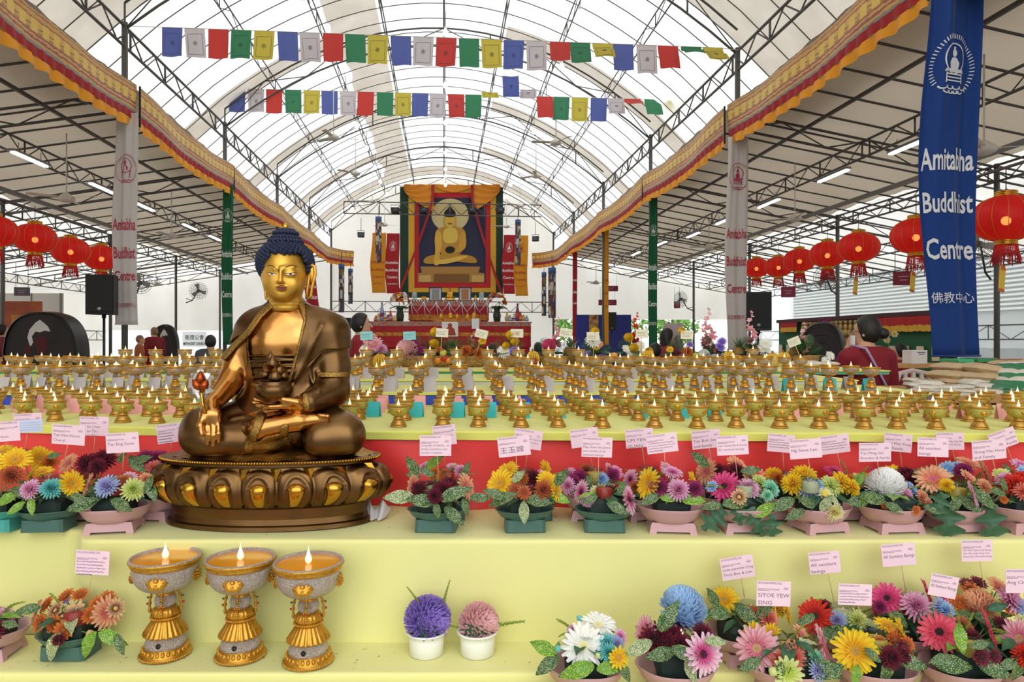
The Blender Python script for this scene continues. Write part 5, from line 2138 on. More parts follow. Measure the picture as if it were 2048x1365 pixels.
A('bowl with a pale pink gerbera cut by the right picture edge, lower step', 'LF', 2052, 'p', 'Gp2040,1278,76< Mg2030,1260,30 ML2052,1250,40 Mr2050,1312,44', 'sb2040,1335,-100,60 sa2015,1330,200,44')

# ================================================================ dedication cards
card_p = mat('pink_card', '#f1cfda', .7)
ink = mat('grey_ink', '#6d5c78', .8)
stick_m = mat('bamboo_stick', '#d9b280', .7)


def lotus_mark(mb, cx, cz, s, y):
    """outline of a small lotus"""
    for (ox, w, h) in ((0, .34, .72), (-.3, .32, .56), (.3, .32, .56), (-.62, .34, .36), (.62, .34, .36)):
        pts = []
        for i in range(13):
            a = 2 * PI * i / 12
            pts.append((cx + s * (ox + w * .5 * math.sin(a)), y, cz + s * (h * .5 * (1 - math.cos(a)) - .1)))
        mb.tube(pts, s * .026, 4, caps=False)
    for (ox,) in ((-.45,), (0,), (.45,)):
        pts = [(cx + s * (ox + .26 * math.cos(a)), y, cz + s * (-.12 - .12 * math.sin(a))) for a in [PI * i / 8 for i in range(9)]]
        mb.tube(pts, s * .024, 4, caps=False)


def ded_card(px, py, w, h, tilt, d, lines, lab, sx=None, sy=None, size=.2, m=card_p, hand=False, head=True, yaw=0.):
    W, H = w / F * d, h / F * d
    c = P(px, py, d)
    b = MB().box((0, 0, 0), (W, .0009, H))
    o = ob('dedication_card', b, m, None, c, (RND.uniform(-.05, .05), math.radians(tilt), yaw))
    tag(o, lab, 'card', 'pink dedication cards on sticks')
    yy = -.0007
    tb = MB()
    if head:
        tw = put_text(tb, 'SPONSORED BY', -W * .47, H * .40, H * .085, None, sx=1.6, y=yy)
        tb.box((-W * .47 + tw / 2, yy, H * .385), (tw, .0002, H * .008))
        put_text(tb, 'DEDICATION', -W * .47, H * .13, H * .105, None, sx=1.35, y=yy)
        tb.box((-W * .47 + W * .17, yy, H * .115), (W * .34, .0002, H * .010))
    z = H * .13 - H * size * 1.25
    for s in lines:
        if s[0] == '~':      # unreadable line of handwriting
            n_, l_ = 70, float(s[1:]) * W * .92
            ph = RND.uniform(0, 9)
            tb.tube([(-W * .46 + l_ * i / n_, yy, z + H * size * (.3 + .28 * math.sin(i * 1.9 + ph + 2 * math.sin(i * .7)))) for i in range(n_ + 1)], H * .009, 3, caps=False)
            z -= H * size * 1.35
            continue
        put_text(tb, s, -W * .46, z, H * size, W * .93, sx=1.2, y=yy)
        z -= H * size * 1.35
    if tb.v:
        ob('writing', tb, ink if not hand else mat('violet_ink', '#8a5aa8', .8), o)
    if head:
        lb = MB()
        lotus_mark(lb, W * .36, H * .20, W * .085, yy)
        ob('lotus_mark', lb, ink, o)
    if sx is not None:
        inv = (Matrix.Translation(c) @ o.rotation_euler.to_matrix().to_4x4()).inverted()
        e = P(sx, sy, d + .004)
        top = c + Vector((W * .05, .0016, 0))
        ob('stick', MB().tube([inv @ top, inv @ e], .0011, 6), stick_m, o)
    return o


UB_, UF_, LF_, LB_ = 2.335, 2.17, 1.80, 1.96
N4 = ['', '', '']
L4 = ['~.9', '~.95', '~.85']
ded_card(18, 863, 44, 40, -4, UF_, [' ', 'Hoon'], 'pink card cut by the left picture edge above the yellow gerberas', 4, 912, .17)
ded_card(56, 845, 56, 36, -3, UB_, [], 'pink card with a pale blue slip over it, second from the left edge', 47, 908, .2)
o = link('paper_slip', MB().box((0, 0, 0), (49 / F * 2.33, .0006, 25 / F * 2.33)).mesh('paper_slip', mat('pale_blue_paper', '#cfd6ee', .7)), None, P(61, 853, 2.33), (0, math.radians(-3), 0))
tag(o, 'pale blue ruled paper slip fixed over a pink card at the far left', 'paper')
b = MB()
for i in range(4):
    b.box((0, -.0006, .012 - i * .008), (.07, .0003, .0008))
ob('ruled_line', b, mat('blue_line', '#8a94c8', .8), o)
ded_card(137, 870, 66, 40, 4, UF_, ['Tan Hui Hoon', 'Cheryl'], 'pink card with two printed lines above the green rainbow bowl', 128, 922, .19)
ded_card(188, 853, 58, 38, 1, UB_, ['      he Chee', '      en Tjo', '      ky Tjo'], 'pink card with three short lines behind the two front cards left of the statue', 186, 915, .17)
ded_card(245, 886, 66, 40, -3, UF_, ['Tan Eng Soon'], 'pink card with one printed line above the lavender chrysanthemum', 245, 945, .2)
ded_card(340, 867, 48, 38, -6, UB_, ['~.6', '~.65', '~.55', '~.6'], 'pink card with small lines partly behind the knee of the statue', 341, 908, .11, yaw=.3)
ded_card(889, 871, 46, 40, -6, UB_, ['           一心'], 'pink card behind the first front card right of the statue', 889, 935, .16)
ded_card(871, 892, 63, 41, 0, UF_, ['Long life of HHDL, all', 'family members and', 'karmic creditors'], 'pink card with three printed lines, first right of the statue', 877, 968, .13)
ded_card(1056, 879, 56, 38, 8, UB_, ['                  Hi, Ng Kui', '                  + Chua'], 'pink card tilted clockwise behind the card with large Chinese characters', 1050, 940, .13)
ded_card(1028, 893, 64, 40, -6, UF_, ['王玉嫦'], 'pink card with three large Chinese characters', 1035, 965, .34)
ded_card(1169, 876, 56, 36, -8, UB_, [], 'pink card with a grey shaded lower half, behind the May there be peace card', 1187, 940, .2)
ded_card(1194, 895, 61, 40, 2, UF_, ['May there be peace', 'into minds of all', 'sentient beings'], 'pink card reading May there be peace into minds of all sentient beings', 1197, 965, .145)
ded_card(1279, 877, 56, 37, -5, UB_, ['LIM TEN', 'GUAN'], 'pink card with two words in capitals, third cluster right of the statue', 1290, 935, .24)
ded_card(1324, 887, 62, 38, -7, UF_, L4 + ['~.5'], 'pink card with four small lines overlapping the card in capitals', 1333, 958, .10)
ded_card(1412, 879, 57, 37, -6, UB_, ['Tan Boh Seo', 'and family'], 'pink card ending in and family, behind the one ending in All sentient beings', 1425, 935, .21)
ded_card(1465, 891, 63, 39, -3, UF_, ['Lam Guee Fei & Family', 'All sentient beings'], 'pink card with a family line and All sentient beings, above the hot pink gerbera', 1475, 958, .15)
ded_card(1562, 887, 54, 36, 5, UB_, L4, 'pink card of small lines tilted clockwise above the yellow chrysanthemums', 1568, 942, .10)
ded_card(1611, 898, 64, 39, -4, UF_, ['Ng Swee Lee'], 'pink card with one large line between two cards of small lines', 1622, 955, .21)
ded_card(1669, 889, 60, 37, -7, UB_ - .05, L4, 'pink card of small lines tilted anticlockwise above the lime chrysanthemum', 1682, 940, .10)
ded_card(1750, 905, 64, 38, -1, UF_, ['Tan Ming Gai', 'Brandon & Family'], 'pink card ending in and Family above the white pompon', 1760, 962, .19)
ded_card(1796, 886, 56, 36, 5, UB_, ['   Ai Man Yang', '      Family'], 'pink card behind the one above the white pompon, tilted clockwise', 1805, 940, .20)
ded_card(1866, 895, 62, 38, 2, UF_, ['All sentient', 'beings'], 'pink card reading All sentient beings, above the big peach gerbera', 1877, 955, .21)
ded_card(1900, 883, 56, 34, 0, UB_, ['          Kheng Ling, Bei', '          Wei & Family'], 'pink card behind the All sentient beings card of the upper step', 1911, 930, .14)
ded_card(1978, 900, 68, 40, -5, UF_, ['Gong Hin How', 'and Family'], 'pink card ending in and Family nearest the right picture edge, in front', 1996, 962, .21)
ded_card(2006, 879, 54, 36, -20, UB_, ['            Goulee', '            Family'], 'strongly tilted pink card near the right picture edge', 2030, 935, .2)
ded_card(185, 1126, 67, 48, 3, 1.97, ['~.9', '~.85', '~.92', '~.88', '~.5'], 'pink card with violet handwriting above the green bowl on the lower step', 172, 1205, .1, hand=True)
ded_card(1475, 1136, 66, 44, -9, LB_, ['Late parents Ong', 'Teck Bee & Lim'], 'pink card reading Late parents, leftmost card at the back of the lower step', 1489, 1196, .17)
ded_card(1547, 1188, 68, 50, 2, LF_, ['SITOE YEW', 'SING'], 'pink card with three words in large capitals, lower step', 1553, 1262, .22)
ded_card(1649, 1126, 62, 43, -5, LB_, ['All sentient', 'beings'], 'pink card reading All sentient beings in two lines, lower step', 1668, 1205, .22)
ded_card(1710, 1190, 67, 42, 2, LF_, L4 + ['~.5'], 'pink card with four small lines above the golden gerbera', 1722, 1250, .10)
ded_card(1797, 1110, 67, 44, -5, LB_, ['All Sentient Beings'], 'pink card reading All Sentient Beings in one line, above the lower hot pink gerbera', 1811, 1182, .21)
ded_card(1887, 1173, 60, 44, 12, LF_, ['All Sentient Beings'], 'pink card reading All Sentient Beings, tilted clockwise above the coral gerbera', 1908, 1248, .19, yaw=.1)
ded_card(1954, 1102, 62, 43, -1, LB_, ['Lim Kian Guan and family,', 'Tan Mei, Jing Yang, Lim', 'Shiwei Shin, all sentient beings'], 'pink card with three small lines below the hanging lobed leaf', 1968, 1178, .11)
ded_card(2044, 1163, 66, 48, 0, LB_ - .05, ['Ang Choo B'], 'pink card cut by the right picture edge, lower step', 2050, 1220, .2)
# ================================================================ banners on the posts
def flat(mb, pts, mi=0, fn=None, y=0.):
    vs = [(x, y, z) for x, z in pts]
    if fn:
        vs = [fn(v) for v in vs]
    mb.add(vs, [tuple(range(len(vs)))], mi, False)


def stroke(mb, pts, r, fn=None, closed=False, y=0., mi=0):
    """flat ribbon in XZ along pts"""
    n = len(pts)
    vs = []
    for i, (x, z) in enumerate(pts):
        a = pts[(i + 1) % n] if (closed or i < n - 1) else pts[i]
        b = pts[i - 1] if (closed or i > 0) else pts[i]
        dx, dz = a[0] - b[0], a[1] - b[1]
        l = math.hypot(dx, dz) or 1
        for s in (-1, 1):
            v = (x - dz / l * r * s, y, z + dx / l * r * s)
            vs.append(fn(v) if fn else v)
    m = n if closed else n - 1
    mb.add(vs, [(2 * i, 2 * i + 1, 2 * ((i + 1) % n) + 1, 2 * ((i + 1) % n)) for i in range(m)], mi, False)


def ell_pts(cx, cz, a, b, n=28, t0=0., t1=2 * PI):
    return [(cx + a * math.cos(t0 + (t1 - t0) * i / n), cz + b * math.sin(t0 + (t1 - t0) * i / n)) for i in range(n + (0 if abs(t1 - t0 - 2 * PI) < 1e-6 else 1))]


def emblem(mb, cx, cz, s, fn=None, y=0.):
    """ring of short rays around a seated figure on a lotus"""
    for i in range(56):
        a = 2 * PI * i / 56
        ca, sa = math.cos(a), math.sin(a)
        if -2.2 < a - PI * 1.5 + 1e-9 < .75 and sa < -.55:
            continue
        stroke(mb, [(cx + s * .42 * ca, cz + s * .62 * sa), (cx + s * .49 * ca, cz + s * .72 * sa)], s * .010, fn, y=y)
    stroke(mb, ell_pts(cx, cz + s * .18, s * .25, s * .33, 30), s * .014, fn, True, y)
    flat(mb, ell_pts(cx, cz + s * .30, s * .065, s * .085, 14), 0, fn, y)
    flat(mb, ell_pts(cx, cz + s * .41, s * .03, s * .04, 10), 0, fn, y)
    flat(mb, [(cx - s * .06, cz + s * .20), (cx + s * .06, cz + s * .20), (cx + s * .13, cz + s * .08), (cx + s * .10, cz - s * .05), (cx - s * .10, cz - s * .05), (cx - s * .13, cz + s * .08)], 0, fn, y)
    flat(mb, [(cx - s * .22, cz - s * .05), (cx + s * .22, cz - s * .05), (cx + s * .25, cz - s * .12), (cx - s * .25, cz - s * .12)], 0, fn, y)
    for k in range(3):
        z = cz - s * (.17 + .07 * k)
        stroke(mb, [(cx - s * .2, z), (cx + s * .2, z)], s * .014, fn, y=y)
    for x in (-.2, .2):
        stroke(mb, [(cx + s * x, cz - s * .14), (cx + s * x, cz - s * .36)], s * .014, fn, y=y)
    for i in range(4):
        stroke(mb, ell_pts(cx + s * (-.24 + .16 * i), cz - s * .42, s * .09, s * .07, 8, PI, 2 * PI), s * .014, fn, y=y)
        stroke(mb, ell_pts(cx + s * (-.16 + .11 * i), cz - s * .52, s * .08, s * .06, 8, PI, 2 * PI), s * .014, fn, y=y)


BAN = dict(white=('#e0dad6', '#b23a4a'), blue=('#0f4496', '#e4e6ea'), green=('#13693f', '#e0ebe2'), red=('#b8202a', '#eedfdd'), yellow=('#e2a01e', '#c0492a'))


def banner(px, wpx, yt, yb, u, w, col, lab, lines, small, zl=None, amp=.085, lean=0., logo=True, wav=.05):
    """cloth banner hung flat in front of a post; lines = [(text, picture y, picture height)]"""
    loc = S(u, w, 0)
    d = loc.y
    zt, zb = CZ + (CY - yt) / F * d, CZ + (CY - yb) / F * d
    W = wpx / F * d
    x = (px - CX) / F * d
    t = thing('banner', lab, 'banner', (x, d, zb), TH * .3, 'tall banners of the same centre')
    H = zt - zb
    ph = RND.uniform(0, 6)

    def fold(v):
        xx, yy, zz = v
        f = zz / H
        g = amp * W * (math.sin(xx / W * 9 + ph + f * 1.2) + .5 * math.sin(xx / W * 17 + ph * 2 - f * 2)) * (.35 + .65 * min(1, abs(f * 1.15 - .05)))
        return (xx * (1 - wav * .6 - wav * math.sin(f * 7 + 1.2)) + lean * H * f + wav * 1.1 * W * math.sin(f * 6 + 2.2), yy + g, zz)
    b = MB().grid(lambda a, v: fold(((a - .5) * W, 0, v * H)), 40, 40)
    o = ob('cloth', b, mat('banner_' + col, BAN[col][0], .7, sheen=.2, trans=.28), t)
    md = o.modifiers.new('thickness', 'SOLIDIFY')
    md.thickness = .004
    ob('hem_rod', MB().tube([fold((-W * .52, -.0, .01)), fold((0, -.0, .01)), fold((W * .52, -.0, .01))], .012, 6), mat('banner_' + col, BAN[col][0]), t)
    zz = lambda py: CZ + (CY - py) / F * d - zb
    tb = MB()
    for s, py, h in lines:
        k = h / F * d
        put_text(tb, s, 0, zz(py) - k * .5, k * 1.25, W * .9, center=True, bold=True, fn=fold, y=-.012)
    if small:
        k = small[2] / F * d
        put_text(tb, small[0], 0, zz(small[1]) - k * .5, k * 1.1, W * .92, center=True, bold=False, fn=fold, y=-.012)
    if tb.v:
        ob('writing', tb, mat('banner_ink_' + col, BAN[col][1], .8), t)
    if logo and zl:
        lb = MB()
        emblem(lb, 0, zz(zl[0]), min(zl[1], wpx * .96) / F * d, fold, -.012)
        ob('emblem', lb, mat('banner_ink_' + col, BAN[col][1], .8), t)
    return t


CJ = '新加坡佛教中心'
banner(1905, 108, -120, 714, HW - .42, 7.5, 'blue', 'tall blue banner hanging at the right, nearest the camera',
       [('Amitabha', 315, 50), ('Buddhist', 402, 46), ('Centre', 495, 46)], ('佛教中心', 594, 22), (135, 92), .085, wav=.085)
banner(251, 46, 225, 650, -HW + .1, 13.5, 'white', 'tall off-white banner with red lettering on the first left post',
       [('Amitabha', 447, 26), ('Buddhist', 504, 26), ('Centre', 550, 22)], (CJ, 610, 10), (340, 60), .08)
banner(1474, 44, 275, 700, HW - .1, 13.5, 'white', 'tall off-white banner with red lettering on the second right post',
       [('Amitabha', 466, 22), ('Buddhist', 521, 22), ('Centre', 576, 20)], (CJ, 634, 10), (355, 56), .08)
banner(455, 22, 370, 690, -HW + .1, 19.5, 'green', 'tall green banner on the left post behind the white one',
       [('Amitabha', 507, 15), ('Buddhist', 552, 15), ('Centre', 588, 14)], (CJ, 630, 8), (432, 40), .06)
banner(1306, 18, 395, 722, HW - .1, 19.5, 'green', 'tall green banner on the right post behind the white one',
       [('Amitabha', 534, 14), ('Buddhist', 572, 14), ('Centre', 607, 12)], (CJ, 647, 7), (462, 40), .06)
banner(630, 24, 490, 640, -HW + .1, 31.5, 'red', 'red banner on a left post behind the head of the statue',
       [('Amitabha', 572, 9), ('Buddhist', 594, 9), ('Centre', 616, 9)], None, (530, 26), .05, -.12)
banner(1150, 9, 500, 690, HW - .1, 31.5, 'red', 'narrow red banner on the fourth right post',
       [('Amitabha', 560, 6), ('Buddhist', 584, 6), ('Centre', 606, 6)], None, None, .05)
banner(1213, 9, 460, 690, HW - .1, 25.5, 'yellow', 'narrow yellow banner on the third right post',
       [('Amitabha', 560, 6), ('Buddhist', 586, 6), ('Centre', 612, 6)], None, None, .05)

# ================================================================ prayer flags
FLC = dict(B='#6472b8', W='#d9d1d6', R='#d84c46', G='#479068', Y='#dac954')
print_m = mat('flag_print', '#6f6a72', .9)


def flag_string(lab, xs, cols, y0, y1, wf, hf, d, x_l, x_r, lift):
    t = thing('prayer_flag_string', lab, 'flags', P(xs[0], y0, d), 0, 'prayer flag strings')
    base = t.location.copy()
    yat = lambda px: y0 + (y1 - y0) * (px - xs[0]) / (xs[-1] - xs[0])
    pts = [P(x_l[0], x_l[1], d) - base] + [P(px, yat(px), d) - base for px in xs] + [P(x_r[0], x_r[1], d) - base]
    ob('string', MB().tube(pts, .006, 5), mat('string', '#d8d4cc', .8), t)
    for i, (px, c) in enumerate(zip(xs, cols)):
        W, H = wf / F * d, hf / F * d
        ph = RND.uniform(0, 6)
        sk = RND.uniform(-.05, .05)
        a = lift.get(i, RND.uniform(-.06, .06))

        def fn(u, v):
            ang = a * min(1, v * 1.6 + .2)
            x = (u - .5) * W * (1 - .04 * v) + sk * H * v
            g = .03 * W * math.sin(u * 6 + ph + v * 2) * v * 2
            return (x, -math.sin(ang) * H * v + g, -math.cos(ang) * H * v)
        o = ob('flag', MB().grid(fn, 8, 8), mat('flag_' + c, FLC[c], .8, trans=.52), t, P(px, yat(px), d) - base)
        if c in 'WY' or i % 3 == 0:
            pb = MB()
            fr = [fn(u, v) for u, v in ((.14, .2), (.86, .2), (.86, .9), (.14, .9))]
            up = lambda q: (q[0], q[1] - .006, q[2])
            ln = [fn(.14 + .72 * k / 6, .2) for k in range(7)] + [fn(.86, .2 + .7 * k / 6) for k in range(1, 7)] + [fn(.86 - .72 * k / 6, .9) for k in range(1, 7)] + [fn(.14, .9 - .7 * k / 6) for k in range(1, 6)]
            pb.tube([up(q) for q in ln], .0035, 4, closed=True)
            for k in range(7):
                aa = k * .9 + ph
                pb.tube([up(fn(.5 + .02 * math.cos(aa), .52 + .02 * math.sin(aa))), up(fn(.5 + .12 * math.cos(aa), .52 + .09 * math.sin(aa)))], .005, 4)
            ob('block_print', pb, print_m, o)
    return t


fx1 = [344.5, 389, 437, 483, 529, 575, 619, 666, 710, 756, 801.5, 847, 893, 938, 982.5, 1028, 1073, 1120, 1160, 1205, 1246, 1293, 1335.6, 1382, 1425]
flag_string('upper nearer string of twenty-five coloured prayer flags across the nave', fx1, 'BWRGY' * 5, 55, 95, 41, 58, 13.4, (250, 52), (1478, 100),
            {18: .5, 19: .75, 17: .55, 23: 1.0, 24: .8, 20: .2, 22: .4})
fx2 = [474, 512, 548.5, 586, 624, 659, 695.5, 732, 770, 806, 840.6, 876, 912, 947, 982, 1023, 1056, 1089.5, 1123, 1160, 1198, 1232, 1265, 1305, 1343]
flag_string('lower farther string of twenty-five coloured prayer flags across the nave', fx2, 'BWRGY' * 5, 177, 200, 33, 47, 19.2, (430, 174), (1385, 202),
            {14: 1.35, 15: 2.1, 16: 1.5, 22: 1.05, 24: 1.2, 21: .6, 23: .6, 17: .25})

# ================================================================ lanterns
lant_m = mat('lantern_silk', '#c8181c', .5, sheen=.2, trans=.35)
lant_g = glassy('lantern_silk_thin', '#e02a20', .6, .0)
rib_m = mat('lantern_gold_rib', '#d9913a', .4, .5)
lgold = mat('lantern_gold', '#d7a640', .3, .9)


def silk():
    m = bpy.data.materials.new('lantern_fabric')
    nt, N, L, b = nodes(m)
    b.inputs['Base Color'].default_value = lin('#cc1a1c')
    b.inputs['Roughness'].default_value = .55
    tr = N.new('ShaderNodeBsdfTranslucent')
    tr.inputs['Color'].default_value = lin('#d42420')
    tp = N.new('ShaderNodeBsdfTransparent')
    tp.inputs['Color'].default_value = lin('#ff8a60')
    a = N.new('ShaderNodeMixShader')
    a.inputs[0].default_value = .35
    L.new(b.outputs[0], a.inputs[1])
    L.new(tr.outputs[0], a.inputs[2])
    c = N.new('ShaderNodeMixShader')
    c.inputs[0].default_value = .10
    L.new(a.outputs[0], c.inputs[1])
    L.new(tp.outputs[0], c.inputs[2])
    L.new(c.outputs[0], N['Material Output'].inputs['Surface'])
    return m


SILK = silk()
lbulb = mat('lantern_bulb', '#fff0c8', .4, emit=22, ecol='#ffd79a')
lp = None
lants = [(-12, 463, 84, 'leftmost of the left row, cut by the picture edge', 0), (70, 477, 78, 'second of the left row from the picture edge', 0), (141, 502, 71, 'third of the left row from the picture edge', 0),
         (203, 516, 66, 'last of the left row, beside the white banner', 0),
         (2012, 437, 123, 'nearest and largest of the right row, beyond the blue banner', 1), (1832, 472, 94, 'just left of the blue banner, yellow tag below', 1), (1717, 495, 79, 'third of the right row counting from the nearest, yellow tag below', 1),
         (1655, 509, 69, 'fourth of the right row counting from the nearest', 0), (1599, 521, 61, 'fifth of the right row counting from the nearest', 0), (1557, 534, 54, 'sixth of the right row counting from the nearest', 0),
         (1513, 536, 51, 'last and smallest of the right row, beside the white banner', 0)]
tagm = mat('yellow_tag', '#e8c23c', .6)
for i, (px, py, w, lb, tg) in enumerate(lants):
    d = .75 * F / w
    loc = P(px, py, d)
    lab = 'round red lantern, ' + lb
    if lp is None:
        t = lp = thing('lantern', lab, 'lantern', loc, 0, 'red lanterns')
        prof = [(.375 * math.sin(PI * k / 16) ** .85, -.275 * math.cos(PI * k / 16)) for k in range(1, 16)]
        prof = [(max(r, .115), z) for r, z in prof]
        ob('shade', MB().lathe(prof, 40, cap=False), SILK, t)
        for k in range(14):
            a = 2 * PI * k / 14
            ob('rib', MB().tube([((r + .003) * math.cos(a), (r + .003) * math.sin(a), z) for r, z in prof], .0042, 4), rib_m, t)
        for s in (-1, 1):
            ob('gold_collar', MB().lathe([q for i_ in range(3) for q in ((.118, s * (.262 + i_ * .022)), (.124, s * (.270 + i_ * .022)), (.124, s * (.278 + i_ * .022)), (.116, s * (.284 + i_ * .022)))], 28, cap=False), lgold, t)
        b = MB()
        for k in range(40):
            a = 2 * PI * k / 40
            x, y = .115 * math.cos(a), .115 * math.sin(a)
            b.tube([(x, y, -.32), (x * 1.12 + RND.uniform(-.006, .006), y * 1.12, -.42), (x * 1.25 + RND.uniform(-.02, .02), y * 1.25 + RND.uniform(-.02, .02), -.56 + RND.uniform(-.03, .05))], .006, 4)
        for q in range(3):
            b.tube([(.122 * (1 + q * .04) * math.cos(2 * PI * k / 20), .122 * (1 + q * .04) * math.sin(2 * PI * k / 20), -.35 - q * .04) for k in range(20)], .004, 4, closed=True)
        ob('tassel', b, mat('tassel_red', '#c41f22', .7), t)
        ob('bulb', MB().ball((0, 0, -.03), (.055, .055, .055), 10), lbulb, t)
        ob('hanging_wire', MB().tube([(0, 0, .30), (0, 0, .62)], .006, 5).tube([(-.12, 0, .31), (0, 0, .36), (.12, 0, .31)], .005, 5), black, t)
        plain = t
    else:
        t = dup(plain, loc, (0, 0, i * .37), None, lab)
    if tg:
        b = MB()
        pts = [(-.055, -.9), (.055, -.9), (.06, -.62), (.035, -.585), (-.035, -.585), (-.06, -.62)]
        b.prism(pts, -.006, .006)
        o = ob('paper_tag', b, tagm, t, None, (0, .12, -.0 - i * .37 + .5))
        ob('red_border', MB().prism([(-.057, -.905), (.057, -.905), (.057, -.87), (-.057, -.87)], -.008, .008).prism([(-.056, -.64), (.056, -.64), (.036, -.582), (-.036, -.582)], -.008, .008), mat('tag_red', '#d9682a', .6), o)
        ob('tag_string', MB().tube([(0, 0, -.3), (0, 0, -.59)], .004, 4), mat('tag_red', '#d9682a', .6), o)
# the two pipes the lanterns hang from
for a_, b_ in (((-12, 463, 84), (203, 516, 66)), ((2012, 437, 123), (1513, 536, 51))):
    pa = P(a_[0], a_[1], .75 * F / a_[2]) + Vector((0, 0, .62))
    pb = P(b_[0], b_[1], .75 * F / b_[2]) + Vector((0, 0, .62))
    dr = (pb - pa) * .06
    TN[0] += 1
    o = ob('trim_%d' % TN[0], MB().tube([pa - dr, pb + dr], .02, 6), steel)
    o['kind'] = 'structure'

# ================================================================ fans on posts, loudspeakers
def wall_fan(label, px, py, d, wpx, yaw, armside, pole):
    v = P(px, py, d)
    R_ = wpx / F * d / 2
    t = thing('wall_fan', label, 'fan', v, yaw)
    cage = MB()
    for k in range(1, 6):
        r = R_ * k / 5
        for s in (-1, 1):
            cage.tube([(r * math.cos(2 * PI * i / 28), s * R_ * .22 * (1 - (k / 5) ** 3 * .8), r * math.sin(2 * PI * i / 28)) for i in range(28)], R_ * .014, 4, closed=True)
    for i in range(18):
        a = 2 * PI * i / 18
        for s in (-1, 1):
            cage.tube([(R_ * k / 5 * math.cos(a), s * R_ * .22 * (1 - (k / 5) ** 3 * .8), R_ * k / 5 * math.sin(a)) for k in range(6)], R_ * .01, 4)
    ob('cage', cage, mat('fan_cage', '#8d8a88', .4, .6), t)
    for k in range(3):
        M_ = Matrix.Rotation(k * 2 * PI / 3 + .3, 4, 'Y')
        ob('blade', MB().grid(lambda u, w: (R_ * (.12 + .72 * u), (w - .5) * R_ * .14, (w - .5) * R_ * (.22 + .25 * u)), 6, 3, M=M_), mat('fan_blade', '#a9a6a2', .4, .3), t)
    ob('motor', MB().lathe([(0, -R_ * .1), (R_ * .16, -R_ * .08), (R_ * .17, R_ * .35), (R_ * .1, R_ * .45), (0, R_ * .46)], 14, M=Matrix.Rotation(-PI / 2, 4, 'X')), black, t)
    e = Matrix.Rotation(-yaw, 3, 'Z') @ (Vector(pole) - v)
    ob('arm', MB().tube([(0, R_ * .3, 0), (e.x * .5, e.y * .5 + R_ * .1, e.z * .8), tuple(e)], R_ * .06, 6).tube([(e.x * .5, e.y * .5 + R_ * .1, e.z * .8), (e.x, e.y, e.z + R_ * .5)], R_ * .04, 5), black, t)
    return t


wall_fan('round cage fan on a pole in the left aisle behind the white banner', 397, 582, 28, 34, .5, 1, P(372, 606, 28))
wall_fan('round cage fan on a pole between the green and white banners at the right', 1361, 599, 26, 32, -.9, 1, P(1387, 622, 26))
wall_fan('round cage fan behind the fourth and fifth right lanterns', 1652, 556, 16, 48, -.6, 1, P(1672, 588, 16))
wall_fan('large cage fan between the blue banner and the nearest lantern', 1957, 488, 10.5, 66, -.9, 1, P(1982, 560, 10.5))
wall_fan('round cage fan half hidden by the left white banner', 280, 566, 22, 44, .4, 1, P(262, 600, 22))


def speaker(label, px, py0, py1, wpx, d, yaw, foot=True):
    v = P((px), (py0 + py1) / 2, d)
    H, W = (py1 - py0) / F * d, wpx / F * d
    t = thing('loudspeaker', label, 'speaker', (v.x, v.y, v.z - H / 2), yaw)
    b = MB()
    pl = [(-W / 2, -W * .4), (W / 2, -W * .4), (W * .36, W * .4), (-W * .36, W * .4)]
    vs = [(x, y, 0) for x, y in pl] + [(x, y, H) for x, y in pl]
    b.add(vs, [(0, 1, 5, 4), (1, 2, 6, 5), (2, 3, 7, 6), (3, 0, 4, 7), (3, 2, 1, 0), (4, 5, 6, 7)], 0, False)
    ob('cabinet', b, mat('speaker_black', '#141416', .5), t)
    ob('grille', MB().box((0, -W * .41, H * .52), (W * .93, W * .03, H * .9), bev=W * .02), mat('speaker_grille', '#1e1e20', .6, bump=.6, bscale=250), t)
    ob('badge', MB().lathe([(0, 0), (W * .07, 0), (W * .07, W * .01), (0, W * .012)], 14, M=Matrix.Translation((0, -W * .43, H * .14)) @ Matrix.Rotation(PI / 2, 4, 'X')), mat('badge_grey', '#a8a8aa', .4, .6), t)
    if foot:
        s = thing('speaker_stand', 'black tripod stand under the ' + label, 'stand', (v.x, v.y, 0))
        zt = v.z - H / 2
        ob('pole', MB().tube([(0, 0, .5), (0, 0, zt)], .022, 8), black, s)
        ob('collar', MB().tube([(0, 0, .8), (0, 0, .88)], .04, 8).tube([(0, 0, zt - .06), (0, 0, zt)], .035, 8), black, s)
        for k in range(3):
            a = k * 2 * PI / 3 + .5
            ob('leg', MB().tube([(0, 0, .84), (.5 * math.cos(a), .5 * math.sin(a), .02)], .014, 6).tube([(0, 0, .52), (.27 * math.cos(a), .27 * math.sin(a), .42)], .008, 5), black, s)


speaker('black loudspeaker beside the left white banner', 208, 551, 630, 52, 12.5, .15)
speaker('black loudspeaker beside the right white banner', 1516, 585, 662, 48, 11.5, -.25)
speaker('small black loudspeaker by the yellow banner', 1224, 625, 662, 17, 27.5, -.1)
speaker('small black loudspeaker left of the altar', 695, 636, 658, 15, 30, .2)

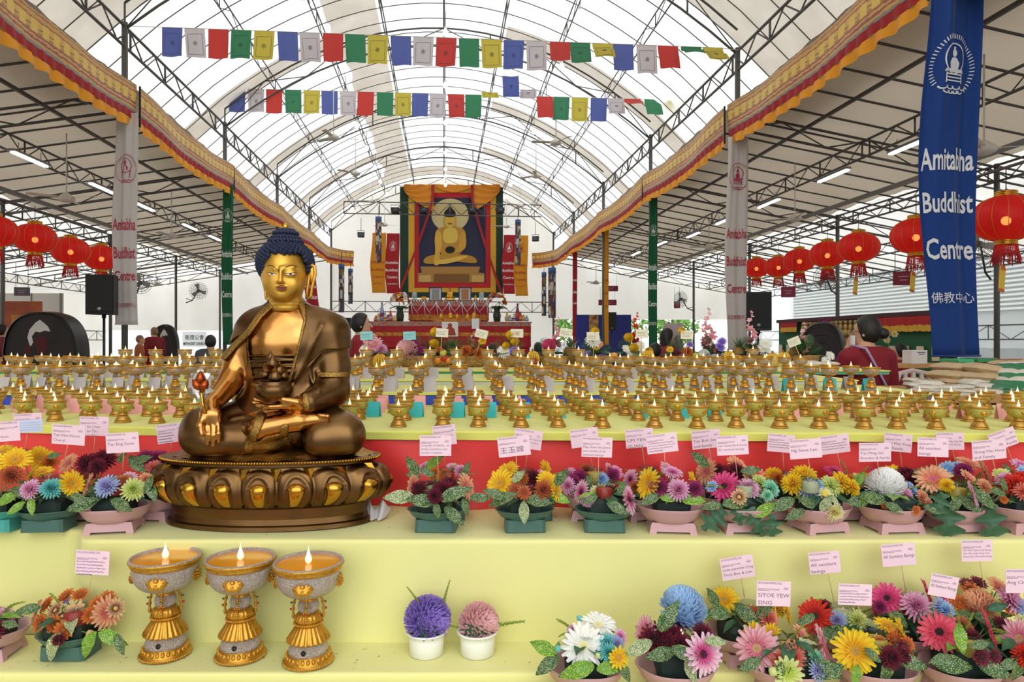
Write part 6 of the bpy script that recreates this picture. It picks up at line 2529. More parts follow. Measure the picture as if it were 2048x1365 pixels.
# ================================================================ black domed hoods
def hood(label, px, py_top, py_bot, wpx, d, yaw, logo):
    v = P(px, py_bot, d)
    W, H = wpx / F * d, (py_bot - py_top) / F * d
    t = thing('dome_hood', label, 'hood', (v.x, v.y, v.z), yaw)
    D = W * .34
    R_ = W / 2

    def arc(a):
        c, s = math.cos(a), math.sin(a)
        return R_ * (abs(c) ** .8) * (1 if c > 0 else -1), H * s ** .75 if s > 0 else 0
    b = MB()
    prof = [(-D / 2, .96), (-D / 2 + .03, 1.0), (0, 1.02), (D / 2 - .03, 1.0), (D / 2, .96)]
    for (y0, s0), (y1, s1) in zip(prof[:-1], prof[1:]):
        b.grid(lambda a, q: (arc(PI * (1 - a))[0] * (s0 + (s1 - s0) * q), y0 + (y1 - y0) * q, arc(PI * (1 - a))[1] * (s0 + (s1 - s0) * q)), 32, 1)
    ob('shell', b, mat('hood_black', '#131214', .38), t)
    b = MB()
    n = 32
    pts = [arc(PI * i / n) for i in range(n + 1)]
    b.prism([(x * .95, z * .95) for x, z in pts], -D * .42, D * .42)
    ob('front_panel', b, mat('hood_panel', '#1b1718', .6, col2='#2a2022', var=.2, vscale=4), t)
    for k in range(5):
        s = .25 + .16 * k
        o = ob('rib', MB().tube([(arc(PI * i / 24)[0] * s, -D * .44, arc(PI * i / 24)[1] * s) for i in range(25)], R_ * .012, 5), mat('hood_black', '#131214'), t) if not logo else None
    if logo:
        b = MB()
        # white heart-topped shape with a dark red lower body
        h = [(-.13, .28), (-.17, .48), (-.14, .64), (-.06, .78), (0, .84), (.05, .78), (.11, .70), (.14, .60), (.06, .62), (.0, .58), (-.06, .60), (-.11, .50), (-.09, .38)]
        flat(b, [(x * W, z * H) for x, z in h], 0, None, -D * .425)
        ob('emblem_white', b, mat('emblem_white', '#cfc9c6', .7), t)
        b = MB()
        flat(b, [(x * W, z * H) for x, z in ((-.05, .50), (.08, .50), (.12, .3), (.05, .1), (-.02, .14), (-.07, .34))], 0, None, -D * .428)
        flat(b, [(x * W, z * H) for x, z in ((-.22, .12), (-.12, .12), (-.12, .3), (-.16, .36), (-.2, .28))], 0, None, -D * .428)
        ob('emblem_red', b, mat('emblem_red', '#4d1418', .7), t)
    base = MB().box((0, 0, -v.z / 2), (W * .9, D * .8, v.z))
    ob('plinth', base, mat('hood_panel', '#1b1718'), t)


hood('large black domed hood with a white and red emblem at the far left', 94, 625, 722, 146, 13, .0, True)
hood('small black domed hood behind the seated monks', 331, 650, 705, 50, 24, .1, True)
hood('black open domed hood in front of the green shrine at the right', 1646, 645, 738, 88, 9, -.75, False)

# ================================================================ altar and picture at the end of the nave
WA = 37.3


def uz(px, py, w=WA):
    v = PW(px, py, w)
    return v.x * CT + v.y * ST, v.z


def panel(nm, pts, m, w=WA, dpt=.03, parent=None, org=(0, 0)):
    q = [uz(x, y, w) for x, y in pts]
    return ob(nm, MB().prism([(a - org[0], z - org[1]) for a, z in q], -dpt, 0), m, parent)


uo, zo = uz(900, 598)
pic = thing('hanging_picture', 'huge cloth picture of a golden seated figure hanging behind the altar', 'picture', S(uo, WA, zo), TH)


def rect(x0, y0, x1, y1):
    return [(x0, y1), (x1, y1), (x1, y0), (x0, y0)]


def chaikin(pts, n=2):
    for _ in range(n):
        q = []
        for i in range(len(pts)):
            a, b = pts[i], pts[(i + 1) % len(pts)]
            q += [(a[0] * .75 + b[0] * .25, a[1] * .75 + b[1] * .25), (a[0] * .25 + b[0] * .75, a[1] * .25 + b[1] * .75)]
        pts = q
    return pts


def prt(nm, pts, col, k, rough=.75):
    if nm.startswith('figure'):
        pts = chaikin(pts)
    q = [uz(x, y) for x, y in pts]
    return ob(nm, MB().prism([(a - uo, z - zo) for a, z in q], -.02 - .012 * k, .0), mat('pic_' + col.strip('#'), col, rough), pic)


prt('green_border', rect(800, 374, 1006, 596), '#1d3a2c', 0)
prt('yellow_border', rect(817, 372, 992, 585), '#d6a534', 1)
prt('red_border', rect(829, 386, 981, 576), '#b81f24', 2)
prt('navy_ground', rect(838, 396, 971, 566), '#2b2a44', 3)
px_ = lambda pts: [(680 + x / 3.791, 340 + y / 3.791) for x, y in pts]
E = lambda cx, cy, a, b: [(cx + a * math.cos(2 * PI * i / 32), cy - b * math.sin(2 * PI * i / 32)) for i in range(32)]
halo = prt('halo', px_(E(835, 345, 142, 125)), '#cdbd86', 4)
for k in range(18):
    a = PI * k / 17
    prt('halo_ray', px_([(835 + 60 * math.cos(a - .03), 345 - 52 * math.sin(a - .03)), (835 + 60 * math.cos(a + .03), 345 - 52 * math.sin(a + .03)), (835 + 138 * math.cos(a + .012), 345 - 121 * math.sin(a + .012)), (835 + 138 * math.cos(a - .012), 345 - 121 * math.sin(a - .012))]), '#a8935a', 4.5).parent = halo
prt('pedestal', px_([(590, 855), (1095, 855), (1095, 785), (1050, 780), (1062, 735), (610, 735), (620, 780), (590, 785)]), '#a87c3e', 4)
prt('pedestal_panel', px_([(712, 850), (980, 850), (980, 790), (712, 790)]), '#7c5428', 5)
prt('pedestal_panel', px_([(600, 850), (690, 850), (690, 800), (600, 800)]), '#c8a45e', 5)
prt('pedestal_panel', px_([(1000, 850), (1090, 850), (1090, 800), (1000, 800)]), '#c8a45e', 5)
prt('figure_torso', px_([(780, 430), (895, 430), (945, 455), (958, 500), (945, 590), (905, 650), (770, 650), (735, 590), (718, 500), (730, 455)]), '#b98a34', 6)
prt('figure_chest', px_([(790, 440), (885, 440), (900, 520), (870, 560), (800, 560), (775, 520)]), '#d9b551', 7)
prt('figure_arm', px_([(735, 455), (770, 480), (775, 570), (750, 660), (770, 700), (740, 730), (705, 720), (725, 620), (715, 520)]), '#d2a440', 8)
prt('figure_arm', px_([(945, 460), (960, 540), (950, 610), (860, 640), (830, 640), (905, 590), (900, 500)]), '#c7983a', 8)
prt('figure_legs', px_([(630, 690), (660, 655), (760, 640), (910, 640), (1010, 655), (1042, 690), (1030, 715), (840, 690), (740, 715), (640, 715)]), '#b6862f', 7)
prt('figure_shin', px_([(700, 700), (860, 665), (960, 650), (975, 662), (880, 700), (760, 722)]), '#d9b04c', 8.5)
prt('figure_head', px_(E(833, 385, 42, 56)), '#d8b04a', 7)
prt('figure_ear', px_(E(793, 395, 7, 34)), '#c39a3a', 7.5)
prt('figure_ear', px_(E(874, 395, 7, 34)), '#c39a3a', 7.5)
hr = prt('figure_hair', px_([(788, 360), (790, 320), (815, 300), (833, 270), (852, 300), (876, 320), (880, 360)]), '#191a22', 9)
fc = prt('face_shadow', px_([(815, 405), (852, 405), (845, 415), (822, 415)]), '#8a5a20', 9)
prt('black_bowl', px_(E(835, 608, 36, 26)), '#15140f', 10)
# orange drapery and red sashes
ordr = mat('orange_drape', '#dc8a1e', .7, sheen=.2)
for sx in (0, 1):
    xs_ = [808, 868] if sx == 0 else [1000, 944]

    def drape(a, b):
        x = xs_[0] + (xs_[1] - xs_[0]) * a
        yb_ = (382 + 44 * a ** .7) if a < .93 else 424
        y = 371 + (yb_ - 371) * b
        u_, z_ = uz(x, y)
        return (u_ - uo, -.22 - .05 * math.sin((a * 2 + b * 3) * 7), z_ - zo)
    ob('orange_drape', MB().grid(drape, 24, 12), ordr, pic)

    def sash(a, b):
        x0_, y0_, x1_, y1_ = (866, 372, 797, 590) if sx == 0 else (944, 372, 1003, 590)
        k = max(0, (b - .12) / .88)
        x = x0_ + (x1_ - x0_) * k ** 1.15 + (a - .5) * (5 if b > .12 else 6)
        u_, z_ = uz(x, y0_ + (y1_ - y0_) * b)
        return (u_ - uo, -.3 - .02 * math.sin(a * 9), z_ - zo)
    ob('red_sash', MB().grid(sash, 4, 20), mat('sash_red', '#a81c22', .6), pic)
ob('orange_drape', MB().grid(lambda a, b: (uz(868 + 76 * a, 371)[0] - uo, -.2 - .04 * math.sin(a * 20), uz(900, 371 + (4 + 11 * math.sin(PI * a)) * b)[1] - zo), 24, 4), ordr, pic)

for (x0, x1, yt, yb, col, lb) in ((742, 772, 466, 586, 'yellow', 'yellow wall banner left of the altar picture'), (771, 799, 467, 587, 'red', 'red wall banner left of the altar picture'),
                                 (1005, 1030, 470, 588, 'red', 'red wall banner right of the altar picture'), (1029, 1056, 471, 592, 'yellow', 'yellow wall banner right of the altar picture')):
    banner((x0 + x1) / 2, x1 - x0, yt, yb, 0, 37.0 + .25 * (x0 - 900) / 150 * 0, col, lb, [('Amitabha', yb - 62, 6), ('Buddhist', yb - 47, 6), ('Centre', yb - 33, 6)], (CJ, yb - 19, 3), (yt + 26, 15), .03)

# altar tables
abro = mat('altar_red', '#a5121c', .6)
agold = mat('altar_gold_cloth', '#c98a24', .6, col2='#a8561c', var=.1, vscale=6)
astr = mat('altar_stripe', '#8a8f86', .6, col2='#c0563a', var=.1, vscale=9)


def altar(lab, x0, x1, yt, ybands, w, dep):
    u0, z = uz(x0, yt, w)
    u1, _ = uz(x1, yt, w)
    t = thing('altar_table', lab, 'altar', S((u0 + u1) / 2, w, 0), TH)
    W = u1 - u0
    ob('tabletop', MB().box((0, dep / 2, z - .03), (W + .1, dep, .06)), astr, t)
    zz0 = z
    for (yb, m, nm) in ybands:
        zz1 = uz(x0, yb, w)[1]
        ob(nm, MB().grid(lambda a, b: ((a - .5) * W, .02 * math.sin(a * W * 14), zz0 - .03 + (zz1 - zz0) * b), 120, 2), m, t)
        zz0 = zz1
    ob('table_body', MB().box((0, dep / 2 + .05, z / 2 - .05), (W - .1, dep - .1, z - .1)), abro, t)
    return t


altar('upper altar table with red and gold hangings below the picture', 817, 978, 603, [(611, astr, 'striped_edge'), (628, abro, 'red_hanging'), (640, agold, 'gold_fringe')], 35.6, 1.4)
altar('long lower altar table with red and gold hangings', 738, 1062, 643, [(651, astr, 'striped_edge'), (664, abro, 'red_hanging'), (671, agold, 'gold_fringe'), (694, abro, 'lower_hanging')], 33.6, 1.8)
ao = bpy.data.objects['altar_table']
uw0, zw0 = uz(817, 603, 35.6)
uw1, _ = uz(978, 603, 35.6)
for i in range(7):
    c0 = (i - 3) / 3.2 * (uw1 - uw0) / 2
    b = MB()
    for k_, l_ in ((-1, .5), (1, .62), (.3, .8)):
        b.tube([(c0, -.06, zw0 - .02), (c0 + k_ * .12, -.09, zw0 - l_ * .5), (c0 + k_ * .34, -.08, zw0 - l_)], .018, 5)
    ob('white_scarf', b, mat('scarf_white', '#d5dde8', .6), ao)
for i in range(30):
    c0 = (uw1 - uw0) * ((i + .5) / 30 - .5)
    o = ob('water_bowl', MB().lathe([(.03, 0), (.06, .07), (.065, .10), (.05, .09), (0, .07)], 10), silv, None, S((uw0 + uw1) / 2 + c0, 35.7, zw0))
    tag(o, 'small silver water bowl on the upper altar edge, %s from the left' % ordn(i), 'bowl', 'water bowls on the altar edge')
# things on the altar
WT = 35.9


def base_on(px, py, w):
    u, z = uz(px, py, w)
    return S(u, w, z)


for px, col, lb in ((871, '#8f8f92', 'framed grey portrait standing on the upper altar, left'), (930, '#a8744a', 'framed brown picture standing on the upper altar, right')):
    t = thing('picture_frame', lb, 'frame', base_on(px, 603, WT), TH)
    H, W = 28 / F * WT, 22 / F * WT
    ob('frame', MB().box((0, 0, H / 2), (W, .06, H)), mat('frame_cream', '#d8cfbd', .5), t)
    ob('picture', MB().box((0, -.035, H / 2), (W * .66, .01, H * .72)), mat('pic' + col[1:], col, .5), t)
    ob('sash', MB().box((0, -.03, H * .97), (W * 1.15, .09, H * .06)).box((-W * .54, -.03, H * .5), (W * .09, .09, H * .95)).box((W * .54, -.03, H * .5), (W * .09, .09, H * .95)), mat('navy_sash', '#2a2f6a', .6), t)


def small_statue(lb, px, py, w, hpx):
    t = thing('small_statue', lb, 'statue', base_on(px, py, w), TH)
    h = hpx / F * w
    s = h / 1.0
    ob('base', MB().lathe([(.42 * s, 0), (.44 * s, .05 * s), (.34 * s, .1 * s), (.4 * s, .2 * s), (.36 * s, .22 * s)], 20, sy=.6), goldp, t)
    fn = lambda p: smin(smin(smin(sd_ell(p, (0, 0, .3 * s), (.36 * s, .2 * s, .1 * s)), sd_ell(p, (0, 0, .52 * s), (.17 * s, .12 * s, .2 * s)), .06 * s), sd_ell(p, (0, 0, .82 * s), (.085 * s, .09 * s, .11 * s)), .03 * s),
                        np.minimum(sd_rc(p, (-.18 * s, 0, .62 * s), (-.2 * s, -.1 * s, .36 * s), .05 * s, .04 * s), sd_rc(p, (.18 * s, 0, .62 * s), (.16 * s, -.14 * s, .38 * s), .05 * s, .04 * s)), .04 * s)
    link('figure', net_mesh('figure', fn, (-.45 * s, -.3 * s, .15 * s), (.45 * s, .3 * s, 1.0 * s), s * .035, goldp, 1), t)
    ob('hair', MB().ball((0, .02 * s, .88 * s), (.085 * s, .085 * s, .07 * s), 10).ball((0, .01 * s, .96 * s), .04 * s, 8), navy, t)


small_statue('small golden seated statue in the middle of the upper altar', 900, 602, WT, 26)
ua, zs = uz(866, 637, 34.6)
ub, zl_ = uz(962, 643, 33.7)
t = thing('altar_step', 'narrow gold covered step on the lower altar under the tiny statues', 'step', S((ua + ub) / 2, 34.6, zl_), TH)
ob('step_cloth', MB().box((0, 0, (zs - zl_) / 2), (ub - ua, .7, zs - zl_)), agold, t)
for i, (px, h) in enumerate(((882, 12), (901, 14), (914, 10), (935, 11), (948, 14))):
    small_statue('tiny golden seated statue on the lower altar, %s from the left' % ORD[i], px, 636, 34.6, h)
for i, px in enumerate((829, 963)):
    t = thing('glass_dome', 'clear glass vase at the %s end of the upper altar' % ('left', 'right')[i], 'vase', base_on(px, 601, WT), TH)
    ob('glass', MB().lathe([(.1, 0), (.13, .1), (.13, .35), (.08, .42), (.0, .43)], 16), glassy('vase_glass', '#dfe4e4', .05, .6), t)
t = thing('box', 'small orange box on the upper altar', 'box', base_on(848, 601, WT), TH)
ob('carton', MB().box((0, 0, .09), (.24, .2, .18), bev=.01), orcl, t)
t = thing('small_stupa', 'small golden pointed ornament on the upper altar, right of the frames', 'ornament', base_on(951, 601, WT), TH)
ob('ornament_body', MB().lathe([(.09, 0), (.09, .05), (.05, .1), (.07, .16), (.02, .24), (0, .34)], 14), goldp, t)
# vases with orange and white flowers
for i, (px, py) in enumerate(((800, 632), (994, 632))):
    t = thing('flower_vase', 'tall vase of orange and white flowers at the %s of the altar' % ('left', 'right')[i], 'flowers', base_on(px, py, 34.9), TH)
    t.location.z -= .29
    ob('vase', MB().lathe([(.16, 0), (.2, .3), (.14, .55), (.2, .71)], 16), mat('vase_dark', '#2f3b2a', .4), t)
    for k in range(34):
        c, ty = RND.choice([('o', 'G'), ('o', 'M'), ('w', 'M'), ('p', 'M'), ('y', 'D')])
        a, e = RND.uniform(0, 2 * PI), RND.uniform(-.2, 1.2)
        v = Vector((.42 * math.cos(a) * math.cos(e), .3 * math.sin(a) * math.cos(e), 1.01 + .42 * math.sin(e)))
        nm, me, ce = flower_mesh(ty, c)
        link(nm, me, t, v, face_rot(v - Vector((0, .2, .89))), .12)
    for k in range(14):
        a = RND.uniform(0, 2 * PI)
        link('leaf', leaf_mesh('d', 'b'), t, (0, 0, .69), basis((math.cos(a), math.sin(a), .3), (0, 0, 1)).to_euler(), .5)
# stacks of wrapped offerings at both ends
opal = [mat('offer_%d' % i, c, .4) for i, c in enumerate(('#c2442e', '#d7a53a', '#8e9ab8', '#b8c0b0', '#7c3a6a'))]
for side, xs_ in ((0, (752, 757, 764, 770, 776, 781, 789)), (1, (1014, 1020, 1028, 1035, 1041, 1047, 1053))):
    for i, px in enumerate(xs_):
        h = (12, 16, 40, 18, 14, 22, 12)[i] if side == 0 else (18, 13, 16, 38, 20, 14, 12)[i]
        t = thing('offering_bottle', 'wrapped offering on the %s end of the lower altar, %s from the left' % (('left', 'right')[side], ORD[i]), 'offering', base_on(px, 643, 34.0), TH, 'wrapped offerings')
        H = h / F * 34
        ob('wrapping', MB().lathe([(.1, 0), (.11, H * .2), (.10, H * .5), (.05, H * .72), (.04, H * .86), (.06, H * .88), (0, H)], 10), opal[(i + side) % 5], t)
        ob('label', MB().lathe([(.112, H * .22), (.112, H * .42)], 10, cap=False), opal[(i + 2) % 5], t)
t = thing('throne_picture', 'white framed picture of a monk in front of the altar', 'picture', base_on(900, 672, 31.5), TH)
ob('frame', MB().box((0, 0, .3), (.72, .05, .66)), mat('frame_white', '#e6e1da', .6), t)
ob('monk_figure', MB().prism([(-.26, .02), (.26, .02), (.2, .3), (.08, .4), (.1, .5), (0, .58), (-.1, .5), (-.08, .4), (-.2, .3)], -.04, -.026), mat('monk_red', '#a4432e', .7), t)
t = thing('notice_sheet', 'white sheet pinned to the lower altar front, right of the monk picture', 'paper', base_on(951, 656, 33.4), TH)
ob('sheet', MB().box((0, 0, .2), (.35, .02, .5)), mat('paper_white', '#e8e8ea', .7), t)
# black stage lamps on the truss
for i, px in enumerate((791, 848, 944, 1000)):
    v = PW(px, 422, 36.0)
    t = thing('stage_lamp', 'black stage lamp on the truss before the altar, %s from the left' % ORD[i], 'lamp', v, TH)
    ob('housing', MB().box((0, -.05, 0), (.42, .3, .3), bev=.03), black, t)
    ob('lens', MB().lathe([(0, 0), (.12, 0), (.12, .03)], 14, M=Matrix.Translation((0, -.2, 0)) @ Matrix.Rotation(PI / 2, 4, 'X')), mat('lens_dark', '#3a3c44', .1), t)
    ob('yoke', MB().tube([(-.23, 0, 0), (-.23, 0, .3), (.23, 0, .3), (.23, 0, 0)], .015, 5), black, t)
for i, (px, py) in enumerate(((722, 470), (1071, 478))):
    t = thing('flood_lamp', 'black flood lamp on the %s of the altar truss' % ('left', 'right')[i], 'lamp', P(px, py, 33), .4 - .8 * i)
    ob('housing', MB().box((0, 0, 0), (.3, .18, .24), bev=.02), black, t)
    ob('lens', MB().box((0, -.1, 0), (.24, .02, .18)), mat('lens_dark', '#3a3c44', .1), t)
    ob('bracket', MB().tube([(-.16, 0, 0), (-.16, 0, .2), (.16, 0, .2), (.16, 0, 0)], .012, 5).tube([(0, 0, .2), (0, 0, .8)], .012, 5), black, t)


# patterned victory banners (hanging tubes)
def checks():
    m = bpy.data.materials.new('patchwork_cloth')
    nt, N, L, b = nodes(m)
    tc = N.new('ShaderNodeTexCoord')
    mp = N.new('ShaderNodeMapping')
    mp.inputs['Scale'].default_value = (1, 1, .62)
    L.new(tc.outputs['Object'], mp.inputs[0])
    vo = N.new('ShaderNodeTexVoronoi')
    vo.distance = 'CHEBYCHEV'
    vo.inputs['Scale'].default_value = 11
    vo.inputs['Randomness'].default_value = .35
    L.new(mp.outputs[0], vo.inputs['Vector'])
    sp = N.new('ShaderNodeSeparateColor')
    L.new(vo.outputs['Color'], sp.inputs[0])
    rp = N.new('ShaderNodeValToRGB')
    rp.color_ramp.interpolation = 'CONSTANT'
    for i, (p, c) in enumerate(((0, '#6a3030'), (.22, '#3a4560'), (.4, '#b8b0a4'), (.66, '#7a6a3a'), (.84, '#4a2a26'))):
        e = rp.color_ramp.elements[i] if i < 2 else rp.color_ramp.elements.new(p)
        e.position = p
        e.color = lin(c)
    L.new(sp.outputs[0], rp.inputs[0])
    L.new(rp.outputs[0], b.inputs['Base Color'])
    b.inputs['Roughness'].default_value = .8
    return m


PATCH = checks()
for i, (px, yt, yb, w, d, lb) in enumerate(((757, 434, 524, 12, 34, 'left of the altar picture, hung high'), (1036, 440, 530, 11, 34, 'right of the altar picture, hung high'), (683, 528, 625, 11, 27, 'beside the end of the left valance, nearer'),
                                            (701, 538, 608, 9, 32, 'beside the end of the left valance, farther'), (1104, 536, 636, 15, 25, 'beside the end of the right valance, nearer'), (1088, 545, 632, 9, 31, 'beside the end of the right valance, farther'))):
    v = P(px, yb, d)
    H, R_ = (yb - yt) / F * d, w / F * d / 2
    t = thing('hanging_tube_banner', 'patchwork tube banner ' + lb, 'banner', v, 0, 'patchwork tube banners')
    ob('patchwork', MB().lathe([(R_ * 1.02, 0), (R_, H * .3), (R_ * .98, H * .6), (R_, H * .9)], 18, cap=False, flute=lambda k, a: 1 + .05 * math.sin(6 * a + k)), PATCH, t)
    ob('blue_top', MB().lathe([(R_ * 1.05, H * .89), (R_ * 1.05, H), (0, H * 1.01)], 18), mat('tube_blue', '#3b5a86', .7), t)
    ob('cord', MB().tube([(0, 0, H), (0, 0, H * 1.25)], .012, 5), black, t)
# ================================================================ people
skin_m = mat('skin', '#c89878', .55)
hair_m = mat('black_hair', '#17130f', .45, bump=.4, bscale=120)


def person(label, px, py_top, d, face, shirt, trouser='#2a2a30', H=1.66, hair='short', res=.011, pose='stand', handup=False, head_turn=0., robe=False, sleeves=.6):
    """a clothed figure; face = heading in degrees (0 looks away from the camera, 90 looks left, -90 right, 180 towards us)"""
    v = P(px, py_top, d)
    zt = v.z
    pose = 'stand'
    H = zt
    s = H / 1.66
    z0 = 0
    t = thing('person', label, 'person', (v.x, v.y, z0), math.radians(face))
    lift = 0. if pose == 'stand' else -.42      # seated: hips lowered
    hz, sz = (.90 + lift) * s, (1.36 + lift) * s
    hc = np.array((0, .02, (1.535 + lift))) * np.array((1, 1, s))
    ht = math.radians(head_turn)

    def rot(p):
        q = p - hc
        c, n = math.cos(ht), math.sin(ht)
        return np.stack([q[..., 0] * c + q[..., 1] * n, -q[..., 0] * n + q[..., 1] * c, q[..., 2]], -1) / s

    def head(p):
        q = rot(p)
        d_ = sd_ell(q, (0, -.005, .025), (.073, .092, .10))
        d_ = smin(d_, sd_ell(q, (0, .03, -.05), (.055, .062, .06)), .03)
        d_ = smin(d_, sd_rc(q, (0, .09, .02), (0, .108, -.012), .008, .013), .012)
        d_ = smin(d_, sd_ell(q, (.076, -.005, .0), (.012, .022, .03)), .008)
        d_ = smin(d_, sd_ell(q, (-.076, -.005, .0), (.012, .022, .03)), .008)
        d_ = smin(d_, sd_ell(q, (0, .085, -.055), (.022, .014, .009)), .01)
        return d_ * s

    def torso(p):
        d_ = sd_ell(p, (0, 0, sz - .13 * s), (.165 * s, .105 * s, .20 * s))
        d_ = smin(d_, sd_rc(p, (-.13 * s, 0, sz), (.13 * s, 0, sz), .062 * s, .062 * s), .05)
        d_ = smin(d_, sd_ell(p, (0, 0, hz + .14 * s), (.135 * s, .095 * s, .16 * s)), .06)
        return smin(d_, sd_ell(p, (0, -.01, hz), (.16 * s, .11 * s, .12 * s)), .06)
    neck = lambda p: sd_rc(p, (0, -.005, sz + .02 * s), (0, .012, hc[2] - .06 * s), .055 * s, .047 * s)
    arms = []
    for sd in (-1, 1):
        sh = np.array((sd * .185 * s, 0, sz - .01 * s))
        if handup and sd == -1:
            el, wr = sh + np.array((-.05, .12, -.25)) * s, np.array((-.03 * s, .17 * s, hc[2] - .10 * s))
        elif pose == 'sit':
            el, wr = sh + np.array((sd * .04, .06, -.27)) * s, np.array((sd * .1 * s, .30 * s, sz - .36 * s))
        else:
            el, wr = sh + np.array((sd * .05, .01, -.29)) * s, np.array((sd * .20 * s, .14 * s, sz - .50 * s))
        arms.append((sh, el, wr))

    def arm(p, a):
        return smin(sd_rc(p, a[0], a[1], .052 * s, .043 * s), sd_rc(p, a[1], a[2], .042 * s, .028 * s), .02)

    def hand(p, a):
        dr = (a[2] - a[1]) / np.linalg.norm(a[2] - a[1])
        sd_ = np.cross(dr, (0, 1, .3))
        sd_ /= np.linalg.norm(sd_)
        d_ = sd_rc(p, a[2] + dr * .02 * s, a[2] + dr * .07 * s, .030 * s, .034 * s)
        for k, l in enumerate((.085, .10, .095, .075)):
            b_ = a[2] + dr * .075 * s + sd_ * (k - 1.5) * .019 * s
            m_ = b_ + dr * l * .5 * s + np.array((0, .004, -.004)) * s
            d_ = smin(d_, smin(sd_rc(p, b_, m_, .0105 * s, .010 * s), sd_rc(p, m_, m_ + (dr * l * .45 + np.array((0, .012, -.012))) * s, .010 * s, .008 * s), .004), .008)
        th = a[2] + dr * .03 * s - sd_ * .03 * s
        return smin(d_, sd_rc(p, th, th + (dr * .05 - sd_ * .025) * s, .013 * s, .010 * s), .01)

    def legsf(p):
        d_ = None
        for sd in (-1, 1):
            hp = np.array((sd * .095 * s, 0, hz - .02 * s))
            if pose == 'stand':
                kn, an = np.array((sd * .105 * s, .015, .48 * s)), np.array((sd * .11 * s, -.01, .08 * s))
            else:
                kn, an = np.array((sd * .14 * s, .42 * s, hz - .02 * s)), np.array((sd * .14 * s, .40 * s, hz - .42 * s))
            q = smin(sd_rc(p, hp, kn, .088 * s, .058 * s), sd_rc(p, kn, an, .056 * s, .04 * s), .03)
            q = smin(q, sd_rc(p, an + np.array((0, -.02, -.05)) * s, an + np.array((0, .14, -.055)) * s, .038 * s, .028 * s), .02)
            d_ = q if d_ is None else np.minimum(d_, q)
        return d_

    def body(p):
        d_ = smin(smin(head(p), neck(p), .03), torso(p), .05)
        for a in arms:
            d_ = smin(d_, smin(arm(p, a), hand(p, a), .01), .03)
        return smin(d_, legsf(p), .05)
    zlo = -.04 if pose == 'stand' else hz - .55 * s
    lo, hi = (-.36 * s, -.2 * s, zlo), (.36 * s, .62 * s if pose == 'sit' else .36 * s, hc[2] + .17 * s)
    link('body', net_mesh('body', body, lo, hi, res, skin_m), t)

    def shirtf(p):
        d_ = smin(torso(p), neck(p) + .012, .03)
        for a in arms:
            d_ = smin(d_, arm(p, a), .03)
        d_ = d_ - .014
        cut = np.maximum(p[..., 2] - (sz + .075 * s), (hz - .14 * s if not robe else hz - .62 * s) - p[..., 2])
        for a in arms:      # end of the sleeve
            e = a[1] + (a[2] - a[1]) * sleeves
            n = (a[2] - a[1]) / np.linalg.norm(a[2] - a[1])
            near = np.linalg.norm(p - a[2], axis=-1) - np.linalg.norm(a[2] - e) - .03
            cut = np.maximum(cut, np.minimum((p - e) @ n, -near))
        if robe:
            d_ = smin(d_, legsf(p) - .05, .12)
        return np.maximum(d_, cut)
    sm = mat('cloth_' + shirt.strip('#'), shirt, .8, bump=.3, bscale=12)
    link('robe' if robe else 'shirt', net_mesh('shirt', shirtf, lo, hi, res, sm, 1), t)
    if not robe:
        link('trousers', net_mesh('trousers', lambda p: np.maximum(smin(legsf(p), torso(p), .05) - .012, np.maximum(p[..., 2] - (hz + .06 * s), (-.36 * s + hz - .42 * s if pose == 'sit' else .09 * s) - p[..., 2])), lo, hi, res,
                                  mat('cloth_' + trouser.strip('#'), trouser, .8)), t)
    if hair != 'none':
        def hairf(p):
            q = rot(p)
            k = .016 if hair != 'shaved' else .003
            d_ = (sd_ell(q, (0, -.012, .028), (.075, .092, .102)) - k)
            front = np.maximum(q[..., 1] - (.045 - .35 * (.06 - q[..., 2])), -.075 + 0 * q[..., 2] - q[..., 2] - (.06 if hair == 'long' else .0))
            d_ = np.maximum(d_, front)
            if hair == 'bun':
                d_ = smin(d_, sd_ell(q, (.02, -.125, .0), (.042, .04, .042)), .015)
            if hair == 'long':
                d_ = smin(d_, np.maximum(sd_ell(q, (0, -.04, -.06), (.095, .07, .14)), q[..., 1] - .0), .02)
            return d_ * s
        link('hair', net_mesh('hair', hairf, (-.14 * s, -.2 * s, hc[2] - .22 * s), (.14 * s, .2 * s, hc[2] + .17 * s), res * .8, hair_m if hair != 'shaved' else mat('shaved_hair', '#8a6a55', .7)), t)
    M_ = Matrix.Translation(Vector(hc)) @ Matrix.Rotation(ht, 4, 'Z') @ Matrix.Scale(s, 4)
    for sd in (-1, 1):
        e = ob('eye', MB().ball((sd * .03, .079, .018), (.012, .009, .007), 8, 0, M_), ew, t)
        ob('iris', MB().ball((sd * .03, .0865, .018), (.0055, .003, .006), 6, 0, M_), line_m, e)
        ob('eyebrow', MB().tube([(sd * .014, .088, .036), (sd * .03, .088, .041), (sd * .047, .078, .036)], .003, 5, 0, M_), hair_m, t)
    ob('lips', MB().ball((0, .094, -.05), (.02, .006, .007), 8, 0, M_), mat('lip_skin', '#a8645a', .5), t)
    t['_hc'] = tuple(hc)
    t['_ht'] = ht
    t['_s'] = s
    t['_sz'] = sz
    return t


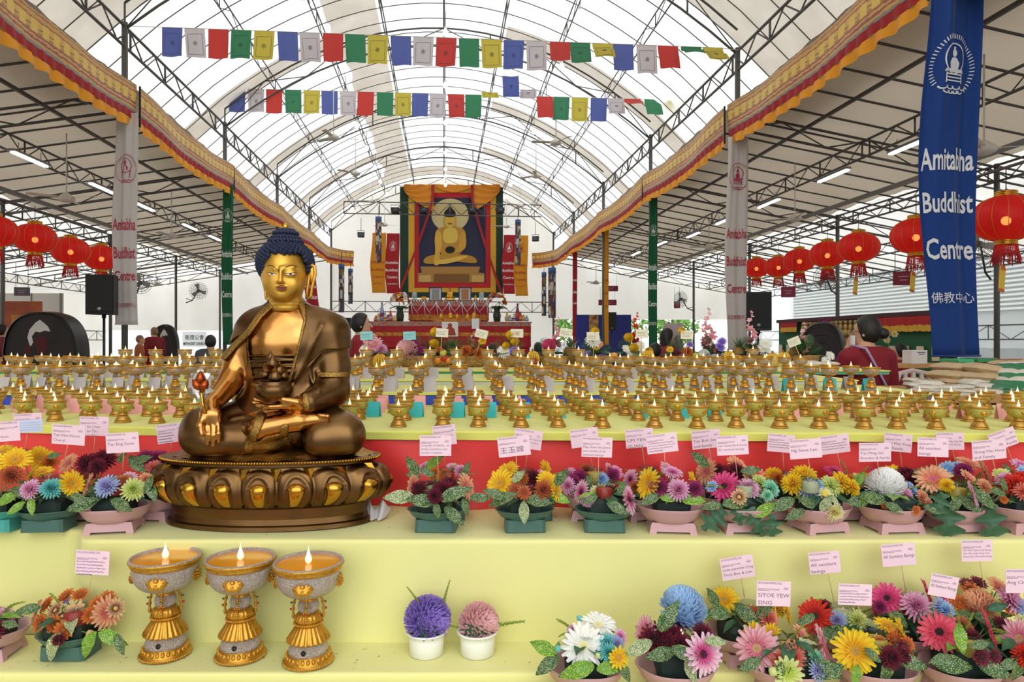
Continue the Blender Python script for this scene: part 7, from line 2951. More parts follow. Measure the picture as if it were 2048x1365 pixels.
w_ = person('woman in maroon seen from behind, black hair in a bun, lilac bag strap', 1735, 636, 5.8, 12, '#7e1422', '#2a2226', 1.73, 'bun', .0085, handup=True, head_turn=38)
hc, ht, s_, sz_ = w_['_hc'], w_['_ht'], w_['_s'], w_['_sz']
M_ = Matrix.Translation(Vector(hc)) @ Matrix.Rotation(ht, 4, 'Z') @ Matrix.Scale(s_, 4)
b = MB()
for sd in (-1, 1):
    b.tube([(sd * .033 + .024 * math.cos(2 * PI * i / 14), .100, .016 + .018 * math.sin(2 * PI * i / 14)) for i in range(14)], .0022, 5, closed=True, M=M_)
    b.tube([(sd * .057, .098, .02), (sd * .078, .06, .02), (sd * .082, -.01, .01)], .002, 5, M=M_)
b.tube([(-.01, .104, .018), (.01, .104, .018)], .002, 5, M=M_)
ob('glasses', b, mat('glasses_frame', '#3a3a3e', .3, .6), w_)
b = MB().grid(lambda u, v: (.062 * math.sin((u - .5) * 2.6), .045 + .068 * math.cos((u - .5) * 2.6), -.09 + .075 * v), 10, 4, M=M_)
mk = ob('face_mask', b, mat('mask_white', '#e4e6ea', .7), w_)
ob('ear_loop', MB().tube([(-.06, .062, -.03), (-.08, .01, -.01), (-.075, -.02, .01)], .002, 4, M=M_).tube([(.06, .062, -.03), (.08, .01, -.01), (.075, -.02, .01)], .002, 4, M=M_), mat('mask_white', '#e4e6ea'), mk)
pts = []
for i in range(13):
    a = i / 12
    pts.append((-.12 + .30 * a, -.135 - .012 * math.sin(PI * a), sz_ + .06 - .52 * a))
ob('bag_strap', MB().tube([(-.11, .05, sz_ + .085)] + pts, .011, 6), mat('lilac_strap', '#a78fb4', .7), w_)

person('black haired man in maroon facing right, beside the shoulder of the statue', 720, 629, 8.6, -80, '#8a1420', '#3a2a2a', 1.76, 'short', .010)
person('person with dark bobbed hair in maroon, right of the right green banner', 1333, 659, 10.6, -70, '#8a2434', '#3a2a2a', 1.68, 'long', .011)
person('shorter dark haired person in front of the one with bobbed hair', 1310, 688, 9.6, -30, '#4a4650', '#2a2a30', 1.62, 'short', .012, 'sit')
person('bald monk in an orange robe, left aisle', 279, 671, 18, -60, '#a4562c', H=1.66, hair='shaved', res=.014, pose='sit', robe=True)
person('bald monk in a maroon robe, left aisle, beside the small black hood', 309, 655, 19.6, 60, '#7a1420', H=1.72, hair='shaved', res=.014, robe=True)
person('man in a grey shirt seen from behind, left of the statue', 421, 672, 12, 10, '#4a4c55', H=1.7, hair='short', res=.012, pose='sit')
person('person in a maroon robe at the far left edge beside the orange board', 3, 650, 15, -40, '#6a1420', H=1.68, hair='short', res=.014, robe=True)
person('small person in maroon at the table beside the white box', 1802, 690, 9.6, 60, '#8a1622', H=1.62, hair='short', res=.012, pose='sit')
person('dark haired person in front of the lower altar, right of the monk picture', 985, 688, 14, 10, '#6a3030', H=1.6, hair='short', res=.013, pose='sit')
person('dark haired person by the altar, behind the magenta bloom', 1076, 686, 14, 0, '#5a3038', H=1.6, hair='long', res=.013, pose='sit')

# ================================================================ flower baskets, fruit
wick_b = mat('wicker', '#b48a52', .7, bump=1.0, bscale=90, col2='#8d6636', var=.12, vscale=60)
palm_m = mat('palm_leaf', '#3f6e35', .5)
BZ = T4


def gladiolus_mesh(k):
    key = ('Z', k)
    if key not in FMESH:
        mb = MB()
        for i in range(11):
            z = .08 + i * .085
            a = i * 1.3
            s = .15 * (1.1 - i / 13)
            M0 = Matrix.Translation((.03 * math.cos(a), .03 * math.sin(a), z)) @ Matrix.Rotation(a, 4, 'Z') @ Matrix.Rotation(1.0, 4, 'Y')
            for j in range(5):
                M1 = M0 @ Matrix.Rotation(j * 2 * PI / 5, 4, 'Z') @ Matrix.Rotation(-.7, 4, 'Y')
                mb.grid(lambda u, v: (s * u, (v - .5) * s * .7 * math.sin(PI * (.15 + .75 * u)), -.1 * s * u * u), 3, 2, M=M1)
        FMESH[key] = ('gladiolus_spike', mb.mesh('gladiolus_spike', flower_mat(k)), None)
    return FMESH[key]


def palm_mesh():
    if 'palm' not in LMESH:
        mb = MB().tube([(t, 0, .3 * t - .35 * t * t) for t in [i / 10 for i in range(11)]], .008, 4)
        for i in range(22):
            t = .12 + .85 * i / 22
            for s in (-1, 1):
                l = .42 * math.sin(PI * (.15 + .8 * t)) + .05
                z = .3 * t - .35 * t * t
                mb.add([(t, 0, z), (t + l * .5, s * l * .55, z + .03), (t + l * .8, s * l * .95, z - .05), (t + .04, s * .02, z)], [(0, 1, 2, 3)])
        LMESH['palm'] = mb.mesh('palm_leaf', palm_m)
    return LMESH['palm']


def pineapple_top(t, loc, s):
    b = MB()
    for i in range(34):
        a = i * 2.4
        e = .25 + 1.2 * i / 34
        L_ = s * (1.1 - .5 * i / 34)
        M_ = Matrix.Translation(loc) @ Matrix.Rotation(a, 4, 'Z') @ Matrix.Rotation(-e, 4, 'Y')
        b.grid(lambda u, v: (L_ * u, (v - .5) * L_ * .16 * (1 - u) , .12 * L_ * u * u), 4, 2, M=M_)
    ob('crown', b, mat('pineapple_crown', '#5a7a58', .55), t)


def basket(label, px, items, d=5.45, palms=4, w=.235):
    x = (px - CX) / F * d
    t = thing('flower_basket', label, 'flower basket', (x, d, BZ), RND.uniform(-.2, .2), 'offering baskets')
    Rz = Matrix.Rotation(-t.rotation_euler[2], 3, 'Z')
    loc = lambda v: Rz @ (Vector(v) - t.location)
    ob('basket', MB().lathe([(w * .36, 0), (w * .42, .03), (w * .47, .07), (w * .5, .085), (w * .47, .09), (w * .40, .06), (0, .05)], 28, sy=.7,
                            flute=lambda i, a: 1 + .03 * math.sin(26 * a + i * PI)), wick_b, t)
    core = Vector((x, d, BZ + .09))
    for ty, k, fx, fy, fd in re.findall(r'([GMQDBZ])([A-Za-z])(\d+),(\d+),(\d+)', items):
        fx, fy, fd = int(fx), int(fy), int(fd)
        v = P(fx, fy, d - .05)
        s = fd / F * d / 2 * (1.3 if ty != 'Z' else 1.1)
        if ty == 'Z':
            nm, me, ce = gladiolus_mesh(k)
            link(nm, me, t, loc(P(fx, fy + fd * .5, d)), (Rz @ Euler((RND.uniform(-.1, .1), RND.uniform(-.12, .12), 0)).to_matrix()).to_euler(), s * 2)
            continue
        nm, me, ce = flower_mesh(ty, k)
        o = link(nm, me, t, loc(v), (Rz @ face_rot(Vector((RND.uniform(-.4, .4), -1, .6))).to_matrix()).to_euler(), s)
        if ce:
            link('flower_center', ce, o)
        ob('stem', MB().tube([loc(v + Vector((0, .02, -s * .2))), loc(v.lerp(core, .5)), loc(core)], .004, 5), stem_m, t)
    for i in range(palms):
        a = PI * (i + .5) / palms + RND.uniform(-.2, .2)
        dr = Vector((math.cos(a), RND.uniform(-.3, .1), .5 + .6 * math.sin(a)))
        link('palm_leaf', palm_mesh(), t, loc(core), (Rz @ basis(dr, (0, -1, .3))).to_euler(), RND.uniform(.10, .17))
    for i in range(7):
        a = 2 * PI * i / 7 + RND.uniform(-.3, .3)
        link('leaf', leaf_mesh('d', 'b'), t, loc(core), (Rz @ basis((math.cos(a), math.sin(a) * .7, .35), (0, -.3, 1))).to_euler(), RND.uniform(.1, .17))
    return t


def bcard(px, py, d, tilt, col, lab):
    W, H = 25 / F * d, 17 / F * d
    m = card_w if col == 'w' else card_t
    c = P(px, py, d)
    o = ob('dedication_card', MB().box((0, 0, 0), (W, .0015, H)), m, None, c, (0, math.radians(tilt), 0))
    tag(o, lab, 'card', 'cards on the offering baskets')
    b = MB()
    for k in range(3):
        b.box((-W * .08, -.001, H * (.15 - .17 * k)), (W * .66, .0004, H * .03))
    lotus_mark(b, W * .36, H * .22, W * .08, -.001)
    ob('writing', b, ink, o)
    ob('stick', MB().tube([(0, .002, -H * .3), (.0, .004, -H * .5 - .14)], .003, 5), stick_m, o)


card_w = mat('cream_card', '#e9e3d2', .7)
card_t = mat('teal_card', '#8fd0d6', .7)
bk = [('basket of pink lilies just right of the statue shoulder', 752, 'Gp747,690,30 Ml762,700,22 Gp738,677,24 Dg752,712,14 Gw730,700,20', 4),
      ('basket with a large pink chrysanthemum and purple orchids', 826, 'QP815,700,34 Dg833,692,18 Dg842,702,18 Dg826,684,16 Dv840,714,16 Dg812,684,14', 4),
      ('basket with yellow ball flowers and upright green leaves', 876, 'Qy870,665,15 Qy868,688,15 Do878,700,14 By888,706,12', 6),
      ('basket with two orange roses and a gold spike', 944, 'Mo932,704,22 Mo957,707,20 Ze945,690,50 Dy965,683,14', 3),
      ('basket with yellow ball flowers and white lilies', 1020, 'Qy1022,671,16 Qy1035,668,14 Qy1012,692,12 Gw1008,705,24 Dv1028,702,18 Dg1016,716,14 Qy1030,683,14', 3),
      ('basket with a magenta ball bloom and tall peach spike, palm fan behind', 1108, 'Qh1098,692,22 Zp1112,668,60 Dg1104,718,12', 7),
      ('basket with a white chrysanthemum, yellow balls and purple orchids', 1192, 'Mw1186,682,26 Qy1190,664,14 Dv1176,712,18 Dv1205,716,18 Dv1190,722,16 Dy1193,695,12 De1200,690,12', 4),
      ('basket with a red heliconia, yellow balls and white orchids', 1266, 'Zr1271,664,70 Qy1257,676,15 Qy1268,697,16 Dw1280,693,18 Dw1262,708,18 Dw1278,708,16 Qy1298,704,14 Dw1252,698,14', 4),
      ('basket with two orange roses and a yellow ball on top', 1366, 'Mk1368,716,20 Mo1375,705,18 Qy1364,664,14 Dm1352,705,16 Dy1340,700,12 Dv1380,690,12', 5),
      ('basket with a tall peach gladiolus and two white balls', 1424, 'Zp1425,672,100 Zp1412,672,60 Qw1408,710,18 Qw1428,721,20 Dv1440,695,18 Dv1444,684,16', 4),
      ('basket with a peach gladiolus and white lilies beside the right loudspeaker', 1508, 'Zp1507,672,90 Gw1528,700,24 Gw1532,688,20 De1500,712,12', 5),
      ('basket with a peach gladiolus in front of the black hood', 1612, 'Zp1614,690,80 Dw1660,712,16 Dw1652,722,16 Ze1608,700,50', 5)]
for lb, px, it, pl in bk:
    basket(lb, px, it, 5.5 if px < 1480 else 5.7, pl)
for px, py, tl, c, lb in ((733, 672, -2, 't', 'teal card in the pink lily basket'), (819, 672, -3, 't', 'teal card in the basket with purple orchids'), (884, 666, 4, 'w', 'cream card in the basket with upright green leaves'),
                          (963, 668, 14, 'w', 'cream card tilted clockwise in the basket with orange roses by the altar'), (1034, 667, 1, 'w', 'cream card in the basket with white lilies'),
                          (1132, 666, 8, 'w', 'cream card in the basket with the magenta ball bloom'), (1186, 673, -2, 'w', 'cream card in the basket with the white chrysanthemum'),
                          (1374, 670, 2, 'w', 'cream card in the basket with the yellow ball on top'), (1588, 684, -22, 'w', 'cream card tilted anticlockwise before the black hood'), (1284, 668, 3, 'w', 'cream card in the basket with the red heliconia')):
    bcard(px, py, 5.42, tl, c, lb)
for i, (px, lb) in enumerate(((905, 'behind the fruit, left of the altar centre'), (1140, 'in front of the palm fan'), (1478, 'left of the right loudspeaker'), (1592, 'in front of the black hood'))):
    v = P(px, 735, 5.75)
    t = thing('pineapple', 'pineapple with a spiky grey green crown ' + lb, 'fruit', (v.x, v.y, BZ), 0, 'pineapples')
    ob('fruit_body', MB().lathe([(0, 0), (.045, .01), (.062, .06), (.06, .11), (.04, .15), (0, .16)], 20, flute=lambda k, a: 1 + .04 * math.sin(9 * a + k)), mat('pineapple_skin', '#8a6a34', .7, bump=.8, bscale=60), t)
    pineapple_top(t, (0, 0, .15), .13)
fr = [('orange', 876, 722, '#e08a24', .026), ('orange', 897, 722, '#e58f28', .026), ('apple', 889, 718, '#b8332a', .028), ('apple', 886, 708, '#b7b84a', .026), ('apple', 1066, 722, '#a8262a', .030),
      ('orange', 1476, 718, '#e08a2a', .032), ('orange', 1400, 722, '#e58f2a', .030), ('apple', 1392, 712, '#a8a23a', .028), ('orange', 1228, 712, '#e0913a', .028), ('orange', 1283, 716, '#d8b24a', .026)]
for i, (nm, px, py, c, r) in enumerate(fr):
    v = P(px, py, 5.28)
    t = thing(nm, '%s %s lying among the offering baskets, %s fruit there' % ({'#e08a24': 'round', '#e58f28': 'bright'}.get(c, 'small'), nm, ['leftmost', 'fourth', 'third', 'second', 'fifth', 'last', 'eighth', 'ninth', 'sixth', 'seventh'][i]), 'fruit',
              (v.x, v.y, BZ + .03 if py < 800 else v.z), 0, 'loose fruit')
    t.location.z = v.z
    ob('fruit_body', MB().lathe([(0, -r * .85), (r * .6, -r * .8), (r, -r * .1), (r * .85, r * .6), (r * .3, r * .85), (0, r * .72)], 16), mat('fruit' + c[1:], c, .4), t)
    ob('stalk', MB().tube([(0, 0, r * .7), (.004, 0, r * 1.05)], .003, 5), bark, t)
for i, (px, py, lb) in enumerate(((1065, 714, 'beside the magenta bloom basket'), (1456, 714, 'beside the white ball flowers'), (760, 720, 'beside the pink lilies'), (1296, 712, 'beside the white orchids'), (1566, 716, 'in front of the black hood'), (1545, 718, 'under the peach gladiolus by the loudspeaker'))):
    v = P(px, py, 5.3)
    t = thing('banana_bunch', 'bunch of yellow bananas ' + lb, 'fruit', v, RND.uniform(-.3, .3), 'banana bunches')
    t.scale = (.72,) * 3
    for k in range(6):
        a = -.9 + .36 * k
        pts = [(.02 * math.sin(a), 0, .06), (.045 * math.sin(a) * 1.2, -.02, .04), (.07 * math.sin(a), -.035, 0), (.075 * math.sin(a), -.03, -.045), (.06 * math.sin(a), -.015, -.07)]
        ob('banana', MB().tube([(x * 1.05 , y, z) for x, y, z in pts], [.004, .0085, .0105, .009, .003], 8), mat('banana_skin', '#d9aa2a', .5), t)
    ob('crown_stalk', MB().tube([(0, 0, .05), (0, .0, .085)], .01, 6), mat('banana_tip', '#7a5a20', .7), t)

# ================================================================ rice bags
bag_c = dict(t=mat('tan_rice_bag', '#c3a982', .45, bump=.3, bscale=30), w=mat('white_rice_bag', '#d6cfc0', .3, bump=.3, bscale=30), g=mat('green_rice_bag', '#2f7a52', .4, bump=.3, bscale=30))
bag_mesh = {}


def bag_mb(k):
    if k in bag_mesh:
        return bag_mesh[k]
    mb = MB()

    def fn(sg):
        def f(u, v):
            x, y = u * 2 - 1, v * 2 - 1
            e = max(0, (1 - x ** 4)) * max(0, (1 - y ** 4))
            return (x * .5, y * .62 * (1 - .05 * (1 - y * y)), sg * (.17 * e ** .55) + .01 * math.sin(x * 7 + y * 5) * e)
        return f
    mb.grid(fn(1), 20, 20).grid(lambda u, v: fn(-1)(1 - u, v), 20, 20)
    sp_ = .176
    pr = MB().grid(lambda u, v: ((u - .5) * .5, (v - .5) * .6, sp_ + .01 * math.sin(((u - .5) * 7) + ((v - .5) * 6))), 6, 6)
    bag_mesh[k] = (mb.mesh('bag', bag_c[k]), pr.mesh('printed_patch', mat('bag_print_' + k, {'t': '#b86a4a', 'w': '#c9b89a', 'g': '#d8d8cc'}[k], .5)))
    return bag_mesh[k]


zx = lambda x, y: (1820 + x / 8.98, 660 + y / 8.98)
bags = [('t', 780, 672, 500, 5.3, 0), ('t', 740, 820, 560, 5.25, 2), ('t', 760, 945, 480, 5.2, 6), ('t', 1330, 715, 600, 5.1, 8), ('t', 1320, 865, 600, 5.05, 5), ('w', 1200, 960, 480, 5.0, 0),
        ('w', 1000, 1030, 300, 4.95, 0), ('w', 1350, 1020, 420, 4.9, 3), ('w', 300, 970, 440, 5.0, 2), ('w', 250, 1050, 400, 4.9, 0), ('w', 650, 1050, 400, 4.9, -3), ('w', 220, 1125, 400, 4.75, 2), ('w', 610, 1125, 380, 4.75, -2), ('w', 980, 1125, 370, 4.75, 3),
        ('w', 1400, 1130, 420, 4.7, 3), ('w', 500, 1215, 600, 4.6, 0), ('w', 1050, 1215, 500, 4.6, 2), ('t', 1750, 645, 620, 5.2, -3), ('g', 1880, 700, 600, 5.0, -5), ('w', 1850, 770, 560, 4.95, -6), ('g', 1880, 850, 560, 4.9, -3), ('w', 1880, 910, 540, 4.85, -5), ('g', 1850, 1000, 560, 4.8, 0), ('g', 1850, 1085, 600, 4.75, 2),
        ('g', 1860, 1170, 600, 4.65, 0), ('w', 30, 900, 220, 5.1, 0), ('w', 60, 990, 260, 4.95, 0)]
wh = dict(t='tan', w='off-white', g='green')
cnt = {}
for i, (k, x, y, w, d, rt) in enumerate(bags):
    px, py = zx(x, y)
    W = w / 8.98 / F * d * 1.04
    colm = 'left' if x < 560 else ('middle' if x < 1060 else ('third' if x < 1600 else 'rightmost'))
    key = (k, colm)
    cnt[key] = cnt.get(key, 0) + 1
    t = thing('rice_bag', '%s rice bag, %s column of the stacks, %s of that colour from the top' % (wh[k], colm, ORD[cnt[key] - 1]), 'rice bag', P(px, py, d), math.radians(RND.uniform(-12, 12)), 'stacked rice bags')
    t.rotation_euler[1] = math.radians(rt)
    me, pr = bag_mb(k)
    link('bag', me, t, None, None, W)
    link('printed_patch', pr, t, None, None, W)
for i, (px, py, w) in enumerate(((1470, 738, 34), (1545, 736, 60), (1610, 737, 60), (1655, 735, 40))):
    t = thing('rice_bag', 'white rice bag lying flat behind the tall lamps, %s of four from the left' % ORD[i], 'rice bag', (lambda q: (q.x, q.y, T4 + .02))(P(px, py, 5.62)), .1 * i, 'flat rice bags')
    me, pr = bag_mb('w')
    W = w / F * 5.6
    link('bag', me, t, None, None, (W, W * .6, W * .7))
t = thing('bag_table', 'low table with a maroon skirt carrying the rice bags', 'table', (3.2, 4.95, 0))
ob('tabletop', MB().box((.45, 0.0, 1.18), (1.75, 1.1, .04)), mat('table_wood', '#b88a52', .6), t)
ob('skirt', MB().box((.45, 0.0, .58), (1.65, 1.0, 1.15)), mat('maroon_skirt', '#6a1c28', .8), t)
for (x, y, w, h, c, lb) in ((840, 560, 300, 70, '#3fae78', 'flat green box on top of the rice bags'), (1220, 545, 380, 70, '#2f8a5a', 'green box with a silver top on the rice bags')):
    px, py = zx(x, y)
    d = 5.35
    t = thing('box', lb, 'box', P(px, py, d), .1)
    W, H = w / 8.98 / F * d, h / 8.98 / F * d
    ob('carton', MB().box((0, 0, 0), (W, .2, H), bev=.004), mat('box' + c[1:], c, .5), t)
    if '8a5a' in c:
        ob('silver_top', MB().box((.01, 0, H * .52), (W * .9, .19, .006)), silv, t)

# ================================================================ shrine at the right, table, chair, signs, boards
def board(nm, lab, cat, x0, y0, x1, y1, d, m, yaw=0., th=.04, floor=True):
    c = P((x0 + x1) / 2, y1, d)
    W, H = (x1 - x0) / F * d, (y1 - y0) / F * d
    t = thing(nm, lab, cat, c, yaw)
    ob('panel', MB().box((0, 0, H / 2), (W, th, H)), m, t)
    return t, W, H


# a long green backed shrine along the right side
gr = mat('shrine_green', '#1f5a38', .7)
p0, p1 = P(1556, 640, 15.5), P(1905, 618, 10.2)
ax = (p1 - p0)
ax.z = 0
L_ = ax.length
yw = math.atan2(ax.y, ax.x)
zt, zb_ = 1.55 + .045 * 11, 0
t = thing('shrine_backdrop', 'long green backdrop with red and gold valance and rows of small papers, right aisle', 'backdrop', (p0.x, p0.y, 0), yw)
ob('panel', MB().box((L_ / 2, .05, 1.0), (L_, .06, 2.0)), gr, t)
ob('top_border', MB().box((L_ / 2, .0, 1.98), (L_, .08, .07)), mat('shrine_dark', '#4a2a30', .7), t)
ob('red_valance', MB().grid(lambda a, b: (L_ * (.62 + .37 * a), -.05 + .02 * math.sin(a * 60), 1.80 + .14 * b), 60, 2), mat('valance_red', '#b0242c', .7), t)
ob('gold_valance', MB().grid(lambda a, b: (L_ * (.62 + .37 * a), -.055 + .02 * math.sin(a * 60), 1.70 + .10 * b + .008 * math.sin(a * 90)), 80, 2), mat('valance_gold', '#d8a53a', .7), t)
ob('red_valance', MB().grid(lambda a, b: (L_ * (.04 + .14 * a), -.05 + .02 * math.sin(a * 30), 1.84 + .10 * b), 30, 2), mat('valance_red', '#b0242c'), t)
ob('gold_valance', MB().grid(lambda a, b: (L_ * (.04 + .14 * a), -.055 + .02 * math.sin(a * 30), 1.74 + .10 * b), 30, 2), mat('valance_gold', '#d8a53a'), t)
b = MB().box((L_ * .42, -.03, 1.68), (L_ * .40, .05, .5))
ob('picture_row', b, mat('shrine_picture', '#6a4038', .7, col2='#a88a6a', var=.08, vscale=7), t)
b2 = mat('shrine_figure', '#b39a5a', .5, .4)
for i in range(14):
    x = L_ * (.235 + .37 * i / 13)
    f = MB().ball((x, -.09, 1.70), (.085, .05, .07), 8).ball((x, -.09, 1.80), (.05, .04, .07), 8).ball((x, -.09, 1.89), .034, 8)
    ob('painted_figure', f, b2, t)
for i in range(15):
    x = L_ * (.03 + .065 * i)
    ob('small_paper', MB().box((x, -.02, 1.36), (.15, .02, .22)), mat('small_paper', '#d9cfae', .7), t)
t = thing('offering_table', 'long table with a red and gold cloth in front of the green backdrop', 'table', (p0.x, p0.y, 0), yw)
ob('tabletop', MB().box((L_ / 2, -.5, .98), (L_, .7, .04)), mat('table_wood', '#b88a52'), t)
ob('red_cloth', MB().grid(lambda a, b: (L_ * a, -.87 + .02 * math.sin(a * 120), .55 + .44 * b), 160, 2), mat('valance_red', '#b0242c'), t)
ob('gold_cloth', MB().grid(lambda a, b: (L_ * a, -.88 + .02 * math.sin(a * 120), .40 + .18 * b), 160, 2), mat('valance_gold', '#d8a53a'), t)
for i in range(26):
    x = .2 + (L_ - .4) * i / 25
    c = RND.choice(['#c9a24a', '#d9c08a', '#b05a3a', '#8a3a30', '#cfc8b8'])
    o = ob('offering_bowl', MB().lathe([(.02, 0), (.05, .005), (.10, .06), (.11, .09), (.09, .085), (0, .07)], 14).ball((0, 0, .10), (.08, .08, .05), 8), mat('offbowl' + c[1:], c, .5), None,
           Vector((p0.x, p0.y, 1.0)) + Matrix.Rotation(yw, 3, 'Z') @ Vector((x, -.55 + .12 * (i % 3 - 1), 0)))
    tag(o, 'heaped offering bowl on the table before the green backdrop, %s from the left' % ordn(i), 'bowl', 'offering bowls on the shrine table')
for i, (px, py, k) in enumerate(((1712, 652, 'g'), (1802, 676, 'l'), (1840, 676, 'c'), (1785, 678, 'c'))):
    fr_ = (.47, .70, .80, .62)[i]
    q_ = Vector((p0.x, p0.y, 1.0)) + Matrix.Rotation(yw, 3, 'Z') @ Vector((L_ * fr_, -.3, 0))
    v = Vector((q_.x, q_.y, CZ + (CY - py) / F * q_.y))
    t = thing('orchid', ['magenta', 'lilac', 'cream', 'pale'][i] + ' potted orchid on the shrine table', 'plant', q_)
    ob('pot', MB().lathe([(.05, 0), (.07, .1), (.06, .1), (0, .09)], 14), mat('white_pot', '#cfc8bc', .5), t)
    ob('stem', MB().tube([(0, 0, .1), (.05, 0, .3), (.02, 0, v.z - 1.0)], .008, 5), stem_m, t)
    for q in range(6):
        nm, me, ce = flower_mesh('D', k)
        link('orchid_bloom', me, t, (RND.uniform(-.12, .12), -.03, v.z - 1.0 + RND.uniform(-.08, .08)), face_rot((RND.uniform(-.4, .4), -1, .3)), .06)
# table and white box, chair
v = P(1838, 728, 7.6)
t = thing('box', 'white printed box standing on the wooden table beside the person in maroon', 'box', (v.x, v.y, v.z), .1)
ob('carton', MB().box((-.05, 0, .075), (.18, .16, .15), bev=.004), mat('carton_white', '#d8d4d2', .6), t)
ob('writing', MB().box((-.03, -.082, .125), (.09, .002, .012)).box((-.03, -.082, .105), (.06, .002, .008)), ink, t)
t = thing('side_table', 'wooden table with a yellow edge left of the rice bags', 'table', (v.x, v.y, 0))
ob('tabletop', MB().box((.2, .1, v.z - .02), (1.7, .7, .035)), mat('table_wood', '#b88a52'), t)
for sx in (-.6, .95):
    for sy in (-.2, .4):
        ob('leg', MB().tube([(sx, sy, 0), (sx, sy, v.z - .03)], .02, 6), steel, t)
ch = P(1833, 742, 7.2)
t = thing('chair', 'white plastic chair with an arched slotted back, left of the rice bags', 'chair', (ch.x, ch.y, 0), .1)
wp = mat('chair_white', '#c9b5b0', .5)
zt = ch.z
b = MB().tube([(-.2, 0, zt - .42), (-.21, .03, zt - .15), (-.15, .05, zt - .03), (0, .06, zt), (.15, .05, zt - .03), (.21, .03, zt - .15), (.2, 0, zt - .42)], .026, 8)
ob('backrest', b, wp, t)
b = MB()
for x in (-.09, 0, .09):
    b.tube([(x, .02, zt - .42), (x, .05, zt - .02)], .024, 6)
ob('back_slat', b, wp, t)
ob('seat', MB().box((0, -.2, zt - .43), (.42, .42, .03), bev=.01), wp, t)
for sx in (-1, 1):
    for y in (-.38, -.02):
        ob('leg', MB().tube([(sx * .18, y, zt - .44), (sx * .21, y, 0)], .02, 6), wp, t)

# maroon hanging signs
sg = mat('maroon_sign', '#8a2a44', .6)
for i, (x0, y0, x1, y1, d, yw_, lb) in enumerate(((1197, 600, 1233, 611, 33, 0, 'wide maroon hanging sign above the blue screen'), (1348, 603, 1360, 617, 28, 0, 'small maroon hanging sign beside the cage fan, right aisle'),
                                                 (1563, 574, 1590, 595, 15, -.25, 'maroon hanging sign behind the fifth right lantern'), (1788, 543, 1824, 571, 13, -.25, 'maroon hanging sign beside the yellow tag left of the blue banner'),
                                                 (1205, 572, 1236, 583, 36, 0, 'maroon hanging sign high above the blue screen'), (30, 575, 58, 592, 17, .15, 'small grey hanging sign on the left pole'))):
    t, W, H = board('hanging_sign', lb, 'sign', x0, y0, x1, y1, d, sg if i < 5 else mat('grey_sign', '#5e5a66', .6), yw_)
    b = MB()
    for k in range(2):
        b.box((0, -.025, H * (.62 - .25 * k)), (W * (.5 - .12 * k), .004, H * .06))
    ob('writing', b, mat('sign_ink', '#c9a0a8', .7), t)
    ob('cord', MB().tube([(-W * .4, 0, H), (-W * .4, 0, H + .6)], .006, 4).tube([(W * .4, 0, H), (W * .4, 0, H + .6)], .006, 4), black, t)
# blue screen with a thangka
t, W, H = board('blue_screen', 'dark blue screen wall behind the yellow banner', 'screen', 1152, 630, 1262, 754, 30, mat('screen_blue', '#2a2f7e', .7))
ob('thangka', MB().box((-W * .18, -.04, H * .55), (W * .17, .03, H * .9)), mat('thangka', '#7a3a34', .7, col2='#b8924a', var=.1, vscale=5), t)
# orange notice board left
t, W, H = board('notice_board', 'orange and brown notice board behind the black hood at the left edge', 'board', 12, 603, 82, 812, 16.6, mat('board_orange', '#b8623a', .7, col2='#8a4030', var=.2, vscale=2), .1)
ob('gold_field', MB().box((.0, -.03, H * .72), (W * .6, .02, H * .3)), mat('board_gold', '#c98a3a', .7, col2='#a8602a', var=.2, vscale=5), t)
t, W, H = board('partition', 'white partition panels along the left aisle behind the orange board', 'partition', -120, 587, 126, 790, 20, mat('partition_white', '#d8d2cc', .7), 0, .06)
ob('joint_strip', MB().box((W * .0, -.04, H / 2), (.03, .03, H)).box((W * .25, -.04, H / 2), (.03, .03, H)).box((W * .49, -.04, H / 2), (.05, .06, H)), mat('joint_grey', '#8e8a86', .6), t)
# church banner outside left
t, W, H = board('street_banner', 'white banner with black writing tied to the railing beyond the left wall', 'banner', 366, 664, 412, 694, 39.5, mat('banner_cloth_white', '#e4e6e8', .7), TH)
b = MB()
put_text(b, '衛理公會', -W * .4, H * .5, H * .36, W * .8, y=-.03)
put_text(b, 'METHODIST CHURCH', -W * .46, H * .12, H * .26, W * .92, bold=True, y=-.03)
ob('writing', b, mat('sign_black', '#26262a', .7), t)
# laptop-like information board right
t, W, H = board('information_board', 'small board with a blue and pink print behind the bobbed hair person', 'board', 1328, 647, 1364, 837, 14, mat('info_print', '#5a7a90', .6, col2='#d8b0a4', var=.3, vscale=1.2), -.1)
# white tissue behind the statue base
v = P(752, 1020, 2.30)
t = ob('white_cloth', MB().grid(lambda a, q: ((a - .5) * .085 * (1 - .4 * q), -.05 * q + .012 * math.sin(a * 14), .004 + .055 * (1 - q) ** 1.6 * (.7 + .3 * math.sin(a * 11)) + .004), 24, 10), mat('white_gauze', '#e9e4e2', .6, trans=.3), None, (v.x + .005, 2.30, UPZ))
tag(t, 'crumpled white cloth lying behind the right end of the statue base', 'cloth')
t.modifiers.new('thickness', 'SOLIDIFY').thickness = .002
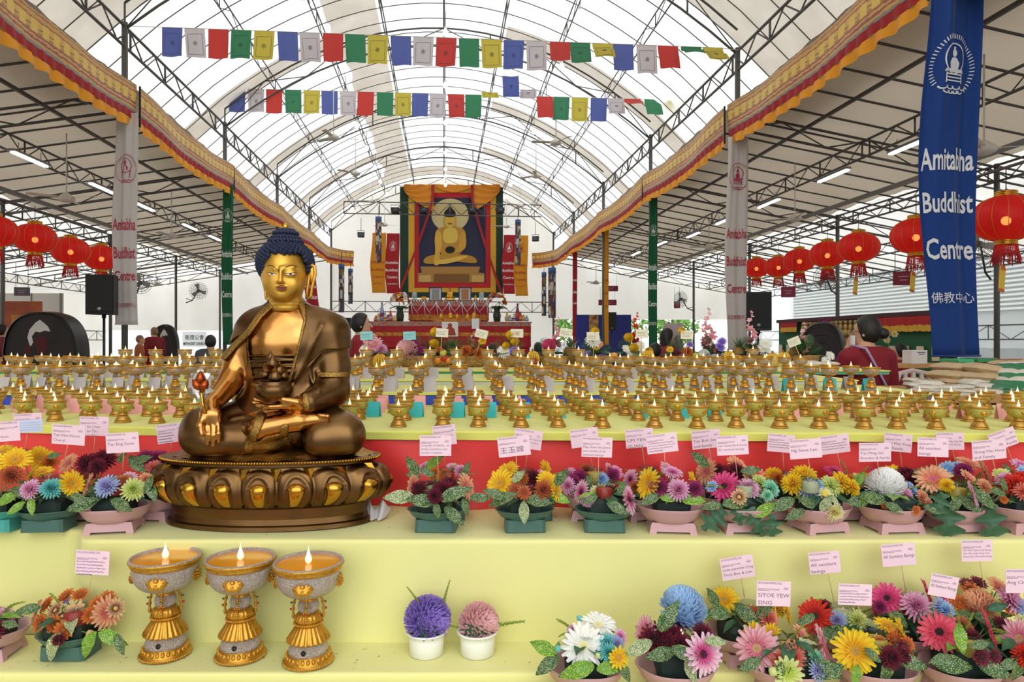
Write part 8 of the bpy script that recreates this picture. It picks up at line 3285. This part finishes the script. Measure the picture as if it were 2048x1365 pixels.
# dried petals and bits scattered on the cloth
bm_ = mat('dry_petal', '#a08a50', .8)
b = MB()
for i in range(150):
    px = RND.uniform(20, 1300)
    if RND.random() < .5:
        x, y, z = (px - CX) / F * 2.1, RND.uniform(2.08, 2.4), UPZ
    else:
        x, y, z = (px - CX) / F * 1.9, RND.uniform(1.88, 2.03), LOZ
    a, l = RND.uniform(0, 6), RND.uniform(.002, .006)
    b.add([(x - l * math.cos(a), y - l * math.sin(a), z + .0012), (x + .001, y - .001, z + .0025), (x + l * math.cos(a), y + l * math.sin(a), z + .0012), (x - .001, y + .001, z + .002)], [(0, 1, 2, 3)])
tag(ob('petal_litter', b, bm_), 'tiny dried petal bits scattered over the yellow steps', 'litter', None, 'stuff')
# ================================================================ light
wd = bpy.data.worlds.new('overcast_sky')
SC.world = wd
wd.use_nodes = True
nt = wd.node_tree
bg = nt.nodes['Background']
tc = nt.nodes.new('ShaderNodeTexCoord')
sp = nt.nodes.new('ShaderNodeSeparateXYZ')
nt.links.new(tc.outputs['Generated'], sp.inputs[0])
rp = nt.nodes.new('ShaderNodeValToRGB')
rp.color_ramp.elements[0].position, rp.color_ramp.elements[1].position = .38, .53
rp.color_ramp.elements[0].color = (.36, .35, .33, 1)
rp.color_ramp.elements[1].color = (.93, .97, 1.0, 1)
mp = nt.nodes.new('ShaderNodeMath')
mp.operation = 'MULTIPLY_ADD'
mp.inputs[1].default_value = .5
mp.inputs[2].default_value = .5
nt.links.new(sp.outputs[2], mp.inputs[0])
nt.links.new(mp.outputs[0], rp.inputs[0])
nt.links.new(rp.outputs[0], bg.inputs[0])
bg.inputs[1].default_value = 2.25
sun = bpy.data.lights.new('sun', 'SUN')
sun.energy = .35
sun.angle = math.radians(50)
sun.color = (1, .97, .92)
so = link('sun', sun, None, (0, -5, 12), Euler((math.radians(48), 0, math.radians(22))))
vs_ = SC.view_settings
vs_.view_transform = 'Standard'
vs_.look = 'None'
vs_.exposure = 0.14
vs_.gamma = 1
vs_.use_curve_mapping = False
SC.cycles.max_bounces = 7
SC.cycles.diffuse_bounces = 4
SC.cycles.glossy_bounces = 3
SC.cycles.transmission_bounces = 4
SC.cycles.transparent_max_bounces = 8
SC.cycles.caustics_reflective = False
SC.cycles.caustics_refractive = False
SC.cycles.sample_clamp_indirect = 6
SC.cycles.use_adaptive_sampling = True
SC.cycles.adaptive_threshold = .02
for o in SC.objects:      # drop build-time notes
    for k in ('_hc', '_ht', '_s', '_sz'):
        if k in o:
            del o[k]
